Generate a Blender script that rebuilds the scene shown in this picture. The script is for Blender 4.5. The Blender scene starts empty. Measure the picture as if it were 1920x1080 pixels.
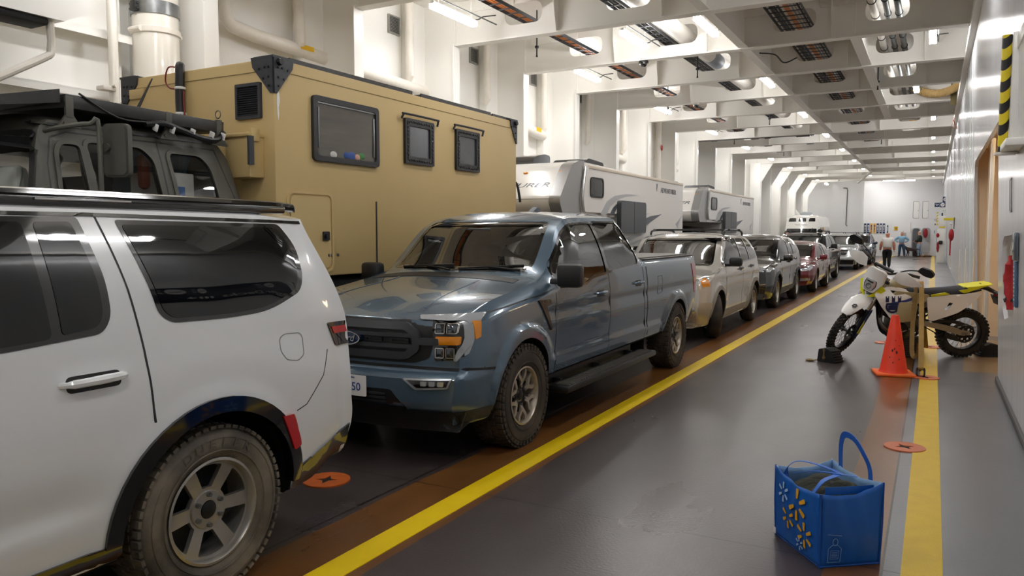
import bpy, bmesh, math, random
from mathutils import Vector, Matrix, Euler, geometry
from mathutils.bvhtree import BVHTree
random.seed(7)
PI = math.pi
SC = bpy.context.scene
C = SC.collection

# ---------------------------------------------------------------- camera, world, exposure
cam_d = bpy.data.cameras.new('camera')
cam_d.sensor_width = 36.0
cam_d.lens = 27.0
cam_d.clip_start = 0.05
cam_d.clip_end = 300
cam = bpy.data.objects.new('camera', cam_d)
C.objects.link(cam)
cam.location = (0, 0, 1.70)
cam.rotation_euler = (math.radians(90 - 4.131), 0, math.radians(28.717))
SC.camera = cam
wd = bpy.data.worlds.new('deck_world')
SC.world = wd
wd.use_nodes = True
wd.node_tree.nodes['Background'].inputs[0].default_value = (1.0, 0.97, 0.92, 1)
wd.node_tree.nodes['Background'].inputs[1].default_value = 0.05
SC.view_settings.view_transform = 'Standard'
SC.view_settings.look = 'None'
SC.view_settings.gamma = 1.0
SC.view_settings.use_curve_mapping = False
SC.view_settings.exposure = 0.20
SC.cycles.diffuse_bounces = 8
SC.cycles.caustics_reflective = False
SC.cycles.caustics_refractive = False
SC.cycles.sample_clamp_indirect = 4.0
SC.cycles.blur_glossy = 1.0
LAMP_STRENGTH = 58.0

# ---------------------------------------------------------------- materials
def srgb(r, g=None, b=None):
    if g is None:
        h = r.lstrip('#'); r, g, b = (int(h[i:i + 2], 16) for i in (0, 2, 4))
    f = lambda c: (c / 255 / 12.92) if c / 255 <= 0.04045 else ((c / 255 + 0.055) / 1.055) ** 2.4
    return (f(r), f(g), f(b), 1.0)

MATS = {}
def mat(name, col, rough=0.5, metal=0.0, coat=0.0, var=0.0, scale=6.0, bump=0.0, bscale=40.0, col2=None, emit=0.0, spec=0.5, stretch=None):
    if name in MATS: return MATS[name]
    m = bpy.data.materials.new(name); m.use_nodes = True
    nt = m.node_tree; b = nt.nodes['Principled BSDF']
    c = srgb(col) if isinstance(col, str) else col
    b.inputs['Base Color'].default_value = c
    b.inputs['Roughness'].default_value = rough
    b.inputs['Metallic'].default_value = metal
    b.inputs['Coat Weight'].default_value = coat
    b.inputs['Coat Roughness'].default_value = 0.04
    b.inputs['Specular IOR Level'].default_value = spec
    if emit:
        b.inputs['Emission Color'].default_value = c
        b.inputs['Emission Strength'].default_value = emit
    if var or bump:
        tc = nt.nodes.new('ShaderNodeTexCoord')
        src = tc.outputs['Object']
        if stretch:
            mp = nt.nodes.new('ShaderNodeMapping'); mp.inputs['Scale'].default_value = stretch
            nt.links.new(src, mp.inputs[0]); src = mp.outputs[0]
    if var:
        n = nt.nodes.new('ShaderNodeTexNoise'); n.inputs['Scale'].default_value = scale; n.inputs['Detail'].default_value = 5
        nt.links.new(src, n.inputs['Vector'])
        mr = nt.nodes.new('ShaderNodeMapRange'); mr.inputs[1].default_value = 0.35; mr.inputs[2].default_value = 0.7
        mr.inputs[3].default_value = 0.0; mr.inputs[4].default_value = var
        nt.links.new(n.outputs[0], mr.inputs[0])
        mx = nt.nodes.new('ShaderNodeMix'); mx.data_type = 'RGBA'
        c2 = srgb(col2) if isinstance(col2, str) else (col2 or (c[0] * .45, c[1] * .45, c[2] * .45, 1))
        mx.inputs[6].default_value = c; mx.inputs[7].default_value = c2
        nt.links.new(mr.outputs[0], mx.inputs[0]); nt.links.new(mx.outputs[2], b.inputs['Base Color'])
    if bump:
        n2 = nt.nodes.new('ShaderNodeTexNoise'); n2.inputs['Scale'].default_value = bscale; n2.inputs['Detail'].default_value = 3
        nt.links.new(src, n2.inputs['Vector'])
        bp = nt.nodes.new('ShaderNodeBump'); bp.inputs['Strength'].default_value = bump; bp.inputs['Distance'].default_value = 0.02
        nt.links.new(n2.outputs[0], bp.inputs['Height']); nt.links.new(bp.outputs[0], b.inputs['Normal'])
    MATS[name] = m
    return m

def glass(name, tint=(0.25, 0.27, 0.28, 1), refl=0.13):
    if name in MATS: return MATS[name]
    m = bpy.data.materials.new(name); m.use_nodes = True
    nt = m.node_tree; nt.nodes.clear()
    out = nt.nodes.new('ShaderNodeOutputMaterial'); mx = nt.nodes.new('ShaderNodeMixShader')
    tr = nt.nodes.new('ShaderNodeBsdfTransparent'); gl = nt.nodes.new('ShaderNodeBsdfGlossy')
    tr.inputs[0].default_value = tint; gl.inputs['Roughness'].default_value = 0.02
    gl.inputs[0].default_value = (1, 1, 1, 1)
    lw = nt.nodes.new('ShaderNodeLayerWeight'); lw.inputs[0].default_value = 0.25
    mr = nt.nodes.new('ShaderNodeMapRange'); mr.inputs[3].default_value = refl; mr.inputs[4].default_value = 0.9
    nt.links.new(lw.outputs['Fresnel'], mr.inputs[0]); nt.links.new(mr.outputs[0], mx.inputs[0])
    nt.links.new(tr.outputs[0], mx.inputs[1]); nt.links.new(gl.outputs[0], mx.inputs[2]); nt.links.new(mx.outputs[0], out.inputs[0])
    MATS[name] = m
    return m

WHITE = mat('white_deck_paint', '#f5f4f0', 0.28, var=0.14, scale=1.3, col2='#e0ddd5', bump=0.05, bscale=3.0)
WHITE2 = mat('white_pipe_lagging', '#e8e3da', 0.38, var=0.25, scale=5, col2='#cdc4b4', bump=0.25, bscale=14)
WHITEB = mat('white_beam_paint', '#f2f0eb', 0.42, var=0.15, scale=1.5, col2='#d8d4cb')
INSUL = mat('white_insulation_cloth', '#efece6', 0.6, var=0.3, scale=3, col2='#cdc7bc', bump=0.6, bscale=6)
BLACKP = mat('black_plastic', '#131315', 0.45, bump=0.08, bscale=300)
GLOSSB = mat('gloss_black_trim', '#070708', 0.08, coat=1.0)
DARKG = mat('dark_interior', '#0d0d0e', 0.8)
SEATC = mat('seat_cloth', '#26262a', 0.85, bump=0.1, bscale=200)
RUBBER = mat('tyre_rubber', '#201d1b', 0.75, var=0.8, scale=5, col2='#4a4038', bump=0.15, bscale=60)
RUBBERD = mat('dusty_tyre_rubber', '#45413b', 0.8, var=0.9, scale=4, col2='#857b6c', bump=0.15, bscale=60)
CHROME = mat('chrome', '#d8d8d8', 0.12, metal=1.0)
STEEL = mat('brushed_steel', '#8d8f90', 0.32, metal=0.9, var=0.4, scale=12)
ALLOY = mat('silver_alloy', '#b9b6b0', 0.35, metal=0.75, var=0.4, scale=6, col2='#8b847a')
DARKALLOY = mat('dark_alloy_pocket', '#17181a', 0.45, metal=0.3)
REDLENS = mat('red_lens', '#b8141c', 0.08, coat=1.0)
AMBER = mat('amber_lens', '#e08a12', 0.1, coat=1.0)
LENS = mat('clear_lens', '#cfd4d8', 0.08, metal=0.6, coat=1.0)
DARKLENS = mat('smoked_lens', '#1d1517', 0.07, coat=1.0)
PRIV = mat('privacy_glass', '#050608', 0.02, coat=.2, spec=0.5)
CLEARG = glass('car_window_glass')
TINTG = glass('tinted_car_glass', (0.06, 0.065, 0.07, 1), 0.10)
GALV = mat('galvanised_steel', '#6d6f6e', 0.45, metal=0.7, var=0.5, scale=15)
ORANGE_CABLE = mat('orange_cable', '#d0803a', 0.5)
YELLOW_STICK = mat('yellow_sticker', '#e4b513', 0.5)
BLUESIGN = mat('navy_sign', '#16305c', 0.4)
WHITESIGN = mat('white_sign', '#f0f0ee', 0.4)

# ---------------------------------------------------------------- mesh helpers
class MB:
    """collects shapes; build() links them as one mesh object"""
    def __init__(s): s.v = []; s.f = []; s.m = []; s.twin = None
    def add(s, v, f, mi=0, M=None):
        n = len(s.v)
        s.v += [tuple(M @ Vector(p)) if M else tuple(p) for p in v]
        s.f += [tuple(i + n for i in q) for q in f]
        s.m += [mi] * len(f)
        return s
    def addbm(s, bm, mi=0, M=None):
        bm.verts.index_update()
        s.add([v.co[:] for v in bm.verts], [[v.index for v in f.verts] for f in bm.faces], mi, M); bm.free(); return s
    def box(s, c, d, r=0.0, rot=None, mi=0, seg=2):
        bm = bmesh.new(); bmesh.ops.create_cube(bm, size=1)
        bmesh.ops.scale(bm, vec=d, verts=bm.verts)
        if r: bmesh.ops.bevel(bm, geom=bm.edges[:], offset=r, segments=seg, profile=0.5, affect='EDGES')
        M = Matrix.Translation(c)
        if rot is not None: M = M @ (rot if isinstance(rot, Matrix) else Euler(rot).to_matrix()).to_4x4()
        return s.addbm(bm, mi, M)
    def cyl(s, p0, p1, r0, r1=None, n=16, mi=0, caps=True):
        p0 = Vector(p0); p1 = Vector(p1); r1 = r0 if r1 is None else r1
        a = (p1 - p0).normalized(); u = a.orthogonal().normalized(); w = a.cross(u)
        vs = []
        for p, r in ((p0, r0), (p1, r1)):
            vs += [p + (u * math.cos(2 * PI * i / n) + w * math.sin(2 * PI * i / n)) * r for i in range(n)]
        fs = [(i, (i + 1) % n, n + (i + 1) % n, n + i) for i in range(n)]
        if caps: fs += [tuple(range(n - 1, -1, -1)), tuple(range(n, 2 * n))]
        return s.add(vs, fs, mi)
    def tube(s, pts, r, n=10, mi=0, closed=False, sub=0):
        pts = [Vector(p) for p in pts]
        if sub: pts = smooth_path(pts, sub, closed)
        rs = r if isinstance(r, (list, tuple)) else [r] * len(pts)
        if len(rs) != len(pts):
            rs = [rs[min(len(rs) - 1, int(i * len(rs) / len(pts)))] for i in range(len(pts))]
        vs = []; fs = []; u = None; N = len(pts)
        for i, p in enumerate(pts):
            if closed: t = (pts[(i + 1) % N] - pts[i - 1]).normalized()
            else: t = (pts[min(i + 1, N - 1)] - pts[max(i - 1, 0)]).normalized()
            if u is None: u = t.orthogonal().normalized()
            u = (u - t * u.dot(t)); u = u.normalized() if u.length > 1e-6 else t.orthogonal().normalized()
            w = t.cross(u)
            vs += [p + (u * math.cos(2 * PI * k / n) + w * math.sin(2 * PI * k / n)) * rs[i] for k in range(n)]
        R = N if closed else N - 1
        for i in range(R):
            a = i * n; b = ((i + 1) % N) * n
            fs += [(a + k, a + (k + 1) % n, b + (k + 1) % n, b + k) for k in range(n)]
        if not closed: fs += [tuple(range(n - 1, -1, -1)), tuple(range((N - 1) * n, N * n))]
        return s.add(vs, fs, mi)
    def ribbon(s, pts, nrm, width, thick, mi=0, sub=0):
        """flat strap through pts, width across (tangent x nrm)"""
        pts = [Vector(p) for p in pts]
        if sub: pts = smooth_path(pts, sub)
        N = len(pts); vs = []; fs = []
        for i, p in enumerate(pts):
            t = (pts[min(i + 1, N - 1)] - pts[max(i - 1, 0)]).normalized()
            nn = Vector(nrm[i] if isinstance(nrm, list) else nrm); nn = (nn - t * nn.dot(t)).normalized()
            w = t.cross(nn) * width / 2; h = nn * thick / 2
            vs += [p - w - h, p + w - h, p + w + h, p - w + h]
        for i in range(N - 1):
            a = i * 4; b = a + 4
            fs += [(a + k, a + (k + 1) % 4, b + (k + 1) % 4, b + k) for k in range(4)]
        fs += [(3, 2, 1, 0), (N * 4 - 4, N * 4 - 3, N * 4 - 2, N * 4 - 1)]
        return s.add(vs, fs, mi)
    def lathe(s, prof, M=None, n=32, mi=0, closed=False):
        """prof: (r, h) around local Z"""
        vs = []; fs = []; P = len(prof)
        for i in range(n):
            a = 2 * PI * i / n
            vs += [(r * math.cos(a), r * math.sin(a), h) for r, h in prof]
        for i in range(n):
            j = (i + 1) % n
            for k in range(P if closed else P - 1):
                k2 = (k + 1) % P
                fs.append((i * P + k, j * P + k, j * P + k2, i * P + k2))
        return s.add(vs, fs, mi, M)
    def ell(s, c, r, M=None, nu=16, nv=10, mi=0):
        bm = bmesh.new(); bmesh.ops.create_uvsphere(bm, u_segments=nu, v_segments=nv, radius=1)
        T = Matrix.Translation(c) @ (M.to_4x4() if M else Matrix.Identity(4)) @ Matrix.Diagonal((r[0], r[1], r[2], 1))
        return s.addbm(bm, mi, T)
    def prism(s, poly, fn, d0, d1, holes=(), mi=0, res=None, caps=True):
        """2D outline extruded: fn(u, v, d) -> 3D"""
        v2, tris, loops = cdt(poly, holes, res)
        n = len(v2)
        vs = [fn(u, v, d0) for u, v in v2] + [fn(u, v, d1) for u, v in v2]
        fs = []
        if caps: fs = [(c, b, a) for a, b, c in tris] + [(a + n, b + n, c + n) for a, b, c in tris]
        for lp in loops:
            for i in range(len(lp)):
                a, b = lp[i], lp[(i + 1) % len(lp)]
                fs.append((a, b, b + n, a + n))
        return s.add(vs, fs, mi)
    def build(s, name, mats, parent=None, smooth=35, loc=None, flat=False, weld=False):
        if s.twin and s.twin.v: s.twin.build(name, mats, parent, smooth, loc, flat, weld)
        if not s.v: return None
        me = bpy.data.meshes.new(name); me.from_pydata(s.v, [], s.f); 
        if not isinstance(mats, (list, tuple)): mats = [mats]
        for m in mats: me.materials.append(m)
        if len(mats) > 1: me.polygons.foreach_set('material_index', s.m)
        bm = bmesh.new(); bm.from_mesh(me)
        if weld: bmesh.ops.remove_doubles(bm, verts=bm.verts, dist=1e-5)
        bmesh.ops.recalc_face_normals(bm, faces=bm.faces); bm.to_mesh(me); bm.free()
        if not flat:
            me.polygons.foreach_set('use_smooth', [True] * len(me.polygons))
            me.set_sharp_from_angle(angle=math.radians(smooth))
        me.update()
        o = bpy.data.objects.new(name, me); C.objects.link(o)
        if parent: o.parent = parent
        if loc: o.location = loc
        return o

def smooth_path(p, sub, closed=False):
    out = []; N = len(p)
    for i in range(N if closed else N - 1):
        p0, p1, p2, p3 = (p[(i - 1) % N] if closed or i > 0 else p[0]), p[i], p[(i + 1) % N], (p[(i + 2) % N] if closed or i + 2 < N else p[-1])
        for k in range(sub):
            t = k / sub
            out.append(0.5 * ((2 * p1) + (p2 - p0) * t + (2 * p0 - 5 * p1 + 4 * p2 - p3) * t * t + (3 * p1 - p0 - 3 * p2 + p3) * t ** 3))
    if not closed: out.append(p[-1])
    return out

def area2(p): return sum(p[i][0] * p[(i + 1) % len(p)][1] - p[(i + 1) % len(p)][0] * p[i][1] for i in range(len(p))) / 2
def inside(pt, poly):
    x, y = pt; c = False; j = len(poly) - 1
    for i in range(len(poly)):
        (xi, yi), (xj, yj) = poly[i], poly[j]
        if (yi > y) != (yj > y) and x < (xj - xi) * (y - yi) / (yj - yi) + xi: c = not c
        j = i
    return c
def segd(pt, poly):
    P = Vector(pt); best = 1e9
    for i in range(len(poly)):
        a = Vector(poly[i]); b = Vector(poly[(i + 1) % len(poly)]); ab = b - a
        t = max(0, min(1, (P - a).dot(ab) / max(ab.length_squared, 1e-12))); best = min(best, (a + ab * t - P).length)
    return best
def dens(poly, res):
    out = []
    for i in range(len(poly)):
        a = Vector(poly[i]); b = Vector(poly[(i + 1) % len(poly)]); n = max(1, int(math.ceil((b - a).length / res)))
        out += [tuple(a.lerp(b, k / n)) for k in range(n)]
    return out
def cdt(poly, holes=(), res=None):
    loops2 = [list(poly)] + [list(h) for h in holes]
    if res: loops2 = [dens(l, res) for l in loops2]
    vs = []; es = []; 
    for l in loops2:
        n = len(vs); vs += [Vector(p) for p in l]; es += [(n + i, n + (i + 1) % len(l)) for i in range(len(l))]
    if res:
        x0 = min(p[0] for p in poly); x1 = max(p[0] for p in poly); y0 = min(p[1] for p in poly); y1 = max(p[1] for p in poly)
        nx = int((x1 - x0) / res); ny = int((y1 - y0) / res)
        for i in range(1, nx + 1):
            for j in range(1, ny + 1):
                q = (x0 + i * (x1 - x0) / (nx + 1), y0 + j * (y1 - y0) / (ny + 1))
                if inside(q, loops2[0]) and not any(inside(q, h) for h in loops2[1:]) and all(segd(q, l) > res * .35 for l in loops2): vs.append(Vector(q))
    r = geometry.delaunay_2d_cdt(vs, es, [], 0, 1e-6)
    ov, oe, of = r[0], r[1], r[2]
    tris = []
    for f in of:
        c = sum((Vector(ov[i]) for i in f), Vector((0, 0))) / len(f)
        if inside(c, loops2[0]) and not any(inside(c, h) for h in loops2[1:]):
            a, b, d = (ov[i] for i in f[:3])
            tris.append(tuple(f) if (b[0] - a[0]) * (d[1] - a[1]) - (b[1] - a[1]) * (d[0] - a[0]) > 0 else tuple(f)[::-1])
    # boundary loops from edges used once
    cnt = {}
    for f in tris:
        for i in range(len(f)):
            a, b = f[i], f[(i + 1) % len(f)]
            k = (min(a, b), max(a, b)); cnt[k] = None if k in cnt else (a, b)
    nxt = {}
    for k, e in cnt.items():
        if e: nxt[e[0]] = e[1]
    loops = []; used = set()
    for st in list(nxt):
        if st in used: continue
        l = []; c = st
        while c not in used and c in nxt: used.add(c); l.append(c); c = nxt[c]
        if len(l) > 2: loops.append(l)
    return [tuple(p) for p in ov], tris, loops

def rpoly(pts, r, seg=4):
    """round the corners of a polygon; r one radius or one per corner"""
    out = []; N = len(pts)
    for i in range(N):
        p = Vector(pts[i][:2]); a = Vector(pts[i - 1][:2]); b = Vector(pts[(i + 1) % N][:2])
        rr = r[i] if isinstance(r, (list, tuple)) else r
        u = (a - p); w = (b - p); lu, lw = u.length, w.length
        rr = min(rr, lu * .48, lw * .48)
        if rr <= 1e-5: out.append(tuple(p)); continue
        u.normalize(); w.normalize(); s = p + u * rr; e = p + w * rr
        for k in range(seg + 1):
            t = k / seg; out.append(tuple(s * (1 - t) ** 2 + p * 2 * t * (1 - t) + e * t * t))
    return out
def rrect(x0, y0, x1, y1, r, seg=4): return rpoly([(x0, y0), (x1, y0), (x1, y1), (x0, y1)], r, seg)
def circ(cx, cy, r, n=24, ry=None): return [(cx + r * math.cos(2 * PI * i / n), cy + (ry or r) * math.sin(2 * PI * i / n)) for i in range(n)]
def star(cx, cy, r0, r1, n): return [(cx + (r0 if i % 2 else r1) * math.cos(PI * i / n), cy + (r0 if i % 2 else r1) * math.sin(PI * i / n)) for i in range(2 * n)]

XP = lambda x0: (lambda u, v, d: (x0 + d, u, v))        # u=y v=z, extrude along x
YP = lambda y0: (lambda u, v, d: (u, y0 + d, v))        # u=x v=z, extrude along y
ZP = lambda z0: (lambda u, v, d: (u, v, z0 + d))        # u=x v=y, extrude along z

def thing(name, label, cat, loc=(0, 0, 0), rotz=0, group=None):
    o = bpy.data.objects.new(name, None); C.objects.link(o); o.empty_display_size = 0.1
    o.location = loc; o.rotation_euler = (0, 0, rotz); return tag(o, label, cat, group)
def tag(o, label, cat, group=None):
    o['label'] = label; o['category'] = cat
    if group: o['group'] = group
    return o
def struct(o): o['kind'] = 'structure'; return o
def dup(root, loc, rotz=None, label=None, group=None):
    def cp(o, par):
        c = o.copy(); C.objects.link(c)
        if par: c.parent = par
        for ch in list(o.children): cp(ch, c)
        return c
    r = cp(root, None); r.location = loc
    if rotz is not None: r.rotation_euler = (0, 0, rotz)
    if label: r['label'] = label
    if group: r['group'] = group
    return r

def text_mesh(mb, body, size, M, mi=0, ext=0.002, align='CENTER', shear=0.0, sx=1.0):
    """letters as real raised geometry, local x right, y up, z out"""
    cu = bpy.data.curves.new('letters', 'FONT'); cu.body = body; cu.size = size; cu.extrude = ext; cu.align_x = align; cu.align_y = 'CENTER'; cu.shear = shear
    cu.resolution_u = 3
    o = bpy.data.objects.new('letters', cu); C.objects.link(o)
    dg = bpy.context.evaluated_depsgraph_get(); me = bpy.data.meshes.new_from_object(o.evaluated_get(dg))
    mb.add([(v.co[0] * sx, v.co[1], v.co[2]) for v in me.vertices], [tuple(p.vertices) for p in me.polygons], mi, M)
    bpy.data.objects.remove(o); bpy.data.curves.remove(cu); bpy.data.meshes.remove(me)
def frame(o, x, y):
    x = Vector(x).normalized(); y = Vector(y); y = (y - x * x.dot(y)).normalized(); z = x.cross(y)
    return Matrix(((x[0], y[0], z[0], o[0]), (x[1], y[1], z[1], o[1]), (x[2], y[2], z[2], o[2]), (0, 0, 0, 1)))
# ---------------------------------------------------------------- the deck: floor
DECK_Z = 6.0; BEAM_Z = 5.2; PITCH = 2.815; FIRST_BEAM = 12.43 - 8 * PITCH
XL = -8.9; Y0, Y1 = -10.0, 66.0
def floor_material():
    m = bpy.data.materials.new('painted_deck'); m.use_nodes = True
    nt = m.node_tree; L = nt.links; N = nt.nodes.new; b = nt.nodes['Principled BSDF']
    tc = N('ShaderNodeTexCoord'); sp = N('ShaderNodeSeparateXYZ'); L.new(tc.outputs['Object'], sp.inputs[0])
    def math_(op, a, c=None):
        n = N('ShaderNodeMath'); n.operation = op
        for i, v in enumerate((a, c)):
            if v is None: continue
            if isinstance(v, (int, float)): n.inputs[i].default_value = v
            else: L.new(v, n.inputs[i])
        return n.outputs[0]
    def noise(scale, det=4, stretch=(1, 1, 1)):
        mp = N('ShaderNodeMapping'); mp.inputs['Scale'].default_value = stretch; L.new(tc.outputs['Object'], mp.inputs[0])
        n = N('ShaderNodeTexNoise'); n.inputs['Scale'].default_value = scale; n.inputs['Detail'].default_value = det; L.new(mp.outputs[0], n.inputs[0]); return n.outputs[0]
    def mix(f, a, c):
        n = N('ShaderNodeMix'); n.data_type = 'RGBA'; L.new(f, n.inputs[0])
        for i, v in ((6, a), (7, c)):
            if isinstance(v, tuple): n.inputs[i].default_value = v
            else: L.new(v, n.inputs[i])
        return n.outputs[2]
    X, Y = sp.outputs[0], sp.outputs[1]
    wob = math_('MULTIPLY', math_('SUBTRACT', noise(0.35, 3), 0.5), 0.22)
    wob2 = math_('MULTIPLY', math_('SUBTRACT', noise(1.2, 2), 0.5), 0.05)
    Xa = math_('ADD', X, wob); Xb = math_('ADD', X, wob2)
    spots = noise(1.6, 6, (1, .4, 1)); sm = N('ShaderNodeMapRange'); sm.inputs[1].default_value = .2; sm.inputs[2].default_value = .8; L.new(spots, sm.inputs[0])
    dark = mix(sm.outputs[0], srgb('#4c4443'), srgb('#3d3635'))
    bn = noise(2.2, 5, (1, .35, 1)); bm_ = N('ShaderNodeMapRange'); bm_.inputs[1].default_value = .3; bm_.inputs[2].default_value = .7; L.new(bn, bm_.inputs[0])
    brown = mix(bm_.outputs[0], srgb('#5f3f22'), srgb('#7d522a'))
    grey = mix(sm.outputs[0], srgb('#6c6d71'), srgb('#5f6064'))
    col = dark
    col = mix(math_('MULTIPLY', math_('GREATER_THAN', Xb, -3.04), math_('LESS_THAN', Xb, -2.445)), col, brown)
    # brown wear band beside the right line, wider down the deck
    edge = math_('SUBTRACT', -0.40, math_('MULTIPLY', Y, 0.008))
    col = mix(math_('MULTIPLY', math_('GREATER_THAN', Xa, edge), math_('LESS_THAN', X, -0.165)), col, brown)
    col = mix(math_('GREATER_THAN', X, -0.165), col, grey)
    rw = math_('MULTIPLY', math_('GREATER_THAN', Xa, .40), math_('GREATER_THAN', math_('ADD', Y, math_('MULTIPLY', wob, 4.0)), 10.9)); rw = math_('MULTIPLY', rw, math_('LESS_THAN', Y, 14.2))
    col = mix(rw, col, srgb('#8a7558'))
    # plate joints across and along the deck
    j1 = math_('LESS_THAN', math_('ABSOLUTE', math_('SUBTRACT', math_('MODULO', math_('ADD', Y, 40.0), 5.63), (4.2 + 40.0) % 5.63)), 0.005)
    j2 = math_('LESS_THAN', math_('ABSOLUTE', math_('ADD', X, 3.09)), 0.008)
    j3 = math_('LESS_THAN', math_('ABSOLUTE', math_('ADD', X, 0.172)), 0.006)
    col = mix(math_('MAXIMUM', math_('MAXIMUM', j1, j2), j3), col, srgb('#1c1817'))
    L.new(col, b.inputs['Base Color'])
    rm = N('ShaderNodeMapRange'); rm.inputs[1].default_value = .2; rm.inputs[2].default_value = .8; rm.inputs[3].default_value = .24; rm.inputs[4].default_value = .36; L.new(noise(.8, 6, (1, .4, 1)), rm.inputs[0])
    L.new(rm.outputs[0], b.inputs['Roughness'])
    bp = N('ShaderNodeBump'); bp.inputs['Strength'].default_value = .12; bp.inputs['Distance'].default_value = .01; L.new(noise(60, 3), bp.inputs['Height']); L.new(bp.outputs[0], b.inputs['Normal'])
    return m
mb = MB(); mb.box(((XL - .3 + 3) / 2, (Y0 + Y1) / 2, -.05), (3 - XL + .3, Y1 - Y0, .1)); struct(mb.build('floor', floor_material()))
LINE = mat('yellow_line_paint', '#e0bd2c', .35, var=.35, scale=9, col2='#caa222', bump=.35, bscale=140)
LINE2 = mat('bright_yellow_line_paint', '#f0cf10', .35, var=.3, scale=5, col2='#d9b70e', bump=.1, bscale=80)
mb = MB(); mb.box((-2.595, 27, .002), (.175, 74, .004)); struct(mb.build('trim_1', LINE2))
mb = MB(); mb.box((.005, 27, .002), (.185, 74, .004)); struct(mb.build('trim_2', LINE))

# ---------------------------------------------------------------- ceiling, beams, girders
mb = MB(); mb.box(((XL + 1.4) / 2, (Y0 + Y1) / 2, DECK_Z + .06), (1.4 - XL, Y1 - Y0, .12)); struct(mb.build('ceiling', INSUL))
SLOTS = [(-6.95, -6.2), (-5.0, -4.2), (-2.78, -2.02), (-1.2, -.5)]
beam_ys = [FIRST_BEAM + PITCH * k for k in range(25)]
beam_mesh = None
for i, y in enumerate(beam_ys):
    if beam_mesh is None:
        mb = MB()
        holes = [rrect(a, 5.43, b, 5.8, .17, 5) for a, b in SLOTS]
        mb.prism([(-8.02, BEAM_Z), (.75, BEAM_Z), (.75, DECK_Z), (-8.02, DECK_Z)], YP(-.01), 0, .02, holes)
        mb.box((-3.635, 0, BEAM_Z - .011), (8.78, .21, .022))
        for x in (-5.9, -4.0, -1.75, -.3):   # tripping brackets
            mb.prism([(-.01, BEAM_Z), (-.09, BEAM_Z + .02), (-.19, 5.62), (-.19, DECK_Z), (-.01, DECK_Z)], lambda u, v, d, x=x: (x + d, u, v), 0, .014)
        for x0 in (-7.8, -5.7, -3.9, -1.9, .0):   # lagging sheet with pins along the top of the web
            mb.box((x0 + .5, -.03, 5.88), (1.1, .03, .22), .01)
            for q in range(4): mb.ell((x0 + .15 + q * .28, -.05, 5.8), (.014, .012, .014), None, 6, 4)
        o = mb.build('ceiling_beam', WHITEB); beam_mesh = o.data
    else:
        o = bpy.data.objects.new('ceiling_beam', beam_mesh); C.objects.link(o)
    o.location = (0, y, 0); struct(o)
for x, w, ya, yb in ((-3.3, .17, Y0, 49.6), (-1.36, .19, 15.2, 26.6)):
    mb = MB(); mb.box((x, (ya + yb) / 2, BEAM_Z + .012), (w, yb - ya, .02)); mb.box((x, (ya + yb) / 2, 5.6), (.016, yb - ya, .8)); struct(mb.build('ceiling_beam', WHITEB))
mb = MB(); mb.tube([(-3.3, 49.6, 5.26), (-4.9, 60.5, 5.26)], .08, 4); struct(mb.build('ceiling_beam', WHITEB))

# ---------------------------------------------------------------- left side: plating with deep web frames
mb = MB(); mb.box((XL - .06, (Y0 + Y1) / 2, DECK_Z / 2), (.12, Y1 - Y0, DECK_Z)); struct(mb.build('wall_left', WHITE))
pil_mesh = None
for i, y in enumerate(beam_ys):
    if y < 1: continue
    if pil_mesh is None:
        mb = MB()
        mb.box(((XL - 8.0) / 2, 0, 3.0), (XL + 8.0, .02, 6.0)); mb.box((-8.0, 0, 2.6), (.022, .22, 5.2)); mb.box((-8.02, 0, 5.7), (.02, .05, .9))
        mb.box((XL + .1, -.25, 3.0), (.2, .5, 6.0), .02)
        o = mb.build('wall_pillar', WHITE); pil_mesh = o.data
    else:
        o = bpy.data.objects.new('wall_pillar', pil_mesh); C.objects.link(o)
    o.location = (0, y - .02, 0); struct(o)
# far frames carry corner brackets and raking struts
for y in beam_ys[-7:]:
    mb = MB(); mb.prism([(-8.0, 3.9), (-7.2, 5.2), (-8.0, 5.2)], YP(y), -.02, .02); mb.box((-8.05, y, 2.6), (.5, .5, 5.2), .03); struct(mb.build('wall_pillar', WHITE))
for y in (50.0, 56.0):
    mb = MB(); mb.tube([(-8.0, y + 2.6, 3.1), (-5.6, y + 2.6, .02)], .16, 12); struct(mb.build('wall_pillar', WHITE))
# near bay: stiffened plating, square column
mb = MB(); mb.box((-8.68, -1.6, 3.0), (.06, 15.2, 6.0))
for z in (3.3, 4.0, 2.6, 4.8): mb.box((-8.55, -1.85, z), (.24, 15.7, .025)); mb.box((-8.44, -1.85, z - .03), (.02, 15.7, .09))
struct(mb.build('wall_left', WHITE))
mb = MB(); mb.box((-8.62, 7.0, 3.0), (.42, .44, 6.0), .025); struct(mb.build('wall_pillar', WHITE))

# ---------------------------------------------------------------- right side
WALLR = mat('white_corrugated_wall', '#dcdde0', .2, var=.2, scale=2.0, col2='#c3c6cb', bump=.5, bscale=5.0, stretch=(1, 1.0, .02))
CREAM = mat('cream_recess_paint', '#e6cfb0', .45, var=.2, scale=2, col2='#d9bd98')
def lean(y0):   # the side leans in by a few degrees towards the ceiling
    return lambda u, v, d: (.70 - .036 * v + d, u, v)
NICHE = rpoly([(8.28, 1.04), (8.38, .94), (9.40, .80), (9.62, .90), (9.66, 1.58), (9.45, 1.66), (8.45, 1.68), (8.33, 1.60)], .05)
mb = MB()
mb.prism([(Y0, 0), (10.29, 0), (10.29, DECK_Z), (Y0, DECK_Z)], lean(0), 0, .04, [NICHE])
struct(mb.build('wall_right', WALLR))
mb = MB()   # back of the hose recess
mb.prism([(8.4, .78), (9.82, .78), (9.82, 1.75), (8.4, 1.75)], lean(0), .30, .32)
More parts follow.
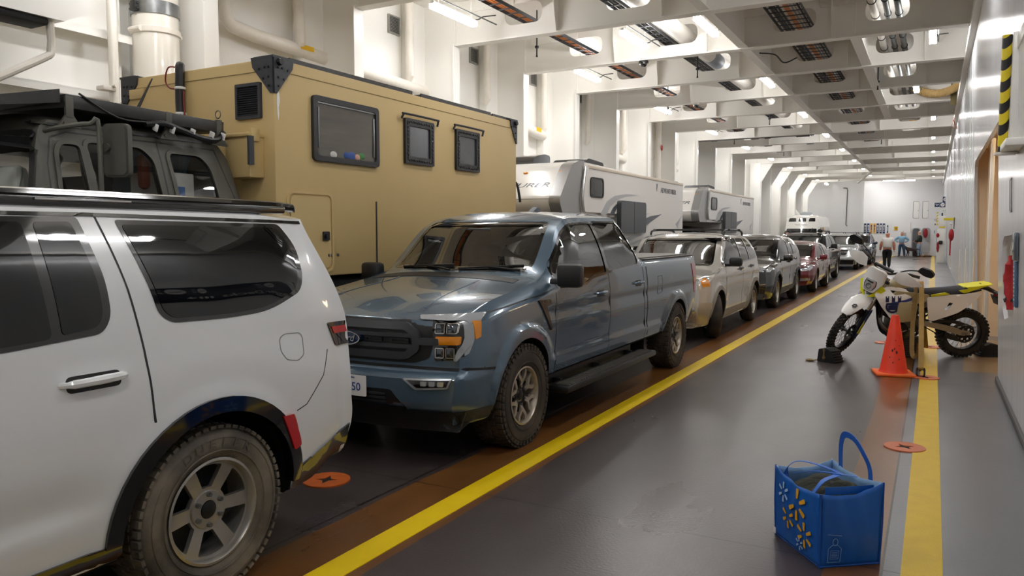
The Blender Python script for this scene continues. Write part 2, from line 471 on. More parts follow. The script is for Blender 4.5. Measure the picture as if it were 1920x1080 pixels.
for a, b, c, d in ((8.4, .78, 9.82, .80), (8.4, 1.72, 9.82, 1.75), (8.4, .78, 8.43, 1.75), (9.80, .78, 9.82, 1.75)):
    mb.prism([(a, b), (c, b), (c, d), (a, d)], lean(0), .04, .31)
struct(mb.build('wall_right', WHITE))
OPEN = rpoly([(10.29, -.2), (16.2, -.2), (16.2, 2.55), (14.6, 2.95), (10.29, 2.95)], [0, 0, .35, .35, 0], 8)
OPEN = [(max(10.29, u), v) for u, v in OPEN]
mb = MB()
mb.prism([(16.2, 0), (Y1 + 4, 0), (Y1 + 4, DECK_Z), (10.29, DECK_Z), (10.29, 2.95), (15.75, 2.95), (16.02, 2.86), (16.16, 2.65), (16.2, 2.4)], lean(0), 0, .05)
for k in range(70):
    y = 16.4 + k * .62
    mb.prism([(y, .02), (y + .03, .02), (y + .03, DECK_Z), (y, DECK_Z)], lean(0), -.006, .01)
struct(mb.build('wall_right', WALLR))
mb = MB()   # recess behind the opening
mb.box((1.95, 13.25, 1.6), (.06, 6.2, 3.6)); mb.box((1.3, 16.32, 1.6), (1.3, .2, 3.4)); mb.box((1.3, 10.22, 1.6), (1.2, .14, 3.4)); mb.box((1.3, 13.25, 3.25), (1.3, 6.2, .1))
mb.box((1.05, 14.8, 1.6), (.6, .05, 3.3)); struct(mb.build('wall_right', CREAM))
mb = MB(); mb.box((.68, 12.62, 1.5), (.05, .10, 3.0), .01); struct(mb.build('wall_pillar', WHITE))
mb = MB(); mb.tube([(.85, 10.6, 2.75), (.85, 11.5, 2.72), (.85, 12.3, 2.78)], .14, 12, sub=4); mb.tube([(.86, 10.6, 2.5), (.88, 12.3, 2.55)], .1, 12)
tag(mb.build('lagged_pipe', WHITE2), 'cream lagged pipes at the head of the cream recess', 'pipe')
mb = MB(); mb.box((.69, .15, .03), (.035, 20.3, .06), .01); struct(mb.build('baseboard_right', mat('dark_cove', '#4b4a4a', .6)))
mb = MB(); mb.prism([(Y0, 5.1), (62, 5.1), (62, 5.22), (Y0, 5.22)], lean(0), -.10, 0); struct(mb.build('trim_3', WHITEB))

# ---------------------------------------------------------------- far end
mb = MB(); mb.box((-6.8, 64.3, 3), (4.4, .1, 6)); mb.prism([(-4.62, 61.5), (.9, 64.6), (.9, 64.75), (-4.62, 61.65)], ZP(0), 0, 6.0); mb.box((-4.58, 62.9, 3), (.1, 2.8, 6)); struct(mb.build('wall_end', mat('end_wall_paint', '#f0f0f0', .25, var=.15, scale=1, col2='#e2e3e4')))
mb = MB(); mb.box((-3.6, Y0, 3), (11.4, .1, 6)); struct(mb.build('wall_back', WHITE))
def EW(x): return 61.5 + (x + 4.62) * (3.1 / 5.52)          # front face of the angled end wall
EWM = lambda x, z, off=.02: frame((x + .49 * off, EW(x) - .87 * off, z), (5.52, 3.1, 0), (0, 0, 1))
GREYD = mat('grey_door_paint', '#b9babb', .4); DGREY = mat('dark_opening', '#5f6164', .6)
for n, (x, lab) in enumerate(((-1.15, 'oval steel doorway in the far wall, left of the pair, beside the person in dark jacket'), (-.52, 'oval steel doorway in the far wall, right of the pair, with red gear hung in it'))):
    t = thing('bulkhead_door', lab, 'door', (x, EW(x), 0), math.atan2(3.1, 5.52), 'oval bulkhead doors')
    m_ = MB(); m_.prism(rrect(-.33, .22, .33, 2.05, .25, 6), YP(-.05), 0, .05, [rrect(-.27, .28, .27, 1.99, .22, 6)]); m_.build('frame', GREYD, t)
    m_ = MB(); m_.prism(rrect(-.27, .28, .27, 1.99, .22, 6), YP(-.012), 0, .01); m_.build('door_leaf', DGREY if n == 0 else GREYD, t)
    m_ = MB(); m_.tube([(.2, -.03, 1.1), (.2, -.09, 1.1), (.08, -.09, 1.06)], .015, 6); m_.build('handle', STEEL, t)
    if n == 1:
        m_ = MB(); m_.ell((-.1, -.17, 1.65), (.16, .1, .35)); tag(m_.build('safety_jacket', mat('red_jacket_cloth', '#8f1d25', .8)), 'red jacket hung in the right oval doorway', 'jacket'); bpy.data.objects['safety_jacket'].matrix_world = t.matrix_basis.copy()
for x, lab in ((-1.2, 'tall rectangular hatch high on the far wall, left one of two'), (-.6, 'tall rectangular hatch high on the far wall, right one of two')):
    t = thing('wall_hatch', lab, 'hatch', (x, EW(x), 0), math.atan2(3.1, 5.52), 'hatches high on the far wall')
    m_ = MB(); m_.prism(rrect(-.2, 2.75, .2, 3.95, .07), YP(-.03), 0, .03); m_.build('panel', WHITE, t)
    m_ = MB(); m_.prism(rrect(-.215, 2.735, .215, 3.965, .08), YP(-.02), 0, .02, [rrect(-.2, 2.75, .2, 3.95, .07)]); m_.build('gasket', GALV, t)
    m_ = MB(); m_.cyl((.15, -.03, 3.3), (.15, -.07, 3.3), .02); m_.build('handle', STEEL, t)
t = thing('wall_hatch', 'small narrow oval hatch low on the far wall near the right corner', 'hatch', (.27, EW(.27), 0), math.atan2(3.1, 5.52))
m_ = MB(); m_.prism(rrect(-.09, .45, .09, 1.45, .09, 6), YP(-.04), 0, .04, [rrect(-.06, .48, .06, 1.42, .06, 6)]); m_.build('frame', GREYD, t)
m_ = MB(); m_.prism(rrect(-.06, .48, .06, 1.42, .06, 6), YP(-.012), 0, .01); m_.build('panel', DGREY, t)
# deck-letter boards on the far wall
BGOLD = mat('gold_board', '#e0ac4a', .5)
kinds = [('navy', '2'), ('navy', ''), ('gold', ''), ('gold', ''), ('navy', ''), ('navy', ''), ('navy', '')]
ords = ['leftmost', 'second from left', 'third from left', 'fourth from left', 'fifth from left', 'sixth from left', 'rightmost']
for k, (c, tx) in enumerate(kinds):
    x = -4.42 + k * .2
    m_ = MB(); m_.prism(rrect(-.08, -.36, .08, .36, .01), lambda u, v, d: (u, v, d), 0, .02)
    for q, (w_, h_, z_) in enumerate(((.09, .12, .18), (.05, .2, -.02), (.09, .05, -.2))):
        m_.prism(rrect(-w_ / 2, z_ - h_ / 2, w_ / 2, z_ + h_ / 2, .02), lambda u, v, d: (u, v, d), .02, .024, mi=1)
    o = m_.build('route_board', [BLUESIGN if c == 'navy' else BGOLD, WHITESIGN if c == 'navy' else BLUESIGN]); o.matrix_world = EWM(x, 2.0)
    tag(o, '%s upright %s notice board on the far wall, %s of seven' % ('blue' if c == 'navy' else 'yellow', 'white-marked' if c == 'navy' else 'dark-marked', ords[k]), 'sign', 'row of notice boards on the far wall')
m_ = MB(); m_.prism(rrect(-.04, -.28, .04, .28, .01), lambda u, v, d: (u, v, d), 0, .02); m_.prism(rrect(-.015, -.15, .015, .15, .01), lambda u, v, d: (u, v, d), .02, .024, mi=1)
o = m_.build('route_board', [BLUESIGN, WHITESIGN]); o.matrix_world = EWM(-2.98, 1.95); tag(o, 'single narrow blue notice board right of the row on the far wall', 'sign')
m_ = MB(); m_.prism(rrect(-.13, -.14, .13, .14, .01), lambda u, v, d: (u, v, d), 0, .02)
for z in (.05, 0, -.05): m_.prism([(-.09, z - .012), (.09, z - .012), (.09, z + .012), (-.09, z + .012)], lambda u, v, d: (u, v, d), .02, .023, mi=1)
o = m_.build('notice', [YELLOW_STICK, BLACKP]); o.matrix_world = EWM(-2.45, 2.0); tag(o, 'small square yellow notice on far wall above the man in white shirt', 'sign')
m_ = MB(); m_.box((0, 0, .06), (.36, .3, .12), .02); m_.cyl((0, .22, .04), (0, .22, .09), .03); o = m_.build('junction_box', mat('beige_box', '#b8afa4', .5)); o.matrix_world = EWM(-1.98, 1.55); tag(o, 'beige box on the far wall behind the man in blue shirt', 'box')
m_ = MB(); m_.tube([(0, -.4, .03), (0, .3, .03), (0, .35, .03)], [.04, .04, .015], 8); o = m_.build('conduit', WHITE2); o.matrix_world = EWM(-1.55, 2.1); tag(o, 'short white conduit on the far wall left of the oval doors', 'conduit')
for x, z, w_, h_, cc, lab in ((.06, 2.62, .14, .1, GREYD, 'small grey placard highest in the column by the far right corner'), (.05, 2.3, .16, .2, WHITESIGN, 'white placard with blue figure below the grey placard on far wall'), (.02, 1.75, .08, .4, WHITESIGN, 'tall narrow white placard above the narrow oval hatch'), (.56, 1.75, .07, .22, mat('green_sign', '#2f8a4e', .5), 'small green exit placard at the far right corner')):
    m_ = MB(); m_.prism(rrect(-w_ / 2, -h_ / 2, w_ / 2, h_ / 2, .008), lambda u, v, d: (u, v, d), 0, .015); m_.prism(rrect(-w_ / 4, -h_ / 4, w_ / 4, h_ / 4, .005), lambda u, v, d: (u, v, d), .015, .018, mi=1)
    o = m_.build('placard', [cc, BLUESIGN if cc is WHITESIGN else WHITESIGN]); o.matrix_world = EWM(x, z); tag(o, lab, 'sign')
mb = MB(); mb.tube([(-6.2, 64.2, 5.1), (-5.95, 64.2, 5.08), (-5.9, 64.2, 4.9), (-5.95, 64.2, 2.3), (-5.85, 64.2, 2.2)], .03, 6); tag(mb.build('conduit', GALV), 'thin grey conduit running down the far wall behind the parked cars', 'conduit')

# ---------------------------------------------------------------- ceiling lamps: three rows
TUBE = mat('lamp_diffuser', '#fbf9f8', .3, emit=LAMP_STRENGTH)
LBODY = mat('lamp_housing', '#d8d8d4', .4)
def make_lamp():
    t = thing('ceiling_lamp', 'lamp', 'ceiling light')
    m_ = MB(); m_.box((0, 0, .055), (.07, 1.32, .05), .015); m_.build('housing', LBODY, t)
    m_ = MB(); m_.box((0, 0, 0), (.115, 1.28, .07)); m_.build('diffuser', TUBE, t)
    for hy in (-.5, .5): m_ = MB(); m_.tube([(.02, hy, .07), (.02, hy, .6)], .006, 6); m_.build('hanger', WHITEB, t)
    m_ = MB(); m_.tube([(.09, -.75, .11), (.09, 1.25, .13)], .012, 6); m_.build('conduit', GALV, t)
    m_ = MB(); m_.tube([(.05, .6, .07), (.06, .7, .1), (.08, .8, .16), (.25, .95, .2)], .01, 6, sub=4); m_.build('supply_cable', BLACKP, t)
    return t
ORD = ['first', 'second', 'third', 'fourth', 'fifth', 'sixth', 'seventh', 'eighth', 'ninth', 'tenth', 'eleventh']
proto = None
for row, x, ys, nm in ((0, -7.12, [11.0 + 5.63 * k for k in range(10)], 'left row along the pillars'), (1, -3.62, [13.7 + 5.63 * k for k in range(8)], 'middle row along the long girder'), (2, -.14, [16.2 + 5.63 * k for k in range(8)], 'right row near the side wall')):
    for k, y in enumerate(ys):
        lab = 'white fluorescent ceiling lamp, %s from the camera in the %s' % (ORD[k], nm)
        xx = x - .37 if (row == 2 and k == 1) else x
        if proto is None: proto = make_lamp(); t = proto; t.location = (xx, y, 5.3)
        else: t = dup(proto, (xx, y, 5.3))
        t['label'] = lab; t['group'] = 'ceiling lamps, ' + nm.split(' ')[0] + ' row'
for x, y, lab in ((-7.12, 5.37, 'white ceiling lamp just outside the view above the boxy tan truck'), (-3.62, 8.07, 'white ceiling lamp overhead in the middle row, outside the view'), (-.14, 10.57, 'white ceiling lamp overhead in the right row, outside the view'),
                  (-7.12, -.26, 'white ceiling lamp behind the camera, left'), (-3.62, 2.44, 'white ceiling lamp above the camera'), (-.14, 4.94, 'white ceiling lamp above the blue bag'), (-3.62, -3.2, 'white ceiling lamp behind the camera, middle'), (-.14, -.7, 'white ceiling lamp behind the camera, right')):
    t = dup(proto, (x, y, 5.3)); t['label'] = lab; t['group'] = 'ceiling lamps overhead'
t = dup(proto, (-5.05, 14.0, 5.30), None, 'slim white ceiling lamp beside the round duct, short of the middle row', 'ceiling lamps, middle row')
for k, x in enumerate((-2.6, -1.9)):
    t = dup(proto, (x, 60.0 + k * .4, 5.32), PI / 2, 'ceiling lamp across the deck against the far wall, %s of the two' % ('left' if k == 0 else 'right'), 'ceiling lamps at the far wall')
# warm lamp inside the cream recess
t = thing('recess_lamp', 'warm lamp at the head of the cream recess', 'ceiling light', (1.25, 12.6, 3.12))
m_ = MB(); m_.box((0, 0, .04), (.2, .9, .04), .01); m_.build('housing', LBODY, t)
m_ = MB(); m_.box((0, 0, 0), (.16, .8, .05), .015, seg=1); m_.build('diffuser', mat('warm_lamp_diffuser', '#ffdfb0', .3, emit=LAMP_STRENGTH * .35), t)
# ---------------------------------------------------------------- vehicles: shared builders
def curve(pts):
    """monotone cubic through (s, value)"""
    xs = [p[0] for p in pts]; ys = [p[1] for p in pts]; n = len(xs)
    d = [(ys[i + 1] - ys[i]) / (xs[i + 1] - xs[i]) for i in range(n - 1)]
    m = [d[0]] + [0 if d[i - 1] * d[i] <= 0 else 2 * d[i - 1] * d[i] / (d[i - 1] + d[i]) for i in range(1, n - 1)] + [d[-1]]
    def f(x):
        if x <= xs[0]: return ys[0]
        if x >= xs[-1]: return ys[-1]
        i = max(k for k in range(n - 1) if xs[k] <= x); h = xs[i + 1] - xs[i]; t = (x - xs[i]) / h
        return (2 * t**3 - 3 * t**2 + 1) * ys[i] + (t**3 - 2 * t**2 + t) * h * m[i] + (-2 * t**3 + 3 * t**2) * ys[i + 1] + (t**3 - t**2) * h * m[i + 1]
    return f
def sstep(a, b, x):
    t = max(0, min(1, (x - a) / (b - a))); return t * t * (3 - 2 * t)

class Body:
    """a car shell: y runs from the nose (0) to the tail (L), x = 0 on the centre line, +x the driver side"""
    def __init__(s, sp):
        s.sp = sp; s.L = sp['L']; s.c = {k: curve(sp[k]) for k in ('hw', 'zb', 'zs', 'ze', 'wt', 'zt')}
        s.mesh = s.shell(); s.bm_tree(s.mesh)
    def section(s, y, inset=0.0):
        c = s.c; sp = s.sp
        hw = c['hw'](y) - inset; zb = c['zb'](y) + inset; zs = c['zs'](y); ze = c['ze'](y) - inset; wt = c['wt'](y) - inset * .7; zt = c['zt'](y) - inset
        tuck = sp.get('tuck', .07); shin = sp.get('shin', .03); zl = zb + .045
        out = [(0, zb), (max(.1, hw - tuck - .25), zb), (hw - tuck - .04, zb), (hw - tuck - .008, zb + .015)]
        n = sp.get('ns', 22)
        for k in range(n + 1):
            t = k / n; z = zl + (zs - zl) * t
            w = hw - tuck * max(0, 1 - t / .55) ** 2 - shin * max(0, (t - .6) / .4) ** 2
            if not inset: w += s.detail(y, z)
            out.append((w, z))
        w0 = out[-1][0]; n = sp.get('ng', 12)
        for k in range(1, n):
            t = k / n; out.append((w0 + (wt - w0) * t + .03 * math.sin(PI * t) * min(1, (ze - zs) / .4), zs + (ze - zs) * t))
        n = sp.get('nt', 14)
        for k in range(n + 1):
            a = (k / n) ** 1.6 if k < n else 1
            w = wt * (1 - a); out.append((w, ze + (zt - ze) * (1 - (w / max(wt, 1e-6)) ** sp.get('crown', 2.4))))
        return out
    def detail(s, y, z):
        d = 0; sp = s.sp
        for wy, wz, r, a, wd in sp.get('flare', ()):
            q = math.hypot(y - wy, (z - wz)); d += a * (sstep(r + wd + .03, r + wd - .015, q)) * sstep(-.3, .0, z - wz + .25) if q < r + wd + .05 else 0
        f = sp.get('crease')
        return d + (f(y, z) if f else 0)
    def shell(s, y0=None, y1=None, inset=0.0):
        sp = s.sp; step = sp.get('step', .05); a = 0 if y0 is None else y0; b = s.L if y1 is None else y1
        ys = set([a, b] + [a + (b - a) * i / max(2, round((b - a) / step)) for i in range(max(2, round((b - a) / step)) + 1)])
        ys |= set(q for k in ('zt', 'ze', 'zs') for q, _ in sp[k] if a < q < b)
        for e in (.006, .015, .03, .055): ys |= {a + e, b - e}
        ys = sorted(ys); yy = [ys[0]]
        for q in ys[1:]:
            if q - yy[-1] > .004: yy.append(q)
        secs = [s.section(y, inset) for y in yy]; N = len(secs[0])
        vs = []; idx = []
        for y, sc in zip(yy, secs):
            row = []
            for sgn in (1, -1):
                r = []
                for i, (w, z) in enumerate(sc):
                    if sgn < 0 and i in (0, N - 1): r.append(row[0][i]); continue
                    vs.append((sgn * w, y, z)); r.append(len(vs) - 1)
                row.append(r)
            idx.append(row)
        fs = []
        for p, q in zip(idx, idx[1:]):
            for h in (0, 1):
                for i in range(N - 1):
                    f = (p[h][i], p[h][i + 1], q[h][i + 1], q[h][i]); fs.append(f if h else f[::-1])
        for row, y, flip in ((idx[0], yy[0], 0), (idx[-1], yy[-1], 1)):   # ends: rows of quads to the centre line
            M = 8; cols = []
            sc = secs[0] if not flip else secs[-1]
            for h, sgn in ((0, 1), (1, -1)):
                g = []
                for i, (w, z) in enumerate(sc):
                    r = [row[h][i]]
                    if i not in (0, N - 1):
                        for m in range(1, M): vs.append((sgn * w * (1 - m / M), y, z)); r.append(len(vs) - 1)
                        if h == 0: vs.append((0, y, z)); r.append(len(vs) - 1)
                        else: r.append(cols[0][i][-1])
                    else: r = [row[h][i]] * (M + 1)
                    g.append(r)
                cols.append(g)
            for h in (0, 1):
                for i in range(N - 1):
                    for m in range(M):
                        f = []
                        for q in (cols[h][i][m], cols[h][i][m + 1], cols[h][i + 1][m + 1], cols[h][i + 1][m]):
                            if q not in f: f.append(q)
                        if len(f) > 2: fs.append(tuple(f if (h ^ flip) else f[::-1]))
        if not inset:
            wf = sp.get('warp')
            if wf: vs = [wf(*v) for v in vs]
        me = bpy.data.meshes.new('shell'); me.from_pydata(vs, [], fs)
        bm = bmesh.new(); bm.from_mesh(me); bmesh.ops.remove_doubles(bm, verts=bm.verts, dist=1e-5); bmesh.ops.recalc_face_normals(bm, faces=bm.faces); bm.to_mesh(me); bm.free()
        return me
    def bm_tree(s, me):
        s.tree = BVHTree.FromPolygons([v.co[:] for v in me.vertices], [tuple(p.vertices) for p in me.polygons])
    # --- projections onto the shell
    def hit(s, axis, u, v, off):
        if axis == 'x': o, d = (3, u, v), (-1, 0, 0)
        elif axis == '-x': o, d = (-3, u, v), (1, 0, 0)
        elif axis == 'front': o, d = (u, -3, v), (0, 1, 0)
        elif axis == 'rear': o, d = (u, s.L + 3, v), (0, -1, 0)
        else: o, d = (u, v, 5), (0, 0, -1)
        h = s.tree.ray_cast(Vector(o), Vector(d))
        if h[0] is None:
            n = s.tree.find_nearest(Vector(o) + Vector(d) * (2.2 if axis in ('x', '-x') else 3)); p = n[0]
            if axis in ('x', '-x'): p = Vector((p[0], u, v))
            elif axis in ('front', 'rear'): p = Vector((u, p[1], v))
            else: p = Vector((u, v, p[2]))
        else: p = h[0]
        return p - Vector(d) * off
    def patch(s, mb, poly, axis='x', off=.003, thick=.012, res=.06, holes=(), mi=0, both=False, crown=0.0):
        if both and mb.twin is None: mb.twin = MB()
        for ax in ((axis, '-x') if both else (axis,)):
            P = poly; tgt = mb.twin if ax == '-x' and both else mb
            v2, tris, loops = cdt(P, holes, res)
            d = {'x': (1, 0, 0), '-x': (-1, 0, 0), 'front': (0, -1, 0), 'rear': (0, 1, 0), 'top': (0, 0, 1)}[ax]
            top = []
            for u, v in v2:
                e = crown * min(1, segd((u, v), poly) / .05) if crown else 0
                top.append(s.hit(ax, u, v, off + e))
            n = len(top); vs = top[:]; fs = [t for t in tris]
            for lp in loops:
                b = len(vs); vs += [top[i] - Vector(d) * thick for i in lp]
                for i in range(len(lp)): j = (i + 1) % len(lp); fs.append((lp[i], lp[j], b + j, b + i))
            tgt.add(vs, fs, mi)
        return mb
    def line(s, mb, pts, axis='x', w=.008, off=.0015, res=.05, mi=0, thick=.006, both=False):
        for i in range(len(pts) - 1):
            a = Vector(pts[i]); b = Vector(pts[i + 1]); t = (b - a).normalized(); nn = Vector((-t[1], t[0])) * w / 2; e = t * w * .4
            s.patch(mb, [tuple(a - nn - e), tuple(b - nn + e), tuple(b + nn + e), tuple(a + nn - e)], axis, off, thick, res, (), mi, both)
        return mb
    def ring(s, mb, poly, w, axis='x', off=.004, thick=.012, res=.05, mi=0, both=False):
        sg = 1 if area2(poly) > 0 else -1; N = len(poly); inn = []
        for i in range(N):
            p = Vector(poly[i]); a = (p - Vector(poly[i - 1])); b = (Vector(poly[(i + 1) % N]) - p); t = (a.normalized() + b.normalized()).normalized(); inn.append(p + Vector((-t[1], t[0])) * w * sg)
        A = []; Bq = []
        for i in range(N):
            p0, p1 = Vector(poly[i]), Vector(poly[(i + 1) % N]); q0, q1 = inn[i], inn[(i + 1) % N]; n = max(1, int(math.ceil((p1 - p0).length / res)))
            for k in range(n): A.append(p0.lerp(p1, k / n)); Bq.append(q0.lerp(q1, k / n))
        if both and mb.twin is None: mb.twin = MB()
        for ax in ((axis, '-x') if both else (axis,)):
            d = Vector({'x': (1, 0, 0), '-x': (-1, 0, 0), 'front': (0, -1, 0), 'rear': (0, 1, 0), 'top': (0, 0, 1)}[ax]); tgt = mb.twin if ax == '-x' and both else mb
            top = [s.hit(ax, u, v, off) for u, v in A] + [s.hit(ax, u, v, off) for u, v in Bq]; M = len(A)
            vs = top + [p - d * thick for p in top]; fs = []
            for i in range(M):
                j = (i + 1) % M
                fs += [(i, j, M + j, M + i), (i, 2 * M + i, 2 * M + j, j), (M + i, M + j, 3 * M + j, 3 * M + i)]
            tgt.add(vs, fs, mi)
        return mb
    # --- cut the shell and link it
    def build(s, name, paint, parent, cuts=(), cabin=None, black=BLACKP):
        me = s.mesh.copy(); o = bpy.data.objects.new(name, me); C.objects.link(o); tmp = []
        def cutter(mesh):
            q = bpy.data.objects.new('cutter', mesh); C.objects.link(q); tmp.append(q)
            md = o.modifiers.new('b', 'BOOLEAN'); md.operation = 'DIFFERENCE'; md.solver = 'MANIFOLD'; md.object = q
        def mesh_of(mb):
            me2 = bpy.data.meshes.new('c'); me2.from_pydata(mb.v, [], mb.f); bm = bmesh.new(); bm.from_mesh(me2); bmesh.ops.remove_doubles(bm, verts=bm.verts, dist=1e-6); bmesh.ops.recalc_face_normals(bm, faces=bm.faces); bm.to_mesh(me2); bm.free(); return me2
        if cabin: cutter(s.shell(cabin[0], cabin[1], .055))
        for kind, dat in cuts:
            mb = MB()
            if kind == 'side': mb.prism(dat, lambda u, v, d: (d, u, v), -2, 2)
            elif kind == 'front': mb.prism(dat[0], lambda u, v, d: (u, d, v), dat[1], dat[2])
            elif kind == 'top': mb.prism(dat[0], lambda u, v, d: (u, v, d), dat[1], dat[2])
            elif kind == 'arch':
                wy, wz, r, win = dat
                for sg in (1, -1):
                    m2 = MB(); m2.cyl((sg * win, wy, wz), (sg * 2, wy, wz), r, n=48); m2.box((sg * (win + 2) / 2, wy, wz - r / 2 - .2), (2 - win, 2 * r, r + .4)) if False else None
                    cutter(mesh_of(m2))
                continue
            cutter(mesh_of(mb))
        dg = bpy.context.evaluated_depsgraph_get(); me2 = bpy.data.meshes.new_from_object(o.evaluated_get(dg))
        o.modifiers.clear(); o.data = me2
        for q in tmp: m_ = q.data; bpy.data.objects.remove(q); bpy.data.meshes.remove(m_)
        bpy.data.meshes.remove(me)
        me2.name = name; me2.materials.clear(); me2.materials.append(paint); me2.materials.append(black)
        fl = []
        zlow = s.sp.get('zblack', -1)
        for p in me2.polygons:
            n_ = s.tree.find_nearest(p.center); k = 0
            if n_[0] is None or n_[3] > .006: k = 1
            elif p.normal.z < -.75 and p.center.z < .75: k = 1
            fl.append(k)
        me2.polygons.foreach_set('material_index', fl)
        me2.polygons.foreach_set('use_smooth', [True] * len(me2.polygons)); me2.set_sharp_from_angle(angle=math.radians(s.sp.get('sharp', 32)))
        if parent: o.parent = parent
        return o

# --- wheels: axis along x, outer face towards +x, centre at the origin
def wheel(name, parent, loc, R, W, rim_r, spokes, style, rubber=RUBBER, alloy=ALLOY, side=1, lugs=0, nut=6, steer=0.0, mark=None, lug_in=0.0):
    """returns the tyre object with its rim and hub as children"""
    M = Matrix(((0, 0, 1, 0), (1, 0, 0, 0), (0, 1, 0, 0), (0, 0, 0, 1)))   # local z -> x
    h = W / 2
    mb = MB()
    prof = [(rim_r - .01, -h * .75), (rim_r + .012, -h * .86), ((R + rim_r) / 2, -h * 1.0), (R - .035, -h * .95), (R - .01, -h * .78), (R, -h * .5), (R, h * .5), (R - .01, h * .78), (R - .035, h * .95), ((R + rim_r) / 2 + .01, h * 1.0), (rim_r + .03, h * .92), (rim_r + .012, h * .86), (rim_r - .01, h * .75)]
    mb.lathe(prof, M, 64 if R * W > .05 else 40)
    # fine mould rings
    for rr in (rim_r + .035, R - .055): mb.lathe([(rr - .003, h * .97), (rr, h * 1.0 + .002), (rr + .003, h * .97)], M, 48)
    if lugs:
        for k in range(lugs):
            a = 2 * PI * k / lugs
            for (x0, ww, da, rr, dz) in ((h * .74, .05, 0, R + .002, .006), (h * .3, .045, .5, R + .004, .007), (-.1 * h, .04, .15, R + .004, .007), (-h * .45, .045, .6, R + .004, .007), (-h * .76, .05, .1, R + .002, .006)):
                b = a + da * 2 * PI / lugs; Rm = Matrix.Rotation(b, 4, 'X'); c = Rm @ Vector((x0, 0, rr - lug_in))
                bm = bmesh.new(); bmesh.ops.create_cube(bm, size=1); bmesh.ops.scale(bm, vec=(ww, 2 * PI * R / lugs * .68, .016), verts=bm.verts); mb.addbm(bm, 0, Matrix.Translation(c) @ Rm)
            for (rr, dz) in ((R - .028, .012),) if not lug_in else ():
                b = a + .25 * 2 * PI / lugs; Rm = Matrix.Rotation(b, 4, 'X'); c = Rm @ Vector((h * .94, 0, rr))
                bm = bmesh.new(); bmesh.ops.create_cube(bm, size=1); bmesh.ops.scale(bm, vec=(.014, 2 * PI * R / lugs * .6, .03), verts=bm.verts); mb.addbm(bm, 0, Matrix.Translation(c) @ Rm)
    t = mb.build(name, rubber, parent, 40)
    if mark:
        m3 = MB(); rr = (R + rim_r) / 2 - .002
        for k, ch in enumerate(mark): q = math.radians(118 - k * 12.5); text_mesh(m3, ch, .062, frame((h + .001, rr * math.cos(q), rr * math.sin(q)), (0, math.sin(q), -math.cos(q)), (0, math.cos(q), math.sin(q))), ext=.002, sx=1.2)
        m3.build('sidewall_lettering', mat('raised_rubber', '#5b554c', .8), t)
    t.location = loc
    t.rotation_euler = (0, 0, (0 if side > 0 else PI) + steer)
    # rim barrel + backing
    mb = MB(); r = rim_r
    mb.lathe([(r, h * .88), (r - .012, h * .9), (r - .022, h * .8), (r - .03, h * .2), (r - .03, -h * .8), (r, -h * .85)], M, 48)
    mb.lathe([(r - .02, -h * .35), (.03, -h * .3)], M, 32, mi=1)
    if style == 'wide6':
        # broad spokes with kidney-shaped windows
        wins = []
        for k in range(spokes):
            a0 = 2 * PI * k / spokes + .225; a1 = 2 * PI * (k + 1) / spokes - .225
            p = []
            ro, ri = r * .86, r * .42
            for q in range(9): a = a0 - .06 + (a1 - a0 + .12) * q / 8; p.append((ro * math.cos(a), ro * math.sin(a)))
            for q in range(5): a = a1 - .06 - (a1 - a0 - .12) * q / 4; p.append((ri * math.cos(a), ri * math.sin(a)))
            wins.append(rpoly(p, [.03 if q_ in (0, 8, 9, 13) else .006 for q_ in range(14)], 3))
        mb.prism(circ(0, 0, r * .955, 60), lambda u, v, d: (h * .62 + d - .035 * max(0, 1 - math.hypot(u, v) / (r * .8)), u, v), -.025, 0, wins, res=.04)
    elif style == 'ysplit':
        for k in range(spokes):
            a = 2 * PI * k / spokes + PI / 2
            for sg in (1, -1):
                pts = [(.055, a), (r * .5, a + sg * .06), (r * .72, a + sg * .30), (r * .95, a + sg * .27)]
                P = [(h * .62 - (.03 if i == 0 else 0), q * math.cos(b), q * math.sin(b)) for i, (q, b) in enumerate(pts)]
                mb.ribbon(P, (1, 0, 0), .03, .03)
            P = [(h * .5, q * math.cos(a), q * math.sin(a)) for q in (.05, r * .55)]; mb.ribbon(P, (1, 0, 0), .075, .03, mi=1)
        mb.lathe([(r * .93, h * .55), (r * .94, h * .66), (r * .985, h * .86)], M, 48)
    elif style == 'twin':
        for k in range(spokes):
            a = 2 * PI * k / spokes + PI / 2
            for sg in (1, -1):
                P = [(h * .55, q * math.cos(a + sg * b), q * math.sin(a + sg * b)) for q, b in ((.05, .25), (r * .95, .13))]; mb.ribbon(P, (1, 0, 0), .026, .03)
    else:   # plain tapering spokes
        for k in range(spokes):
            a = 2 * PI * k / spokes + PI / 2
            for q0, q1, w0, w1 in ((.05, r * .5, .05, .042), (r * .5, r * .96, .042, .055)):
                u = Vector((0, math.cos(a), math.sin(a))); w = Vector((0, -math.sin(a), math.cos(a)))
                vs = [];
                for x in (h * .45, h * .66):
                    vs += [u * q0 - w * w0 + Vector((x, 0, 0)), u * q0 + w * w0 + Vector((x, 0, 0)), u * q1 + w * w1 + Vector((x, 0, 0)), u * q1 - w * w1 + Vector((x, 0, 0))]
                mb.add(vs, [(0, 1, 2, 3), (4, 7, 6, 5), (0, 4, 5, 1), (1, 5, 6, 2), (2, 6, 7, 3), (3, 7, 4, 0)])
    mb.build('rim', [alloy, DARKALLOY], t, 40)
    mb = MB(); mb.lathe([(.0, h * .62), (.030, h * .62), (.040, h * .58), (.044, h * .50)], M, 24, mi=1); mb.lathe([(.044, h * .55), (.088, h * .54), (.092, h * .45)], M, 24)
    mb.build('hub', [alloy, DARKALLOY], t)
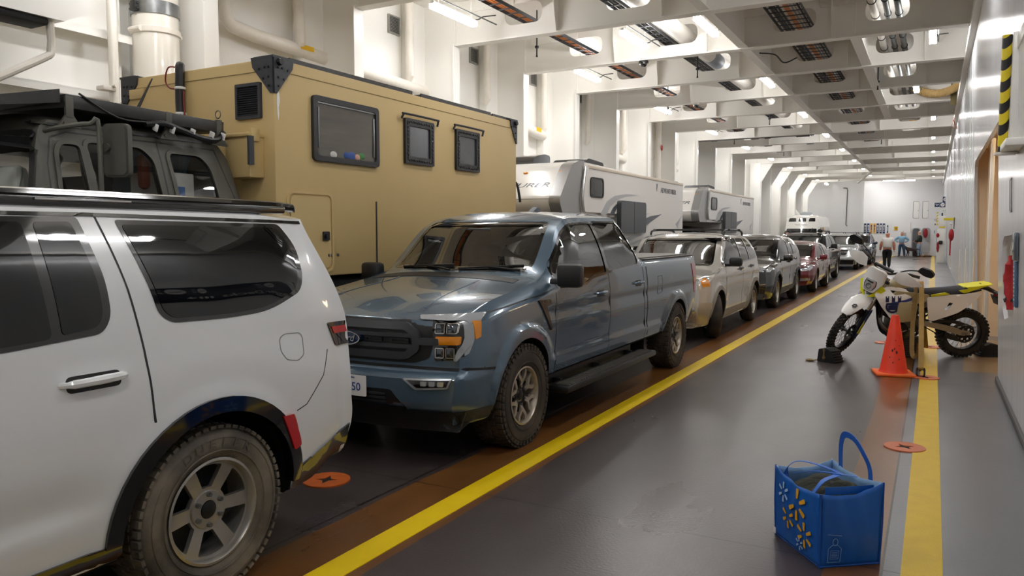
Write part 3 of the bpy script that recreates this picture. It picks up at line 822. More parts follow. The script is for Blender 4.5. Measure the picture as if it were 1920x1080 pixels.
    for k in range(nut):
        a = 2 * PI * k / nut + .5; c = (0, .072 * math.cos(a), .072 * math.sin(a))
        mb = MB(); mb.cyl((h * .52, c[1], c[2]), (h * .68, c[1], c[2]), .0125, .011, 8); mb.build('lug_nut', STEEL, t)
    return t

def seats(parent, rows, xs, z=.55):
    for y in rows:
        for x in xs:
            mb = MB(); mb.box((x, y, z), (.5, .5, .16), .05); mb.box((x, y + .27, z + .36), (.48, .14, .62), .05, (-.18, 0, 0)); mb.box((x, y + .36, z + .76), (.26, .09, .17), .04)
            mb.build('seat', SEATC, parent)
def mirror_part(B, parent, p, mats, size=(.24, .12, .17), r=.04, side=1):
    mb = MB(); mb.box(p, size, r, (0, 0, .12 * side)); mb.box((p[0] - side * size[0] * .55, p[1] - .01, p[2] - size[1] * .4), (.12, .06, .05), .015)
    o = mb.build('mirror', mats[0], parent)
    mb = MB(); mb.box((p[0], p[1] + size[1] * .5, p[2]), (size[0] * .8, .008, size[2] * .75), .003, (0, 0, .12 * side)); mb.build('mirror_glass', CHROME, o)
    return o
def handle_part(B, parent, y, z, m, w=.2, axis='x'):
    p = B.hit('x', y, z, 0)[0]
    mb = MB(); B.patch(mb, rrect(y - w * .42, z - .035, y + w * .42, z + .03, .025), 'x', .0015, .01, .03, mi=1)
    mb.tube([(p - .005, y - w / 2, z), (p + .03, y - w * .36, z + .004), (p + .034, y, z + .006), (p + .03, y + w * .36, z + .008), (p - .005, y + w / 2, z + .008)], [.012, .017, .018, .017, .012], 8, sub=3)
    return mb.build('door_handle', [m, BLACKP], parent)
def plate_part(parent, M, big, small, col='#1d3f8f'):
    mb = MB(); mb.prism(rrect(-.152, -.076, .152, .076, .012), lambda u, v, d: (u, v, d), 0, .004)
    o = mb.build('licence_plate', WHITESIGN, parent); o.matrix_local = M
    mb = MB(); text_mesh(mb, big, .085, Matrix.Translation((0, -.012, .0045))); text_mesh(mb, small, .024, Matrix.Translation((0, .058, .0045))); mb.build('plate_lettering', mat('plate_blue', col, .5), o)
    return o
# ---------------------------------------------------------------- blue-grey pickup
BLUE = mat('blue_grey_car_paint', '#52687a', .25, metal=.3, coat=1.0, var=.12, scale=3, col2='#4a5f70')
def pickup():
    t = thing('pickup_truck', 'blue-grey crew-cab pickup truck parked nose-on behind the white SUV', 'pickup truck', (-3.79, 4.42, 0))
    FW, RW, R = .93, 5.04, .405
    def warp(x, y, z):
        k = 1 - sstep(0, .75, y); a = abs(x) / .95
        d = .17 * a ** 2.6 + .05 * sstep(.98, 1.16, z) - .07 * sstep(.36, .5, z) * (1 - sstep(.66, .72, z)) + .05 * (1 - sstep(.3, .45, z))
        return (x, y + k * d, z)
    def crease(y, z):
        d = 0
        if 1.38 < y < 4.55: d += .028 * (1 - sstep(.60, .70, z)) * sstep(1.38, 1.5, y) * (1 - sstep(4.4, 4.55, y))
        d -= .012 * math.exp(-((z - 1.02) / .05) ** 2) * sstep(1.2, 1.5, y) * (1 - sstep(5.7, 5.9, y))
        return d
    B = Body(dict(L=6.0, step=.045, ns=30, tuck=.055, shin=.03, sharp=30,
        hw=[(0, .87), (.1, .935), (.3, .97), (.7, .98), (5.6, .98), (6, .955)],
        zb=[(0, .30), (.4, .31), (.55, .36), (1.45, .46), (4.4, .47), (5.6, .48), (6, .55)],
        zs=[(0, 1.02), (.15, 1.05), (1.0, 1.13), (1.5, 1.19), (2.0, 1.24), (3.6, 1.31), (3.9, 1.33), (6, 1.34)],
        ze=[(0, 1.06), (.1, 1.09), (.4, 1.16), (1.2, 1.27), (1.5, 1.33), (2.02, 1.76), (2.25, 1.835), (3.42, 1.855), (3.56, 1.80), (3.84, 1.42), (3.9, 1.38), (6, 1.38)],
        wt=[(0, .80), (.15, .85), (1.2, .86), (1.55, .84), (2.05, .735), (2.4, .715), (3.5, .715), (3.82, .86), (3.9, .92), (6, .92)],
        zt=[(0, 1.08), (.1, 1.13), (.4, 1.21), (1.15, 1.31), (1.25, 1.34), (2.05, 1.845), (2.3, 1.905), (3.3, 1.925), (3.5, 1.895), (3.60, 1.83), (3.84, 1.43), (3.9, 1.385), (6, 1.385)],
        flare=[(FW, .40, .47, .032, .09), (RW, .40, .47, .032, .09)], warp=warp, crease=crease))
    fwin = rpoly([(1.60, 1.235), (1.63, 1.39), (2.00, 1.685), (2.20, 1.765), (2.735, 1.79), (2.735, 1.31), (2.36, 1.285), (2.22, 1.235)], [.02, .05, .05, .08, .04, .03, .06, .06])
    rwin = rpoly([(2.80, 1.315), (2.80, 1.793), (3.46, 1.80), (3.54, 1.75), (3.68, 1.44), (3.66, 1.36)], [.03, .04, .06, .05, .05, .05])
    ws = rpoly([(-.73, 1.365), (.73, 1.365), (.655, 1.80), (-.655, 1.80)], .06)
    B.build('body', BLUE, t, [('side', fwin), ('side', rwin), ('front', (ws, 1.0, 2.7)), ('arch', (FW, .40, .468, .50)), ('arch', (RW, .40, .468, .50))], (1.5, 3.72))
    for p, ax, nm, m in ((fwin, 'x', 'window', CLEARG), (rwin, 'x', 'window', TINTG), (fwin, '-x', 'window', CLEARG), (rwin, '-x', 'window', TINTG), (ws, 'front', 'windscreen', CLEARG)):
        mb = MB(); B.patch(mb, p, ax, -.006, .004, .08); mb.build(nm, m, t, 60)
    mb = MB()
    for p in (fwin, rwin): B.ring(mb, p, -.022, 'x', .002, .012, both=True)
    B.patch(mb, [(2.735, 1.31), (2.80, 1.31), (2.80, 1.795), (2.735, 1.79)], 'x', .002, both=True)
    B.ring(mb, ws, .035, 'front', -.002, .01)
    mb.build('window_trim', GLOSSB, t)
    mb = MB()
    for l in ([(1.50, .46), (1.50, .95), (1.56, 1.22)], [(2.77, 1.30), (2.76, .8), (2.74, .48)], [(3.78, 1.36), (3.80, .9), (3.86, .60), (3.86, .47)], [(1.52, .475), (3.84, .48)], [(1.56, 1.22), (1.30, 1.185), (.4, 1.105), (.2, 1.07)]): B.line(mb, l, 'x', .009, both=True)
    B.line(mb, [(3.90, 1.39), (3.905, .9), (3.95, .46)], 'x', .022, both=True)
    mb.build('panel_gap', BLACKP, t)
    mb = MB(); B.line(mb, [(4.28, 1.19), (4.44, 1.19), (4.46, 1.0), (4.28, .98), (4.28, 1.19)], 'x', .006); mb.build('fuel_flap', mat('blue_gap', '#3a4a56', .4), t)
    for y, z in ((2.52, 1.115), (3.60, 1.15)): handle_part(B, t, y, z, BLUE, .22)
    # hood creases, cowl, wipers
    mb = MB(); B.line(mb, [(-.50, .25), (-.42, 1.15)], 'top', .02, .004); B.line(mb, [(.50, .25), (.42, 1.15)], 'top', .02, .004); mb.build('hood_crease', BLUE, t)
    mb = MB(); B.patch(mb, [(-.74, 1.17), (.74, 1.17), (.74, 1.27), (-.74, 1.27)], 'top', .004, .01); mb.build('cowl', BLACKP, t)
    for x0, x1 in ((-.55, .02), (.1, .66)):
        mb = MB(); P = [B.hit('front', x0 + (x1 - x0) * k / 4, 1.385 + .03 * k / 4, .02) for k in range(5)]; mb.tube(P, .009, 6); mb.tube([P[2], P[4] + Vector((.02, -.1, -.04))], .012, 6); mb.build('wiper', BLACKP, t)
    # grille
    mb = MB(); hexa = rpoly([(-.70, 1.06), (-.60, .82), (.60, .82), (.70, 1.06), (.62, 1.075), (-.62, 1.075)], .03)
    B.patch(mb, rpoly([(-.74, 1.075), (-.66, .80), (-.55, .765), (.55, .765), (.66, .80), (.74, 1.075)], .03), 'front', .004, .02)
    g = mb.build('grille', mat('dark_grille_plastic', '#0f1011', .42, bump=.05, bscale=200), t)
    mb = MB()
    outer = rpoly([(-.64, 1.055), (-.48, .785), (.48, .785), (.64, 1.055)], .05); outer = rpoly([(-.50, 1.06), (-.60, .99), (-.60, .86), (-.50, .79), (.50, .79), (.60, .86), (.60, .99), (.50, 1.06)], .03)
    B.ring(mb, outer, .055, 'front', .03, .04)
    for z, h_ in ((.965, .03), (.885, .03)): B.patch(mb, rrect(-.58, z - h_ / 2, .58, z + h_ / 2, .01), 'front', .028, .03)
    B.patch(mb, rrect(-.74, .90, -.57, .95, .01), 'front', .03, .04); B.patch(mb, rrect(.57, .90, .74, .95, .01), 'front', .03, .04)
    mb.build('grille_bars', mat('dark_grille_bar', '#303236', .35), g)
    mb = MB()
    for z in (1.02, .925, .83):
        for k in range(5):
            x = -.44 + k * .22; B.ring(mb, rrect(x - .075, z - .018, x + .075, z + .018, .012), .012, 'front', .018, .02)
    mb.build('grille_insert', BLACKP, g)
    mb = MB(); B.patch(mb, circ(0, .925, .125, 36, .052), 'front', .045, .05, .03, crown=.012); B.ring(mb, circ(0, .925, .125, 36, .052), .007, 'front', .06, .02, mi=1)
    p = B.hit('front', 0, .925, .06); text_mesh(mb, 'Ford', .075, frame(p, (1, 0, 0), (0, 0, 1)), 1, shear=.35)
    mb.build('badge', [mat('badge_blue', '#16294f', .15, coat=1), CHROME], g)
    # head lamps on both corners
    for sg in (1, -1):
        S = lambda P: [(sg * u, v) for u, v in P][::sg]
        mb = MB(); B.patch(mb, S(rpoly([(.68, 1.075), (.70, .765), (.85, .775), (.90, .86), (.92, 1.06), (.91, 1.085)], .015)), 'front', .006, .02)
        h = mb.build('headlamp', mat('lamp_black', '#0c0c0e', .12, coat=1), t); h.location = (0, 0, .02)
        mb = MB(); B.patch(mb, S(rpoly([(.56, 1.09), (.915, 1.10), (.93, 1.05), (.915, .87), (.86, .765), (.835, .775), (.885, .89), (.905, 1.03), (.88, 1.055), (.60, 1.065)], .012)), 'front', .02, .02, .04); mb.build('light_guide', mat('pale_light_guide', '#a3a8ad', .2, coat=1), h)
        for (x0, z0, x1, z1) in ((.715, .965, .785, 1.04), (.795, .965, .865, 1.04), (.715, .79, .78, .865), (.788, .79, .85, .865)):
            mb = MB(); B.patch(mb, S(rrect(x0, z0, x1, z1, .012)), 'front', .018, .015, .03, crown=.008); B.ring(mb, S(rrect(x0, z0, x1, z1, .012)), .006, 'front', .03, .02, mi=1); mb.build('lamp_unit', [mat('lamp_reflector', '#6d7278', .1, metal=.9), CHROME], h)
        mb = MB(); B.patch(mb, S(rrect(.715, .885, .875, .945, .012)), 'front', .024, .02, .03, crown=.01); mb.build('amber_bar', AMBER, h)
        mb = MB(); B.patch(mb, rpoly([(.25, 1.05), (.325, 1.045), (.30, .93), (.25, .915)], .01), 'x' if sg > 0 else '-x', .012, .02, .03); mb.build('side_marker', AMBER, h)
        mb = MB(); B.patch(mb, rpoly([(.185, 1.075), (.25, 1.07), (.245, .92), (.20, .82), (.165, .80)], .01), 'x' if sg > 0 else '-x', .006, .015, .04); mb.build('light_guide', MATS['pale_light_guide'], h)
        # bumper lamp pod
        mb = MB(); B.patch(mb, rpoly([(.10, 1.07), (.20, 1.07), (.18, .80), (.10, .79)], .01), 'x' if sg > 0 else '-x', .004, .015, .04); mb.build('lamp_housing', MATS['lamp_black'], h)
        mb = MB(); B.patch(mb, S(rpoly([(.50, .665), (.86, .675), (.83, .60), (.60, .585)], .015)), 'front', .006, .015); B.ring(mb, S(rpoly([(.50, .665), (.86, .675), (.83, .60), (.60, .585)], .015)), .012, 'front', .016, .02, mi=1)
        f = mb.build('fog_lamp', [DARKLENS, mat('satin_bezel', '#9da1a4', .3, metal=.5)], t)
        for k in range(3): mb = MB(); x = .66 + k * .06; B.patch(mb, S(rrect(x - .02, .615, x + .02, .65, .008)), 'front', .014, .012, .02); mb.build('lamp_cell', LENS, f)
    # bumper: gap, lower opening, valance
    mb = MB(); B.line(mb, [(-.95, .725), (-.5, .735), (.5, .735), (.95, .725)], 'front', .022, .002)
    B.line(mb, [(.20, .725), (.46, .70)], 'x', .018, both=True)
    B.patch(mb, rpoly([(-.52, .44), (.52, .44), (.40, .575), (-.40, .575)], .02), 'front', .003, .01)
    B.patch(mb, rpoly([(-.86, .27), (.86, .27), (.90, .42), (.52, .43), (.45, .46), (-.45, .46), (-.52, .43), (-.90, .42)], .01), 'front', .012, .02)
    mb.build('bumper_opening', BLACKP, t)
    mb = MB(); B.patch(mb, [(.12, .29), (.47, .31), (.45, .42), (.14, .42)], 'x', .006, .02, both=True); mb.build('valance', mat('dusty_black_plastic', '#24262a', .55, var=.5, scale=6, col2='#4a4744'), t)
    mb = MB()
    for z in (.48, .51, .54): B.patch(mb, rrect(-.36, z - .008, .36, z + .008, .004), 'front', .008, .02)
    mb.build('lower_grille', mat('dark_grille_bar', '#303236', .35), t)
    p = B.hit('front', 0, .63, .02); plate_part(t, frame((0.075, p[1] - .02, .59), (1, 0, 0), (0, 0, 1)), '     50', 'Columbia')
    # fender badge
    mb = MB(); B.patch(mb, rpoly([(1.20, 1.145), (1.42, 1.135), (1.42, 1.10), (1.33, 1.09), (1.40, .90), (1.385, .875), (1.26, 1.06)], .01), 'x', .012, .02, .03, both=True)
    b = mb.build('fender_vent', mat('bronze_trim', '#4a4038', .3, metal=.7), t)
    mb = MB(); p = B.hit('x', 1.31, 1.117, .014); text_mesh(mb, 'F-150', .045, frame(p, (0, 1, 0), (0, 0, 1)), sx=1.25); mb.build('badge_lettering', CHROME, b)
    mirror_part(B, t, (1.10, 1.52, 1.335), [BLACKP], (.22, .13, .20), .035); mirror_part(B, t, (-1.02, 1.52, 1.31), [BLACKP], (.22, .13, .20), .035, -1)
    # rear: lamp, bed cover, fin
    mb = MB(); B.patch(mb, rpoly([(5.74, 1.29), (5.985, 1.28), (5.985, .88), (5.88, .90), (5.80, 1.1)], .015), 'x', .006, .015, .04, both=True); mb.build('tail_lamp', REDLENS, t)
    mb = MB(); B.patch(mb, rrect(-.84, 3.98, .84, 5.95, .03), 'top', .03, .03); mb.build('bed_cover', mat('tonneau_vinyl', '#4a463f', .5, bump=.1, bscale=80), t)
    for x in (.88, -.88): mb = MB(); B.patch(mb, rrect(min(x - .03, x + .03), 3.95, max(x - .03, x + .03), 5.97, .01), 'top', .018, .02); mb.build('bed_rail', BLACKP, t)
    mb = MB(); mb.prism([(-.09, 0), (.09, 0), (.09, .03), (.02, .055)], lambda u, v, d: (d, 3.0 + u, 1.92 + v), -.03, .03); mb.build('aerial_fin', BLUE, t)
    # running boards
    for sg in (1, -1):
        mb = MB(); mb.box((sg * 1.015, 2.62, .365), (.22, 2.36, .06), .02); rb = mb.build('running_board', BLACKP, t)
        mb = MB()
        for k in range(46): mb.box((sg * 1.04, 1.52 + k * .048, .399), (.13, .022, .012))
        mb.build('tread_strip', mat('dusty_tread', '#5b5751', .7), rb)
        for y in (1.7, 2.6, 3.5): mb = MB(); mb.box((sg * .84, y, .39), (.2, .06, .05)); mb.build('board_bracket', BLACKP, rb)
        mb = MB(); mb.box((sg * .80, 2.6, .40), (.12, 2.2, .16), .02); mb.build('rocker_panel', BLACKP, t)
    mb = MB(); B.patch(mb, rrect(4.46, .22, 4.49, .48, .005), 'x', -.06, .2); mb.build('mud_flap', BLACKP, t)
    for y in (FW, RW):
        for sg in (1, -1): wheel('wheel', t, (sg * .855, y, R), R, .28, .235, 6, 'ysplit', mat('muddy_tyre_rubber', '#2e2823', .85, var=.9, scale=5, col2='#50453a'), mat('bronze_silver_alloy', '#bdb3a5', .35, metal=.6, var=.4, scale=9, col2='#6d6459'), sg, lugs=44)
    # cabin
    seats(t, (2.35, 3.25), (-.38, .38), .72)
    mb = MB(); mb.box((0, 1.62, 1.12), (1.5, .45, .28), .08); mb.box((.38, 1.85, 1.2), (.4, .12, .12), .04); mb.build('dashboard', mat('dash_grey', '#3b3d40', .6), t)
    mb = MB(); mb.lathe([(.19 + .016 * math.cos(a), .016 * math.sin(a)) for a in [2 * PI * k / 8 for k in range(8)]], Matrix.Translation((.38, 1.98, 1.2)) @ Matrix.Rotation(math.radians(65), 4, 'X'), 28, closed=True); mb.tube([(.38, 1.82, 1.12), (.38, 1.98, 1.2)], .03, 8); mb.box((.38, 1.98, 1.2), (.3, .03, .05), .01); mb.build('steering_wheel', mat('wheel_leather', '#55524c', .6), t)
    mb = MB(); mb.tube([(-.66, 1.72, 1.45), (-.62, 1.80, 1.5), (-.58, 1.98, 1.62), (-.58, 2.02, 1.64)], .02, 8, sub=4); mb.build('grab_handle', mat('pale_trim', '#b3ad9e', .6), t)
    mb = MB(); mb.box((0, 1.85, 1.70), (.26, .04, .08), .015); mb.build('rear_view_mirror', BLACKP, t)
    return t
pickup()

# ---------------------------------------------------------------- white SUV beside the camera
WHITEC = mat('white_car_paint', '#eef0f2', .2, coat=1.0)
def white_suv():
    t = thing('suv', 'large white SUV with dark rear windows nearest the camera, seen from its rear quarter', 'car', (-3.90, -2.02, 0))
    FW, RW, R = 1.31, 4.43, .40
    def warp(x, y, z):
        k = sstep(4.65, 5.49, y); a = abs(x) / 1.0
        d = -.10 * a ** 3 - .19 * sstep(1.15, 1.8, z) - .05 * (1 - sstep(.35, .62, z)) + .02 * math.exp(-((z - .66) / .1) ** 2)
        k2 = 1 - sstep(0, .8, y)
        return (x, y + k * d + k2 * (.15 * a ** 2.5 + .06 * sstep(.9, 1.2, z)), z)
    def crease(y, z):
        d = .02 * math.exp(-((z - 1.26) / .05) ** 2) * .3
        d += -.02 * sstep(.55, .62, z) * (1 - sstep(.62, .80, z)) * sstep(1.9, 2.2, y) * (1 - sstep(3.7, 3.95, y))
        d += .018 * (1 - sstep(0.92, 1.14, abs(z - .2) + abs(y - RW) * .25)) * sstep(3.9, 4.2, y)
        return d
    B = Body(dict(L=5.49, step=.045, ns=30, ng=14, tuck=.05, shin=.035, crown=3.0,
        hw=[(0, .86), (.15, .95), (.5, 1.0), (5.0, 1.02), (5.3, 1.0), (5.4, .985)],
        zb=[(0, .3), (.5, .32), (5.0, .33), (5.25, .36), (5.4, .42)],
        zs=[(0, 1.0), (1.5, 1.20), (2.5, 1.24), (4.4, 1.27), (5.4, 1.28)],
        ze=[(0, 1.05), (.2, 1.1), (1.4, 1.22), (1.6, 1.25), (2.35, 1.76), (2.7, 1.80), (5.0, 1.79), (5.4, 1.775)],
        wt=[(0, .8), (1.4, .88), (2.4, .80), (5.0, .80), (5.4, .765)],
        zt=[(0, 1.07), (.2, 1.15), (1.3, 1.27), (1.5, 1.3), (2.4, 1.83), (2.8, 1.87), (4.9, 1.86), (5.4, 1.825)],
        flare=[(RW, .40, .50, .012, .08), (FW, .40, .50, .012, .08)], warp=warp, crease=crease))
    B.build('body', WHITEC, t, [('arch', (RW, .40, .475, .55)), ('arch', (FW, .40, .475, .55))])
    q = rpoly([(4.09, 1.755), (4.16, 1.46), (4.18, 1.35), (4.235, 1.305), (4.54, 1.297), (4.80, 1.307), (5.04, 1.39), (5.09, 1.46), (5.115, 1.63), (5.045, 1.745)], [.02, .06, .05, .05, .1, .1, .06, .06, .06, .03])
    q_in = rpoly([(4.115, 1.735), (4.185, 1.46), (4.205, 1.36), (4.25, 1.325), (4.54, 1.317), (4.79, 1.327), (5.00, 1.40), (5.05, 1.47), (5.07, 1.62), (5.01, 1.725)], [.02, .06, .05, .05, .1, .1, .06, .06, .06, .03])
    d = rpoly([(2.90, 1.245), (2.92, 1.755), (3.93, 1.765), (3.97, 1.50), (3.965, 1.36), (3.92, 1.295), (3.55, 1.268)], [.03, .05, .02, .1, .05, .06, .1])
    d_in = rpoly([(2.92, 1.27), (2.94, 1.735), (3.70, 1.742), (3.715, 1.297), (3.5, 1.285)], [.03, .04, .02, .03, .1])
    d_in2 = rpoly([(3.745, 1.742), (3.895, 1.745), (3.935, 1.50), (3.93, 1.37), (3.90, 1.322), (3.755, 1.305)], [.02, .02, .1, .05, .04, .02])
    f = rpoly([(1.75, 1.25), (2.35, 1.70), (2.82, 1.755), (2.82, 1.25)], .04)
    mb = MB()
    for p in (q, d, f): B.patch(mb, p, 'x', .003, .01, both=True)
    B.line(mb, [(1.9, 1.772), (4.0, 1.775), (5.28, 1.755)], 'x', .016, .003, both=True)
    mb.build('window_surround', GLOSSB, t)
    for p, nm in ((q_in, 'quarter_window'), (d_in, 'rear_door_window'), (d_in2, 'rear_door_window'), (f, 'front_door_window')):
        for ax in ('x', '-x'): mb = MB(); B.patch(mb, p, ax, .006, .006, .08); mb.build(nm, PRIV, t, 60)
    mb = MB(); B.line(mb, [(4.01, 1.765), (4.06, 1.46), (4.09, 1.2), (4.105, .9)], 'x', .009, both=True); B.line(mb, [(2.86, 1.76), (2.86, .42)], 'x', .009, both=True); B.line(mb, [(4.01, 1.84), (4.012, 1.775)], 'x', .008, both=True)
    B.line(mb, [(5.20, 1.06), (5.14, .93), (5.0, .80), (4.93, .78)], 'x', .005)
    mb.build('panel_gap', mat('shadow_gap', '#2a2a2c', .6), t)
    mb = MB(); fl = rpoly([(4.84, 1.165), (4.88, 1.185), (4.99, 1.18), (5.01, 1.155), (5.0, 1.06), (4.95, 1.035), (4.87, 1.05), (4.835, 1.10)], .02); B.ring(mb, fl, .005, 'x', .0015, .004); mb.build('fuel_flap', mat('fuel_gap', '#8d8f92', .5), t)
    handle_part(B, t, 3.86, 1.115, WHITEC, .27)
    # arch cladding, sill, bumper
    def arc(y, r0, r1, a0, a1, n=26): return [(y + r1 * math.cos(a0 + (a1 - a0) * k / n), .40 + r1 * math.sin(a0 + (a1 - a0) * k / n)) for k in range(n + 1)] + [(y + r0 * math.cos(a1 + (a0 - a1) * k / n), .40 + r0 * math.sin(a1 + (a0 - a1) * k / n)) for k in range(n + 1)]
    for y in (RW, FW):
        mb = MB(); B.patch(mb, arc(y, .474, .545, .02, PI - .02), 'x', .016, .06, .05, both=True)
        mb.build('arch_trim', GLOSSB, t)
    mb = MB(); B.patch(mb, rpoly([(4.80, .78), (4.885, .775), (4.94, .60), (4.89, .585)], .01), 'x', .024, .03, .03, both=True); mb.build('side_reflector', REDLENS, t)
    mb = MB(); B.patch(mb, [(1.84, .33), (3.965, .33), (3.955, .42), (1.84, .40)], 'x', .012, .04, .06, both=True)
    mb.build('sill_trim', GLOSSB, t)
    mb = MB(); B.patch(mb, rpoly([(4.89, .36), (5.40, .38), (5.46, .50), (5.48, .665), (5.38, .60), (4.95, .47)], .01), 'x', .012, .03, .05, both=True); B.patch(mb, rrect(-.9, .40, .9, .60, .02), 'rear', .012, .03, .1)
    mb.build('bumper', GLOSSB, t)
    mb = MB(); B.patch(mb, rpoly([(5.22, 1.205), (5.47, 1.20), (5.475, 1.075), (5.28, 1.07)], .015), 'x', .008, .02, .04, both=True); B.patch(mb, rrect(.55, 1.07, .95, 1.20, .02), 'rear', .008, .02); B.patch(mb, rrect(-.95, 1.07, -.55, 1.20, .02), 'rear', .008, .02)
    l = mb.build('tail_lamp', DARKLENS, t)
    mb = MB(); B.patch(mb, rpoly([(5.25, 1.18), (5.46, 1.175), (5.46, 1.14), (5.27, 1.14)], .01), 'x', .012, .01, .04); mb.build('lamp_strip', mat('red_lens', '#8d0f16'), l)
    for sg in (1, -1):
        mb = MB(); mb.tube([(sg * .74, 2.5, 1.82), (sg * .745, 2.7, 1.85), (sg * .745, 3.6, 1.855), (sg * .745, 5.05, 1.845), (sg * .735, 5.22, 1.82)], [.022, .024, .024, .024, .02], 8, sub=3)
        mb.box((sg * .745, 3.72, 1.825), (.05, 2.85, .05), .015); r2 = mb.build('roof_rail', GLOSSB, t); r = r2 if sg > 0 else r
    mb = MB(); mb.box((.775, 4.0, 1.835), (.012, .42, .012), .004); mb.build('rail_inlay', CHROME, r)
    for y in (FW, RW):
        for sg in (1, -1): wheel('wheel', t, (sg * .875, y, R), R, .275, .25, 6, 'wide6', RUBBERD, ALLOY, sg, lugs=58, lug_in=.0065, mark='DUELER' if sg > 0 else None)
    return t
white_suv()
# ---------------------------------------------------------------- the line of cars behind the pickup
SILVER = mat('silver_car_paint', '#c4c1ba', .25, metal=.35, coat=1.0)
BEIGE = mat('beige_silver_bumper', '#b9ae98', .3, metal=.3, coat=.6)
CHARC = mat('charcoal_car_paint', '#15181b', .2, metal=.1, coat=1.0)
RED = mat('dark_red_car_paint', '#6f1526', .2, metal=.35, coat=1.0)
DKGREY = mat('dark_grey_car_paint', '#2b2e31', .22, metal=.35, coat=1.0)
SILVER2 = mat('bright_silver_car_paint', '#c9cdd0', .22, metal=.4, coat=1.0)
NAVY = mat('navy_car_paint', '#22324f', .2, metal=.3, coat=1.0)
CLAD = mat('grey_cladding', '#4a4c4e', .55)
def car(label, loc, paint, L, hw, H, FW, RW, R, rim, cowl, wst, rend, zh0, zh1, belt0, belt1, lamps, grilles, clad=None, rack=False, style='plain', spokes=5, steer=0.0, tail=None, mirror=None, name='car', cat='car', bumper=None, bed=None, cabin=True, seams=True, wsx=.64, extras=None, tyre=RUBBER, hood_y=.25):
    t = thing(name, label, cat, loc)
    wt = hw - .22; ze = H - .055
    def warp(x, y, z):
        k = 1 - sstep(0, .8, y); a = abs(x) / hw; k2 = sstep(L - .6, L, y)
        return (x, y + k * (.26 * a ** 2.6 + .10 * sstep(.6, 1.0, z) + .05 * (1 - sstep(.25, .45, z)) - .05 * math.exp(-((z - .52) / .12) ** 2)) - k2 * (.18 * a ** 3 + .10 * sstep(.9, 1.3, z)), z)
    if bed:
        cb = bed
        ze_l = [(0, zh0 - .05), (.15, zh0), (cowl - .1, zh1 - .05), (cowl + .15, zh1), (wst, ze - .05), (wst + .3, ze), (rend, ze), (cb, belt1 + .08), (cb + .1, belt1 + .05), (L, belt1 + .05)]
        wt_l = [(0, hw - .14), (cowl, hw - .1), (wst, wt), (rend, wt), (cb, hw - .08), (L, hw - .06)]
        zt_l = [(0, zh0 - .03), (.15, zh0 + .03), (cowl - .1, zh1), (cowl, zh1 + .02), (wst, H - .05), (wst + .35, H), (rend, H - .01), (cb, belt1 + .09), (cb + .1, belt1 + .055), (L, belt1 + .055)]
    else:
        ze_l = [(0, zh0 - .05), (.15, zh0), (cowl - .1, zh1 - .05), (cowl + .2, zh1), (wst, ze - .05), (wst + .4, ze), (rend, ze - .03), (L - .25, belt1 + .22), (L, belt1 + .02)]
        wt_l = [(0, hw - .16), (cowl, hw - .12), (wst, wt + .02), (rend, wt), (L - .25, hw - .14), (L, hw - .12)]
        zt_l = [(0, zh0 - .03), (.15, zh0 + .04), (cowl - .1, zh1), (cowl, zh1 + .02), (wst, H - .06), (wst + .5, H), (rend, H - .04), (L - .25, belt1 + .27), (L, belt1 + .05)]
    def crease(y, z): return -.02 * math.exp(-((z - .62) / .10) ** 2) * sstep(FW + .5, FW + .8, y) * (1 - sstep(RW - .8, RW - .5, y)) + .012 * math.exp(-((z - belt0 + .12) / .04) ** 2)
    B = Body(dict(L=L, step=.07, ns=22, ng=10, nt=10, tuck=.06, shin=.035, sharp=34, crown=2.8, hw=[(0, hw - .12), (.2, hw - .03), (.5, hw), (L - .4, hw), (L, hw - .07)], zb=[(0, .22), (.5, .24), (L - .4, .27), (L, .38)],
        zs=[(0, zh0 - .10), (.3, zh0 - .05), (cowl, belt0 - .03), (cowl + .5, belt0), (rend, belt1), (L, belt1 - .02)], ze=ze_l, wt=wt_l, zt=zt_l, flare=[(FW, R, R + .05, .025, .07), (RW, R, R + .05, .025, .07)], warp=warp, crease=crease))
    c = B.c; yb = (cowl + .5 + rend) / 2 + .05; top = lambda y: c['ze'](y) - .045; bel = lambda y: c['zs'](y) + .035
    yq = (bed - .05 if bed else min(RW + .15, L - .75)); wins = []
    wins.append(rpoly([(cowl + .38, bel(cowl + .4)), (wst + .05, top(wst + .1) - .02), (wst + .3, top(wst + .3)), (yb - .04, top(yb)), (yb - .04, bel(yb))], [.03, .08, .06, .03, .03]))
    if bed: wins.append(rpoly([(yb + .04, bel(yb)), (yb + .04, top(yb)), (rend - .02, top(rend - .05)), (bed - .22, bel(bed) + .06), (bed - .24, bel(bed))], [.03, .03, .06, .05, .05]))
    else:
        y2 = min(RW - .05, rend - .35); wins.append(rpoly([(yb + .04, bel(yb)), (yb + .04, top(yb)), (y2 - .04, top(y2)), (y2 + .02, bel(y2))], .03))
        wins.append(rpoly([(y2 + .12, bel(y2)), (y2 + .05, top(y2)), (rend - .02, top(rend) - .01), (rend + .32, bel(rend + .3) + .10), (rend + .25, bel(rend) + .02)], [.03, .03, .08, .06, .06]))
    ws = rpoly([(-hw + .22, zh1 + .05), (hw - .22, zh1 + .05), (wsx, H - .10), (-wsx, H - .10)], .06)
    cuts = [('arch', (FW, R, R + .05, hw - .42)), ('arch', (RW, R, R + .05, hw - .42))]
    if cabin: cuts = [('side', w) for w in wins[:2]] + [('front', (ws, cowl - .4, wst + .7))] + cuts
    B.build('body', paint, t, cuts, (cowl + .15, (bed or rend + .1) - .1) if cabin else None)
    for i, w in enumerate(wins):
        for ax in ('x', '-x'):
            mb = MB(); B.patch(mb, w, ax, -.005 if cabin and i < 2 else .003, .004, .1); mb.build('window', (CLEARG if i == 0 else TINTG) if cabin and i < 2 else PRIV, t, 60)
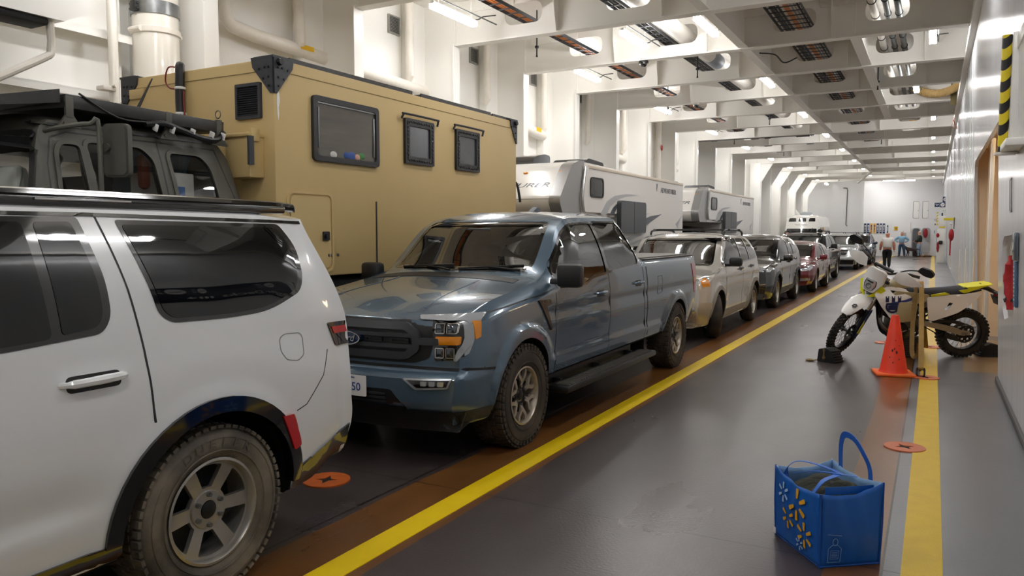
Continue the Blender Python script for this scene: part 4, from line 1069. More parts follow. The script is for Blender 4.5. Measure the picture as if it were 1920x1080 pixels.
    mb = MB(); B.patch(mb, ws, 'front', -.005 if cabin else .004, .004, .1); mb.build('windscreen', CLEARG if cabin else PRIV, t, 60)
    mb = MB()
    for w in wins: B.ring(mb, w, -.022, 'x', .002, .01, both=True)
    B.ring(mb, ws, .03, 'front', .002, .01)
    mb.build('window_trim', GLOSSB, t)
    if seams:
        mb = MB()
        for l in ([(FW + R + .13, .3), (FW + R + .16, bel(cowl) - .05), (cowl + .36, bel(cowl + .4))], [(yb, bel(yb)), (yb + .01, .32)], [((bed - .1) if bed else RW - R - .12, .34), ((bed - .12) if bed else RW - R + .02, .75), ((bed - .02) if bed else RW - .02, bel(RW) - .1)]): B.line(mb, l, 'x', .008)
        mb.build('panel_gap', BLACKP, t)
        for y in (yb - .18, (bed - .3) if bed else RW - .28): handle_part(B, t, y, bel(y) - .12, paint if not rack else BLACKP, .2)
    for nm, poly, m, ax in lamps:
        for sg in ((1, -1) if ax == 'front' else (1,)):
            mb = MB(); P = [(sg * u, v) for u, v in poly][::sg] if ax == 'front' else poly
            B.patch(mb, rpoly(P, .012), ax, .006, .02, .05, crown=.008); mb.build(nm, m, t)
            if ax != 'front': mb = MB(); B.patch(mb, rpoly(P, .012), '-x', .006, .02, .05, crown=.008); mb.build(nm, m, t)
    for nm, poly, m, off in grilles:
        mb = MB(); B.patch(mb, poly, 'front', off, .02, .06); mb.build(nm, m, t)
    if clad:
        def arc(y, r0, r1, n=22): return [(y + r1 * math.cos(PI * k / n), R + r1 * math.sin(PI * k / n)) for k in range(n + 1)] + [(y + r0 * math.cos(PI - PI * k / n), R + r0 * math.sin(PI - PI * k / n)) for k in range(n + 1)]
        for y in (FW, RW): mb = MB(); B.patch(mb, arc(y, R + .052, R + .12), 'x', .01, .04, .06); B.patch(mb, arc(y, R + .052, R + .12), '-x', .01, .04, .06); mb.build('arch_trim', clad, t)
        mb = MB(); B.patch(mb, rrect(FW + R + .1, .26, RW - R - .1, .42, .02), 'x', .012, .03, .08, both=True); mb.build('sill_trim', clad, t)
        mb = MB(); B.patch(mb, rrect(-hw + .12, .24, hw - .12, .36, .02), 'front', .01, .03, .08); mb.build('valance', clad, t)
    if bumper: 
        mb = MB(); B.patch(mb, rpoly([(-hw + .16, .26), (hw - .16, .26), (hw - .14, .63), (.6, .66), (-.6, .66), (-hw + .14, .63)], .03), 'front', .010, .03, .06); B.patch(mb, rpoly([(.10, .27), (FW - R - .09, .28), (FW - R - .04, .60), (.10, .63)], .03), 'x', .010, .03, .06); B.patch(mb, rpoly([(.10, .27), (FW - R - .09, .28), (FW - R - .04, .60), (.10, .63)], .03), '-x', .010, .03, .06); mb.build('bumper', bumper, t)
    if rack:
        for sg in (1, -1): mb = MB(); x = sg * (wt - .04); mb.tube([(x, wst + .25, H - .04), (x, wst + .42, H + .04), (x, rend - .2, H + .035), (x, rend, H - .05)], .02, 8, sub=3); mb.build('roof_rail', BLACKP, t)
        for y in (wst + .55, rend - .4): mb = MB(); mb.box((0, y, H + .05), (2 * wt + .02, .06, .03), .01); mb.build('crossbar', BLACKP, t)
    if tail: mb = MB(); B.patch(mb, rpoly(tail, .015), 'x', .008, .02, .05); B.patch(mb, rpoly(tail, .015), '-x', .008, .02, .05); mb.build('tail_lamp', REDLENS, t)
    mm = mirror or paint
    for sg in (1, -1): mirror_part(B, t, (sg * (hw + .10), cowl + .52, belt0 + .09), [mm], (.22, .14, .16), .05, sg)
    for y in (FW, RW):
        for sg in (1, -1): wheel('wheel', t, (sg * (hw - .115), y, R), R, .225, rim, spokes, style, tyre, ALLOY, sg, nut=5, steer=steer if y == FW else 0)
    if cabin:
        seats(t, (cowl + 1.0, cowl + 1.85), (-.36, .36), .5)
        mb = MB(); mb.box((0, cowl + .38, zh1 - .16), (2 * hw - .5, .4, .2), .06); mb.build('dashboard', mat('dash_dark', '#1d1e20', .6), t)
    if extras: extras(B, t)
    return t

ESC_L = [('headlamp', [(.62, .98), (.60, .86), (.72, .80), (.84, .83), (.86, .98)], LENS, 'front'), ('turn_lamp', [(.30, .99), (.52, .985), (.50, .86), (.32, .85)], AMBER, 'x'), ('fog_lamp', circ(.66, .50, .10, 16), LENS, 'front')]
def esc_extra(B, t):
    mb = MB(); B.ring(mb, circ(.66, .50, .10, 20), .03, 'front', .02, .03); B.ring(mb, circ(-.66, .50, .10, 20), .03, 'front', .026, .03); mb.build('fog_bezel', CHROME, t)
    mb = MB()
    for k in range(2): z = .84 + k * .06; B.patch(mb, rrect(-.5, z - .012, .5, z + .012, .006), 'front', .02, .03, .08)
    B.patch(mb, circ(0, .87, .09, 20, .04), 'front', .03, .03); mb.build('grille_bar', CHROME, t)
    mb = MB(); B.patch(mb, [(1.75, 1.60), (2.45, 1.635), (2.45, 1.60), (1.85, 1.56)], 'x', .03, .03, .06); mb.build('rain_visor', DARKLENS, t)
    plate_part(t, frame((0, B.hit('front', 0, .5, .03)[1] - .01, .5), (1, 0, 0), (0, 0, 1)), '', '')
car('small boxy silver SUV with roof rack and turned front wheel behind the blue-grey pickup', (-3.93, 11.5, 0), SILVER, 4.6, .925, 1.70, .95, 3.75, .365, .225, 1.12, 2.0, 3.75, .98, 1.10, 1.12, 1.16, ESC_L,
    [('grille', rrect(-.55, .79, .55, .95, .04), BLACKP, .005), ('lower_grille', rrect(-.45, .34, .45, .46, .03), BLACKP, .02)], mat('pale_grey_cladding', '#8d8a83', .55), True, 'plain', 5, .42, [(4.36, 1.12), (4.56, 1.1), (4.56, .80), (4.42, .82)], BLACKP, 'suv', 'car', BEIGE, extras=esc_extra)
def cx_extra(B, t):
    mb = MB(); B.ring(mb, rpoly([(-.60, .90), (-.44, .62), (.44, .62), (.60, .90)], .04), .022, 'front', .02, .03); mb.build('grille_surround', CHROME, t)
    plate_part(t, frame((0, B.hit('front', 0, .5, .03)[1] - .01, .5), (1, 0, 0), (0, 0, 1)), '', '')
car('dark charcoal crossover with slim headlamps, behind the boxy silver SUV', (-3.97, 17.15, 0), CHARC, 4.7, .92, 1.655, .95, 3.78, .36, .245, 1.1, 2.15, 3.6, .92, 1.07, 1.03, 1.14, [('headlamp', [(.52, .92), (.54, .85), (.84, .83), (.88, .93)], LENS, 'front'), ('headlamp', [(.34, .94), (.60, .95), (.52, .88), (.34, .86)], LENS, 'x')],
    [('grille', rpoly([(-.60, .90), (-.44, .62), (.44, .62), (.60, .90)], .04), BLACKP, .006), ('lower_grille', rrect(-.6, .28, .6, .40, .03), BLACKP, .02)], CLAD, False, 'twin', 5, 0, [(4.35, 1.04), (4.62, 1.03), (4.62, .93), (4.42, .92)], CHARC, 'suv', extras=cx_extra)
car('dark red hatchback with bright headlamps between the charcoal crossover and the dark pickup', (-3.80, 22.6, 0), RED, 4.42, .90, 1.45, .90, 3.62, .33, .235, .95, 2.05, 3.3, .78, .93, .90, 1.0, [('headlamp', [(.50, .76), (.60, .62), (.80, .64), (.84, .80)], LENS, 'front'), ('headlamp', [(.28, .82), (.62, .88), (.44, .72), (.28, .66)], LENS, 'x'), ('fog_lamp', [(.55, .42), (.55, .34), (.80, .36), (.80, .43)], LENS, 'front')],
    [('grille', rpoly([(-.5, .52), (-.42, .28), (.42, .28), (.5, .52)], .03), BLACKP, .006), ('upper_grille', rrect(-.42, .66, .42, .70, .015), CHROME, .008)], None, False, 'twin', 5, 0, [(4.1, .95), (4.35, .94), (4.35, .80), (4.2, .80)], RED, 'hatchback')
def pk_extra(B, t):
    mb = MB(); mb.tube([(.2, 2.2, 1.72), (.25, 2.35, 1.86)], .012, 6); mb.box((.5, 2.5, 1.76), (.16, .3, .13), .05); mb.build('roof_gear', BLACKP, t)
car('dark grey pickup with roof bars behind the dark red hatchback', (-4.10, 27.25, 0), DKGREY, 5.4, .96, 1.70, .95, 4.12, .38, .235, 1.2, 2.15, 3.55, 1.05, 1.15, 1.14, 1.2, [('headlamp', [(.55, 1.02), (.55, .86), (.86, .86), (.90, 1.02)], LENS, 'front')],
    [('grille', rrect(-.52, .82, .52, 1.02, .03), BLACKP, .006), ('lower_grille', rrect(-.6, .34, .6, .48, .03), BLACKP, .02)], CLAD, True, 'plain', 5, 0, None, BLACKP, 'pickup_truck', 'pickup truck', bed=3.95, extras=pk_extra)
def eq_extra(B, t):
    mb = MB(); B.ring(mb, rpoly([(-.58, .92), (-.45, .66), (.45, .66), (.58, .92)], .03), .018, 'front', .02, .03); B.patch(mb, rrect(-.55, .80, .55, .825, .005), 'front', .02, .03, .08); mb.build('grille_surround', CHROME, t)
    p = plate_part(t, frame((-.0, B.hit('front', 0, .5, .03)[1] - .01, .50), (1, 0, 0), (0, 0, 1)), '', '', '#1d3f8f'); p.data.materials.clear(); p.data.materials.append(mat('yellow_plate', '#c9c95a', .5))
car('bright silver SUV facing the camera with black lower bumper, beyond the dark pickup', (-3.92, 37.95, 0), SILVER2, 4.75, .93, 1.66, .95, 3.8, .37, .24, 1.1, 2.1, 3.7, .97, 1.08, 1.05, 1.14, [('headlamp', [(.50, .93), (.52, .85), (.84, .84), (.88, .97)], LENS, 'front'), ('headlamp', [(.34, .97), (.62, .98), (.55, .90), (.34, .87)], LENS, 'x')],
    [('grille', rpoly([(-.58, .92), (-.45, .66), (.45, .66), (.58, .92)], .03), BLACKP, .006), ('lower_grille', rrect(-.80, .26, .80, .46, .04), BLACKP, .012)], BLACKP, True, 'plain', 5, 0, None, SILVER2, 'suv', extras=eq_extra)
car('dark navy SUV farthest along the line of parked cars', (-3.78, 44.4, 0), NAVY, 4.6, .92, 1.66, .92, 3.65, .36, .235, 1.1, 2.1, 3.6, .97, 1.08, 1.05, 1.12, [('headlamp', [(.52, .95), (.54, .85), (.84, .84), (.88, .97)], LENS, 'front')],
    [('grille', rrect(-.5, .66, .5, .9, .04), BLACKP, .006)], None, True, 'plain', 5, 0, None, NAVY, 'suv')
# ---------------------------------------------------------------- olive truck with tan living box
OLIVE = mat('olive_drab_paint', '#4c4b43', .55, var=.35, scale=3, col2='#3f3e38', bump=.08, bscale=30)
TAN = mat('tan_box_paint', '#c6ad78', .55, var=.3, scale=1.5, col2='#b89d68', bump=.06, bscale=6)
DSTEEL = mat('dark_grey_steel', '#2e3036', .5, var=.3, scale=8, col2='#24262b')
def expedition_truck():
    X0, Y0_ = -5.40, 5.27   # near front corner of the living box
    t = thing('expedition_truck', 'olive army-style truck with a tall boxy tan living box behind its cab', 'truck', (-6.5, 5.27, 0))
    W, Lb, zb, zt = 2.2, 4.72, 1.26, 3.31
    mb = MB(); mb.box((0, Lb / 2, (zb + zt) / 2), (W, Lb, zt - zb), .015); box = mb.build('living_box', TAN, t)
    sx = W / 2
    def side_win(y0, z0, y1, z1, fr, name, tone, rr=.03, bow=False):
        m_ = MB(); m_.prism(rrect(y0, z0, y1, z1, rr), XP(sx), 0, .035, [rrect(y0 + fr, z0 + fr, y1 - fr, z1 - fr, rr * .7)]); f = m_.build(name, mat('window_frame_black', '#202022', .45), t)
        m_ = MB(); m_.prism(rrect(y0 + fr * .6, z0 + fr * .6, y1 - fr * .6, z1 - fr * .6, rr), XP(sx), .004, .016); m_.build('pane', tone, f)
        return f
    PANE = mat('living_window_pane', '#5b564c', .05, coat=1, var=.5, scale=4, col2='#3a372f', stretch=(1, .3, 2.5))
    PANE2 = mat('grey_window_pane', '#4b4e51', .06, coat=1, var=.4, scale=5, col2='#36383b')
    f = side_win(.48, 2.41, 1.50, 3.05, .055, 'window', PANE, .05)
    m_ = MB(); m_.box((sx + .022, .99, 2.985), (.012, .9, .014)); m_.box((sx + .022, 1.42, 2.72), (.014, .03, .42), .006); m_.box((sx + .022, .56, 2.74), (.012, .018, .40), .005); m_.build('stay_bar', STEEL, f)
    for k, (y, z, r_, c_) in enumerate(((.98, 2.50, .05, '#2f4f8d'), (1.06, 2.50, .06, '#33508f'), (1.15, 2.495, .045, '#c99b86'), (1.22, 2.51, .05, '#3d7a3f'), (.78, 2.49, .05, '#c9c9c4'))):
        m_ = MB(); m_.ell((sx + .012, y, z), (.012, r_ * 1.1, r_ * .75)); m_.build('toy_behind_pane', mat('toy_%d' % k, c_, .7), f)
    for y0, y1 in ((1.98, 2.56), (3.06, 3.63)):
        f = side_win(y0, 2.50, y1, 3.02, .085, 'window', PANE2, .015)
        m_ = MB(); n_ = 26
        for z, q in ((2.54, 0), (2.98, 1)): m_.tube([(sx + .037, y0 + .04 + (y1 - y0 - .08) * k / n_, z + .012 * math.sin(k * 2.4)) for k in range(n_ + 1)], .006, 5)
        for y in (y0 + .042, y1 - .042): m_.tube([(sx + .037, y + .012 * math.sin(k * 2.4), 2.54 + .44 * k / n_) for k in range(n_ + 1)], .006, 5)
        m_.build('tread_plate_rim', mat('window_frame_black', '#202022'), f)
        m_ = MB(); m_.tube([(sx + .03, y0 - .07, 3.00), (sx + .05, y0 - .06, 3.045), (sx + .05, y0 - .02, 3.06), (sx + .05, y1 + .02, 3.06), (sx + .05, y1 + .06, 3.045), (sx + .03, y1 + .07, 2.99)], .013, 6, sub=3); m_.build('rain_gutter', DSTEEL, t)
    # locker door
    m_ = MB(); m_.prism(rrect(.13, 1.30, .77, 2.10, .09), XP(sx), 0, .012, [rrect(.155, 1.325, .745, 2.075, .075)]); m_.prism(rrect(.175, 1.345, .725, 2.055, .065), XP(sx), 0, .012); d = m_.build('locker_door', TAN, t)
    m_ = MB(); m_.prism(rrect(.60, 1.62, .69, 1.71, .012), XP(sx), .012, .03); m_.cyl((sx + .03, .645, 1.665), (sx + .045, .645, 1.665), .025); m_.build('latch', BLACKP, d)
    m_ = MB(); m_.box((sx + .014, .155, 1.93), (.012, .02, .09)); m_.box((sx + .014, .155, 1.5), (.012, .02, .09)); m_.build('hinge', STEEL, d)
    for q, y in enumerate((.69, .73, .83)): m_ = MB(); m_.box((sx + .008, y, 1.47), (.016, .022, .028), .003); m_.build('door_catch', GALV, t)
    m_ = MB(); m_.box((sx + .003, 1.47, 1.65), (.012, .016, .78)); m_.build('drain_strip', DSTEEL, t)
    m_ = MB(); m_.box((sx + .002, Lb / 2, 3.20), (.006, Lb - .1, .006)); m_.box((0, -.002, 3.2), (W - .1, .006, .006)); m_.build('seam', mat('tan_seam', '#8f7a4c', .7), t)
    m_ = MB(); m_.prism(rpoly([(.04, 3.02), (.065, 3.0), (.07, 2.92), (.055, 2.86), (.06, 2.80), (.05, 2.74), (.04, 2.80), (.035, 2.9)], .005), XP(sx), 0, .003); m_.build('sealant_smear', WHITESIGN, t)
    # corner fittings
    for y, s2, full in ((0, -1, 1), (Lb, 1, .8)):
        for sgn in (1, -1):
            m_ = MB(); x = sgn * sx
            w_ = .25 * full
            P = [(0, 3.33), (w_, 3.33), (w_ * .93, 3.24), (.03, 2.99), (0, 2.99)]
            m_.prism([(q * (-s2) + y, z) for q, z in P], lambda u, v, d, x=x, sgn=sgn: (x + sgn * d, u, v), -.002, .014)
            m_.prism([(x - sgn * q * 1.1, z) for q, z in P], lambda u, v, d, y=y, s2=s2: (u, y + s2 * d, v), -.002, .014)
            m_.box((x - sgn * .11, y - s2 * .11, 3.325), (.25, .25, .02))
            c_ = m_.build('corner_fitting', DSTEEL, t)
            for (q, z) in ((.05, 3.23), (.10, 3.23), (.17, 3.22), (.05, 3.14), (.12, 3.13), (.05, 3.06)):
                m_ = MB(); yy = y - s2 * q; m_.cyl((x + sgn * .012, yy, z), (x + sgn * .024, yy, z), .011, n=8); m_.cyl((x - sgn * q, y + s2 * .012, z), (x - sgn * q, y + s2 * .024, z), .011, n=8); m_.build('bolt', BLACKP, c_)
            m_ = MB(); m_.cyl((x + sgn * .01, y - s2 * .06, 3.28), (x + sgn * .05, y - s2 * .06, 3.28), .035, .03, 12); m_.build('eye', BLACKP, c_)
    # roof panels
    for y0, y1, z in ((.25, 2.22, 3.335), (2.40, 4.05, 3.335), (4.1, 4.55, 3.325)):
        m_ = MB(); m_.box((.55, (y0 + y1) / 2, z), (1.0, y1 - y0, .035), .006); m_.box((1.05, (y0 + y1) / 2, z), (.02, y1 - y0, .05)); m_.build('solar_panel', mat('roof_panel_black', '#191a1c', .4, var=.5, scale=12, col2='#3b3730'), t)
    # front of the box: louvre, locker, cable run
    m_ = MB(); m_.prism(rrect(.62, 2.77, .95, 3.10, .01), YP(-.03), 0, .03, [rrect(.65, 2.80, .92, 3.07, .005)]); lv = m_.build('vent', DSTEEL, t)
    for k in range(13): m_ = MB(); m_.box((.785, -.012, 2.815 + k * .02), (.27, .03, .006), 0, (.6, 0, 0)); m_.build('louvre', DSTEEL, lv)
    m_ = MB(); m_.box((.785, -.002, 2.935), (.3, .006, .3)); m_.build('backing', BLACKP, lv)
    m_ = MB(); m_.box((.80, -.09, 2.40), (.32, .18, .38), .012); m_.box((.80, -.10, 2.60), (.34, .21, .035), .01); m_.box((.97, -.12, 2.6), (.03, .1, .12), .008); m_.build('locker', TAN, t)
    m_ = MB(); m_.tube([(-.14, -.03, 3.36), (-.12, -.05, 3.3), (-.13, -.05, 3.0), (-.10, -.06, 2.7), (-.10, -.06, 2.3)], .045, 8, sub=4); w = m_.build('cable_run', BLACKP, t)
    m_ = MB(); m_.tube([(-.13, -.06, 3.33), (-.25, -.08, 3.34), (-.30, -.08, 3.22), (-.24, -.08, 3.14), (-.13, -.07, 3.12)], .008, 6, sub=5); m_.tube([(-.06, -.06, 3.1), (-.05, -.06, 2.4)], .008, 6); m_.build('red_wire', mat('red_wire', '#7b2320', .5), w)
    for z in (3.13, 2.88, 2.82): m_ = MB(); m_.lathe([(.05, -.012), (.054, 0), (.05, .012)], Matrix.Translation((-.12, -.05, z)), 12); m_.build('cable_tie', WHITESIGN, w)
    m_ = MB(); m_.box((-.85, -.01, 3.14), (.22, .02, .1), .004); m_.build('plate', TAN, t)
    # rear hook bar
    m_ = MB(); m_.tube([(.9, Lb, 2.42), (1.0, Lb + .06, 2.45), (1.06, Lb + .10, 2.40), (1.10, Lb + .12, 2.15)], .02, 8, sub=4); m_.box((.9, Lb + .03, 2.2), (.25, .06, .5), .01); m_.build('rear_bracket', BLACKP, t)
    # --- cab: local y from -3.15 (nose) to -.12
    N0 = -4.2
    def cw(z): return .98 - .30 * max(0, z - 1.5) ** 1.15 * .62
    yw = [(-3.25, 1.45), (-2.92, 2.50)]
    def sect(y):
        zt_ = 2.62 if y > -2.65 else 2.62 - (-2.65 - y) * .45
        return zt_
    B = Body(dict(L=2.9, step=.07, ns=20, ng=16, nt=12, tuck=.03, shin=.02, sharp=35, crown=3.2,
        hw=[(0, .93), (.2, .98), (2.8, .98), (2.9, .97)], zb=[(0, .75), (2.9, .75)],
        zs=[(0, 1.35), (.6, 1.30), (.9, 1.48), (2.9, 1.5)], ze=[(0, 1.35), (.80, 1.42), (.88, 1.62), (1.03, 2.44), (1.14, 2.53), (2.6, 2.53), (2.74, 2.40), (2.9, 1.7)],
        wt=[(0, .85), (.8, .88), (.88, .90), (1.03, .79), (1.12, .74), (2.7, .74), (2.9, .88)],
        zt=[(0, 1.38), (.78, 1.46), (.86, 1.66), (1.01, 2.52), (1.14, 2.61), (2.55, 2.62), (2.74, 2.45), (2.9, 1.72)]))
    off = Matrix.Translation((0, -3.12, 0))
    def put(o): o.location = (0, -3.02, 0); return o
    wA = rpoly([(1.12, 1.66), (1.16, 2.30), (1.20, 2.36), (1.33, 2.36), (1.36, 1.66)], [.03, .06, .04, .04, .03])
    wB = rpoly([(1.44, 1.66), (1.39, 2.39), (1.85, 2.39), (1.95, 2.30), (2.00, 1.66)], [.04, .05, .05, .06, .04])
    wC = rpoly([(2.16, 1.66), (2.11, 2.37), (2.42, 2.37), (2.51, 2.28), (2.60, 1.66)], [.04, .05, .05, .06, .04])
    wsP = rpoly([(-.86, 1.70), (.86, 1.70), (.765, 2.40), (-.765, 2.40)], .07)
    body = put(B.build('cab', OLIVE, t, [('side', wA), ('side', wB), ('side', wC), ('front', (wsP, .3, 1.5))], (.92, 2.8)))
    for w_ in (wA, wB, wC):
        for ax in ('x', '-x'): m_ = MB(); B.patch(m_, w_, ax, -.006, .004, .08); put(m_.build('cab_window', glass('plain_cab_glass', (.8, .82, .82, 1), .06), t, 60))
        m_ = MB(); B.ring(m_, w_, -.035, 'x', .012, .02); put(m_.build('window_frame', OLIVE, t))
    m_ = MB(); B.patch(m_, wsP, 'front', -.006, .004, .08); put(m_.build('windscreen', glass('plain_cab_glass'), t, 60))
    m_ = MB(); B.ring(m_, wsP, -.05, 'front', .012, .02); put(m_.build('windscreen_seal', BLACKP, t))
    m_ = MB()
    for l in ([(1.02, 1.0), (1.06, 2.2), (1.12, 2.40), (1.25, 2.45), (2.02, 2.45), (2.04, 1.9), (2.07, 1.0)], [(2.06, 2.45), (2.60, 2.44), (2.74, 2.0), (2.78, 1.0)]): B.line(m_, l, 'x', .012, both=True)
    B.line(m_, [(1.0, 2.50), (2.7, 2.50)], 'x', .02, .006, both=True)
    put(m_.build('panel_gap', BLACKP, t))
    # things seen through the cab glass
    BLUE_C = mat('blue_tarp', '#4d7c95', .6, bump=.6, bscale=30)
    m_ = MB(); m_.prism([(-.7, .1), (.40, .05), (.60, .62), (-.65, .6)], lambda u, v, d: (u, .1 * math.sin(u * 9) + d, v), 0, .03, res=.08); o = m_.build('blue_sheet', BLUE_C, t); o.location = (0, -.45, 1.84)
    m_ = MB(); m_.box((.48, -.74, 2.02), (.44, .30, .40), .01, (0, 0, .1)); m_.box((.703, -.73, 2.06), (.006, .10, .08), 0, (0, 0, .1), mi=1); m_.build('carton', [mat('white_carton', '#d9d6cf', .7), mat('carton_blue', '#4a78b8', .6)], t)
    m_ = MB(); m_.box((.66, -1.86, 2.0), (.04, .20, .36), .01); m_.build('paper_stack', mat('white_carton', '#d9d6cf'), t)
    m_ = MB(); m_.box((.52, -.95, 2.22), (.08, .10, .30), .04); m_.build('red_strap', mat('orange_red_cloth', '#8a3b20', .8), t)
    for x in (-.4, .4): m_ = MB(); m_.box((x, -1.75, 1.45), (.5, .5, .16), .05); m_.box((x, -1.48, 1.8), (.48, .14, .7), .06); m_.build('seat', SEATC, t)
    m_ = MB(); m_.box((.45, -2.05, 1.98), (.5, .12, .42), .06); m_.build('dash_cover', mat('pale_reflector', '#9fa39c', .5), t)
    # mirrors on tube arms
    for sg in (1, -1):
        m_ = MB(); m_.tube([(sg * .86, -1.98, 2.43), (sg * 1.0, -1.95, 2.45), (sg * 1.14, -1.82, 2.48), (sg * 1.17, -1.77, 2.44), (sg * 1.17, -1.77, 1.5)], .018, 8, sub=4); m_.tube([(sg * 1.17, -1.77, 1.52), (sg * .98, -1.9, 1.45)], .018, 8); a = m_.build('mirror_arm', OLIVE, t)
        m_ = MB(); m_.prism(rrect(-.10, -.195, .10, .195, .045), lambda u, v, d: (u, d, v), -.025, .025); m_.prism(rrect(-.088, -.18, .088, .18, .04), lambda u, v, d: (u, d, v), -.035, .0); m_.cyl((-.06, -.02, .02), (-.06, -.06, .02), .03)
        o = m_.build('mirror', mat('olive_plastic', '#43423b', .5), t); o.location = (sg * 1.22, -1.66, 2.30); o.rotation_euler = (0, 0, sg * .35)
    # roof rack with dark panels on sloping brackets
    m_ = MB()
    for (x, y0, y1, z) in ((.33, -1.8, -.35, 2.675), (-.48, -1.8, -.5, 2.72)): m_.box((x, (y0 + y1) / 2, z), (1.0 if x > 0 else .6, y1 - y0, .10 if x > 0 else .05), .005, (-.02, .03, 0))
    m_.prism([(-2.55, 2.58), (-1.82, 2.76), (-1.82, 2.66), (-2.55, 2.53)], lambda u, v, d: (d, u, v), -.8, .8); rk = m_.build('roof_panel', mat('roof_panel_black', '#191a1c'), t)
    for y in (-1.77, -.92, -.40):
        for sg in (1, -1): m_ = MB(); m_.box((sg * .82, y, 2.63), (.03, .06, .16), .006); m_.prism([(y - .09, 2.48), (y + .09, 2.48), (y + .03, 2.57), (y - .03, 2.57)], XP(sg * .82), -.012, .012); m_.cyl((sg * .82, y - .04, 2.51), (sg * .845, y - .04, 2.51), .015); m_.build('rack_bracket', OLIVE, t)
    m_ = MB(); m_.tube([(.84, -1.15, 2.58), (.87, -1.0, 2.60), (.87, -.85, 2.57), (.87, -.62, 2.52), (.86, -.45, 2.53), (.83, -.36, 2.60)], .026, 8, sub=5); m_.tube([(.84, -1.7, 2.74), (.85, -1.4, 2.60), (.85, -1.1, 2.60)], .008, 6, sub=5); w = m_.build('roof_cable', BLACKP, t)
    for y in (-1.08, -.92, -.72, -.52, -.40): m_ = MB(); m_.box((.87, y, 2.56), (.06, .012, .06), .005, (0, .4, 0)); m_.build('cable_tie', WHITESIGN, w)
    m_ = MB(); m_.tube([(.15, -.75, 2.74), (.15, -.73, 2.80), (.20, -.60, 3.10)], [.03, .016, .006], 8); m_.build('aerial', BLACKP, t)
    for x, y in ((-.35, -.75), (.7, -.3)): m_ = MB(); m_.lathe([(.035 + .006 * math.cos(a), .006 * math.sin(a)) for a in (0, 1.57, 3.14, 4.71)], Matrix.Translation((x, y, 2.78)) @ Matrix.Rotation(PI / 2, 4, 'X'), 16, closed=True); m_.build('lifting_ring', OLIVE, t)
    m_ = MB(); m_.cyl((1.00, -.20, 2.32), (1.0, -.20, 2.58), .03, n=10); m_.build('marker_pole', DSTEEL, t)
    # running gear
    m_ = MB(); m_.box((0, .8, .92), (.9, 7.6, .28), .02); m_.box((0, 2.3, 1.16), (2.0, 4.4, .14), .02); m_.build('chassis', DARKG, t)
    for y in (-2.1, 2.6):
        for sg in (1, -1): wheel('wheel', t, (sg * .86, y, .46), .46, .30, .25, 5, 'plain', RUBBER, OLIVE, sg, nut=8)
    return t
expedition_truck()

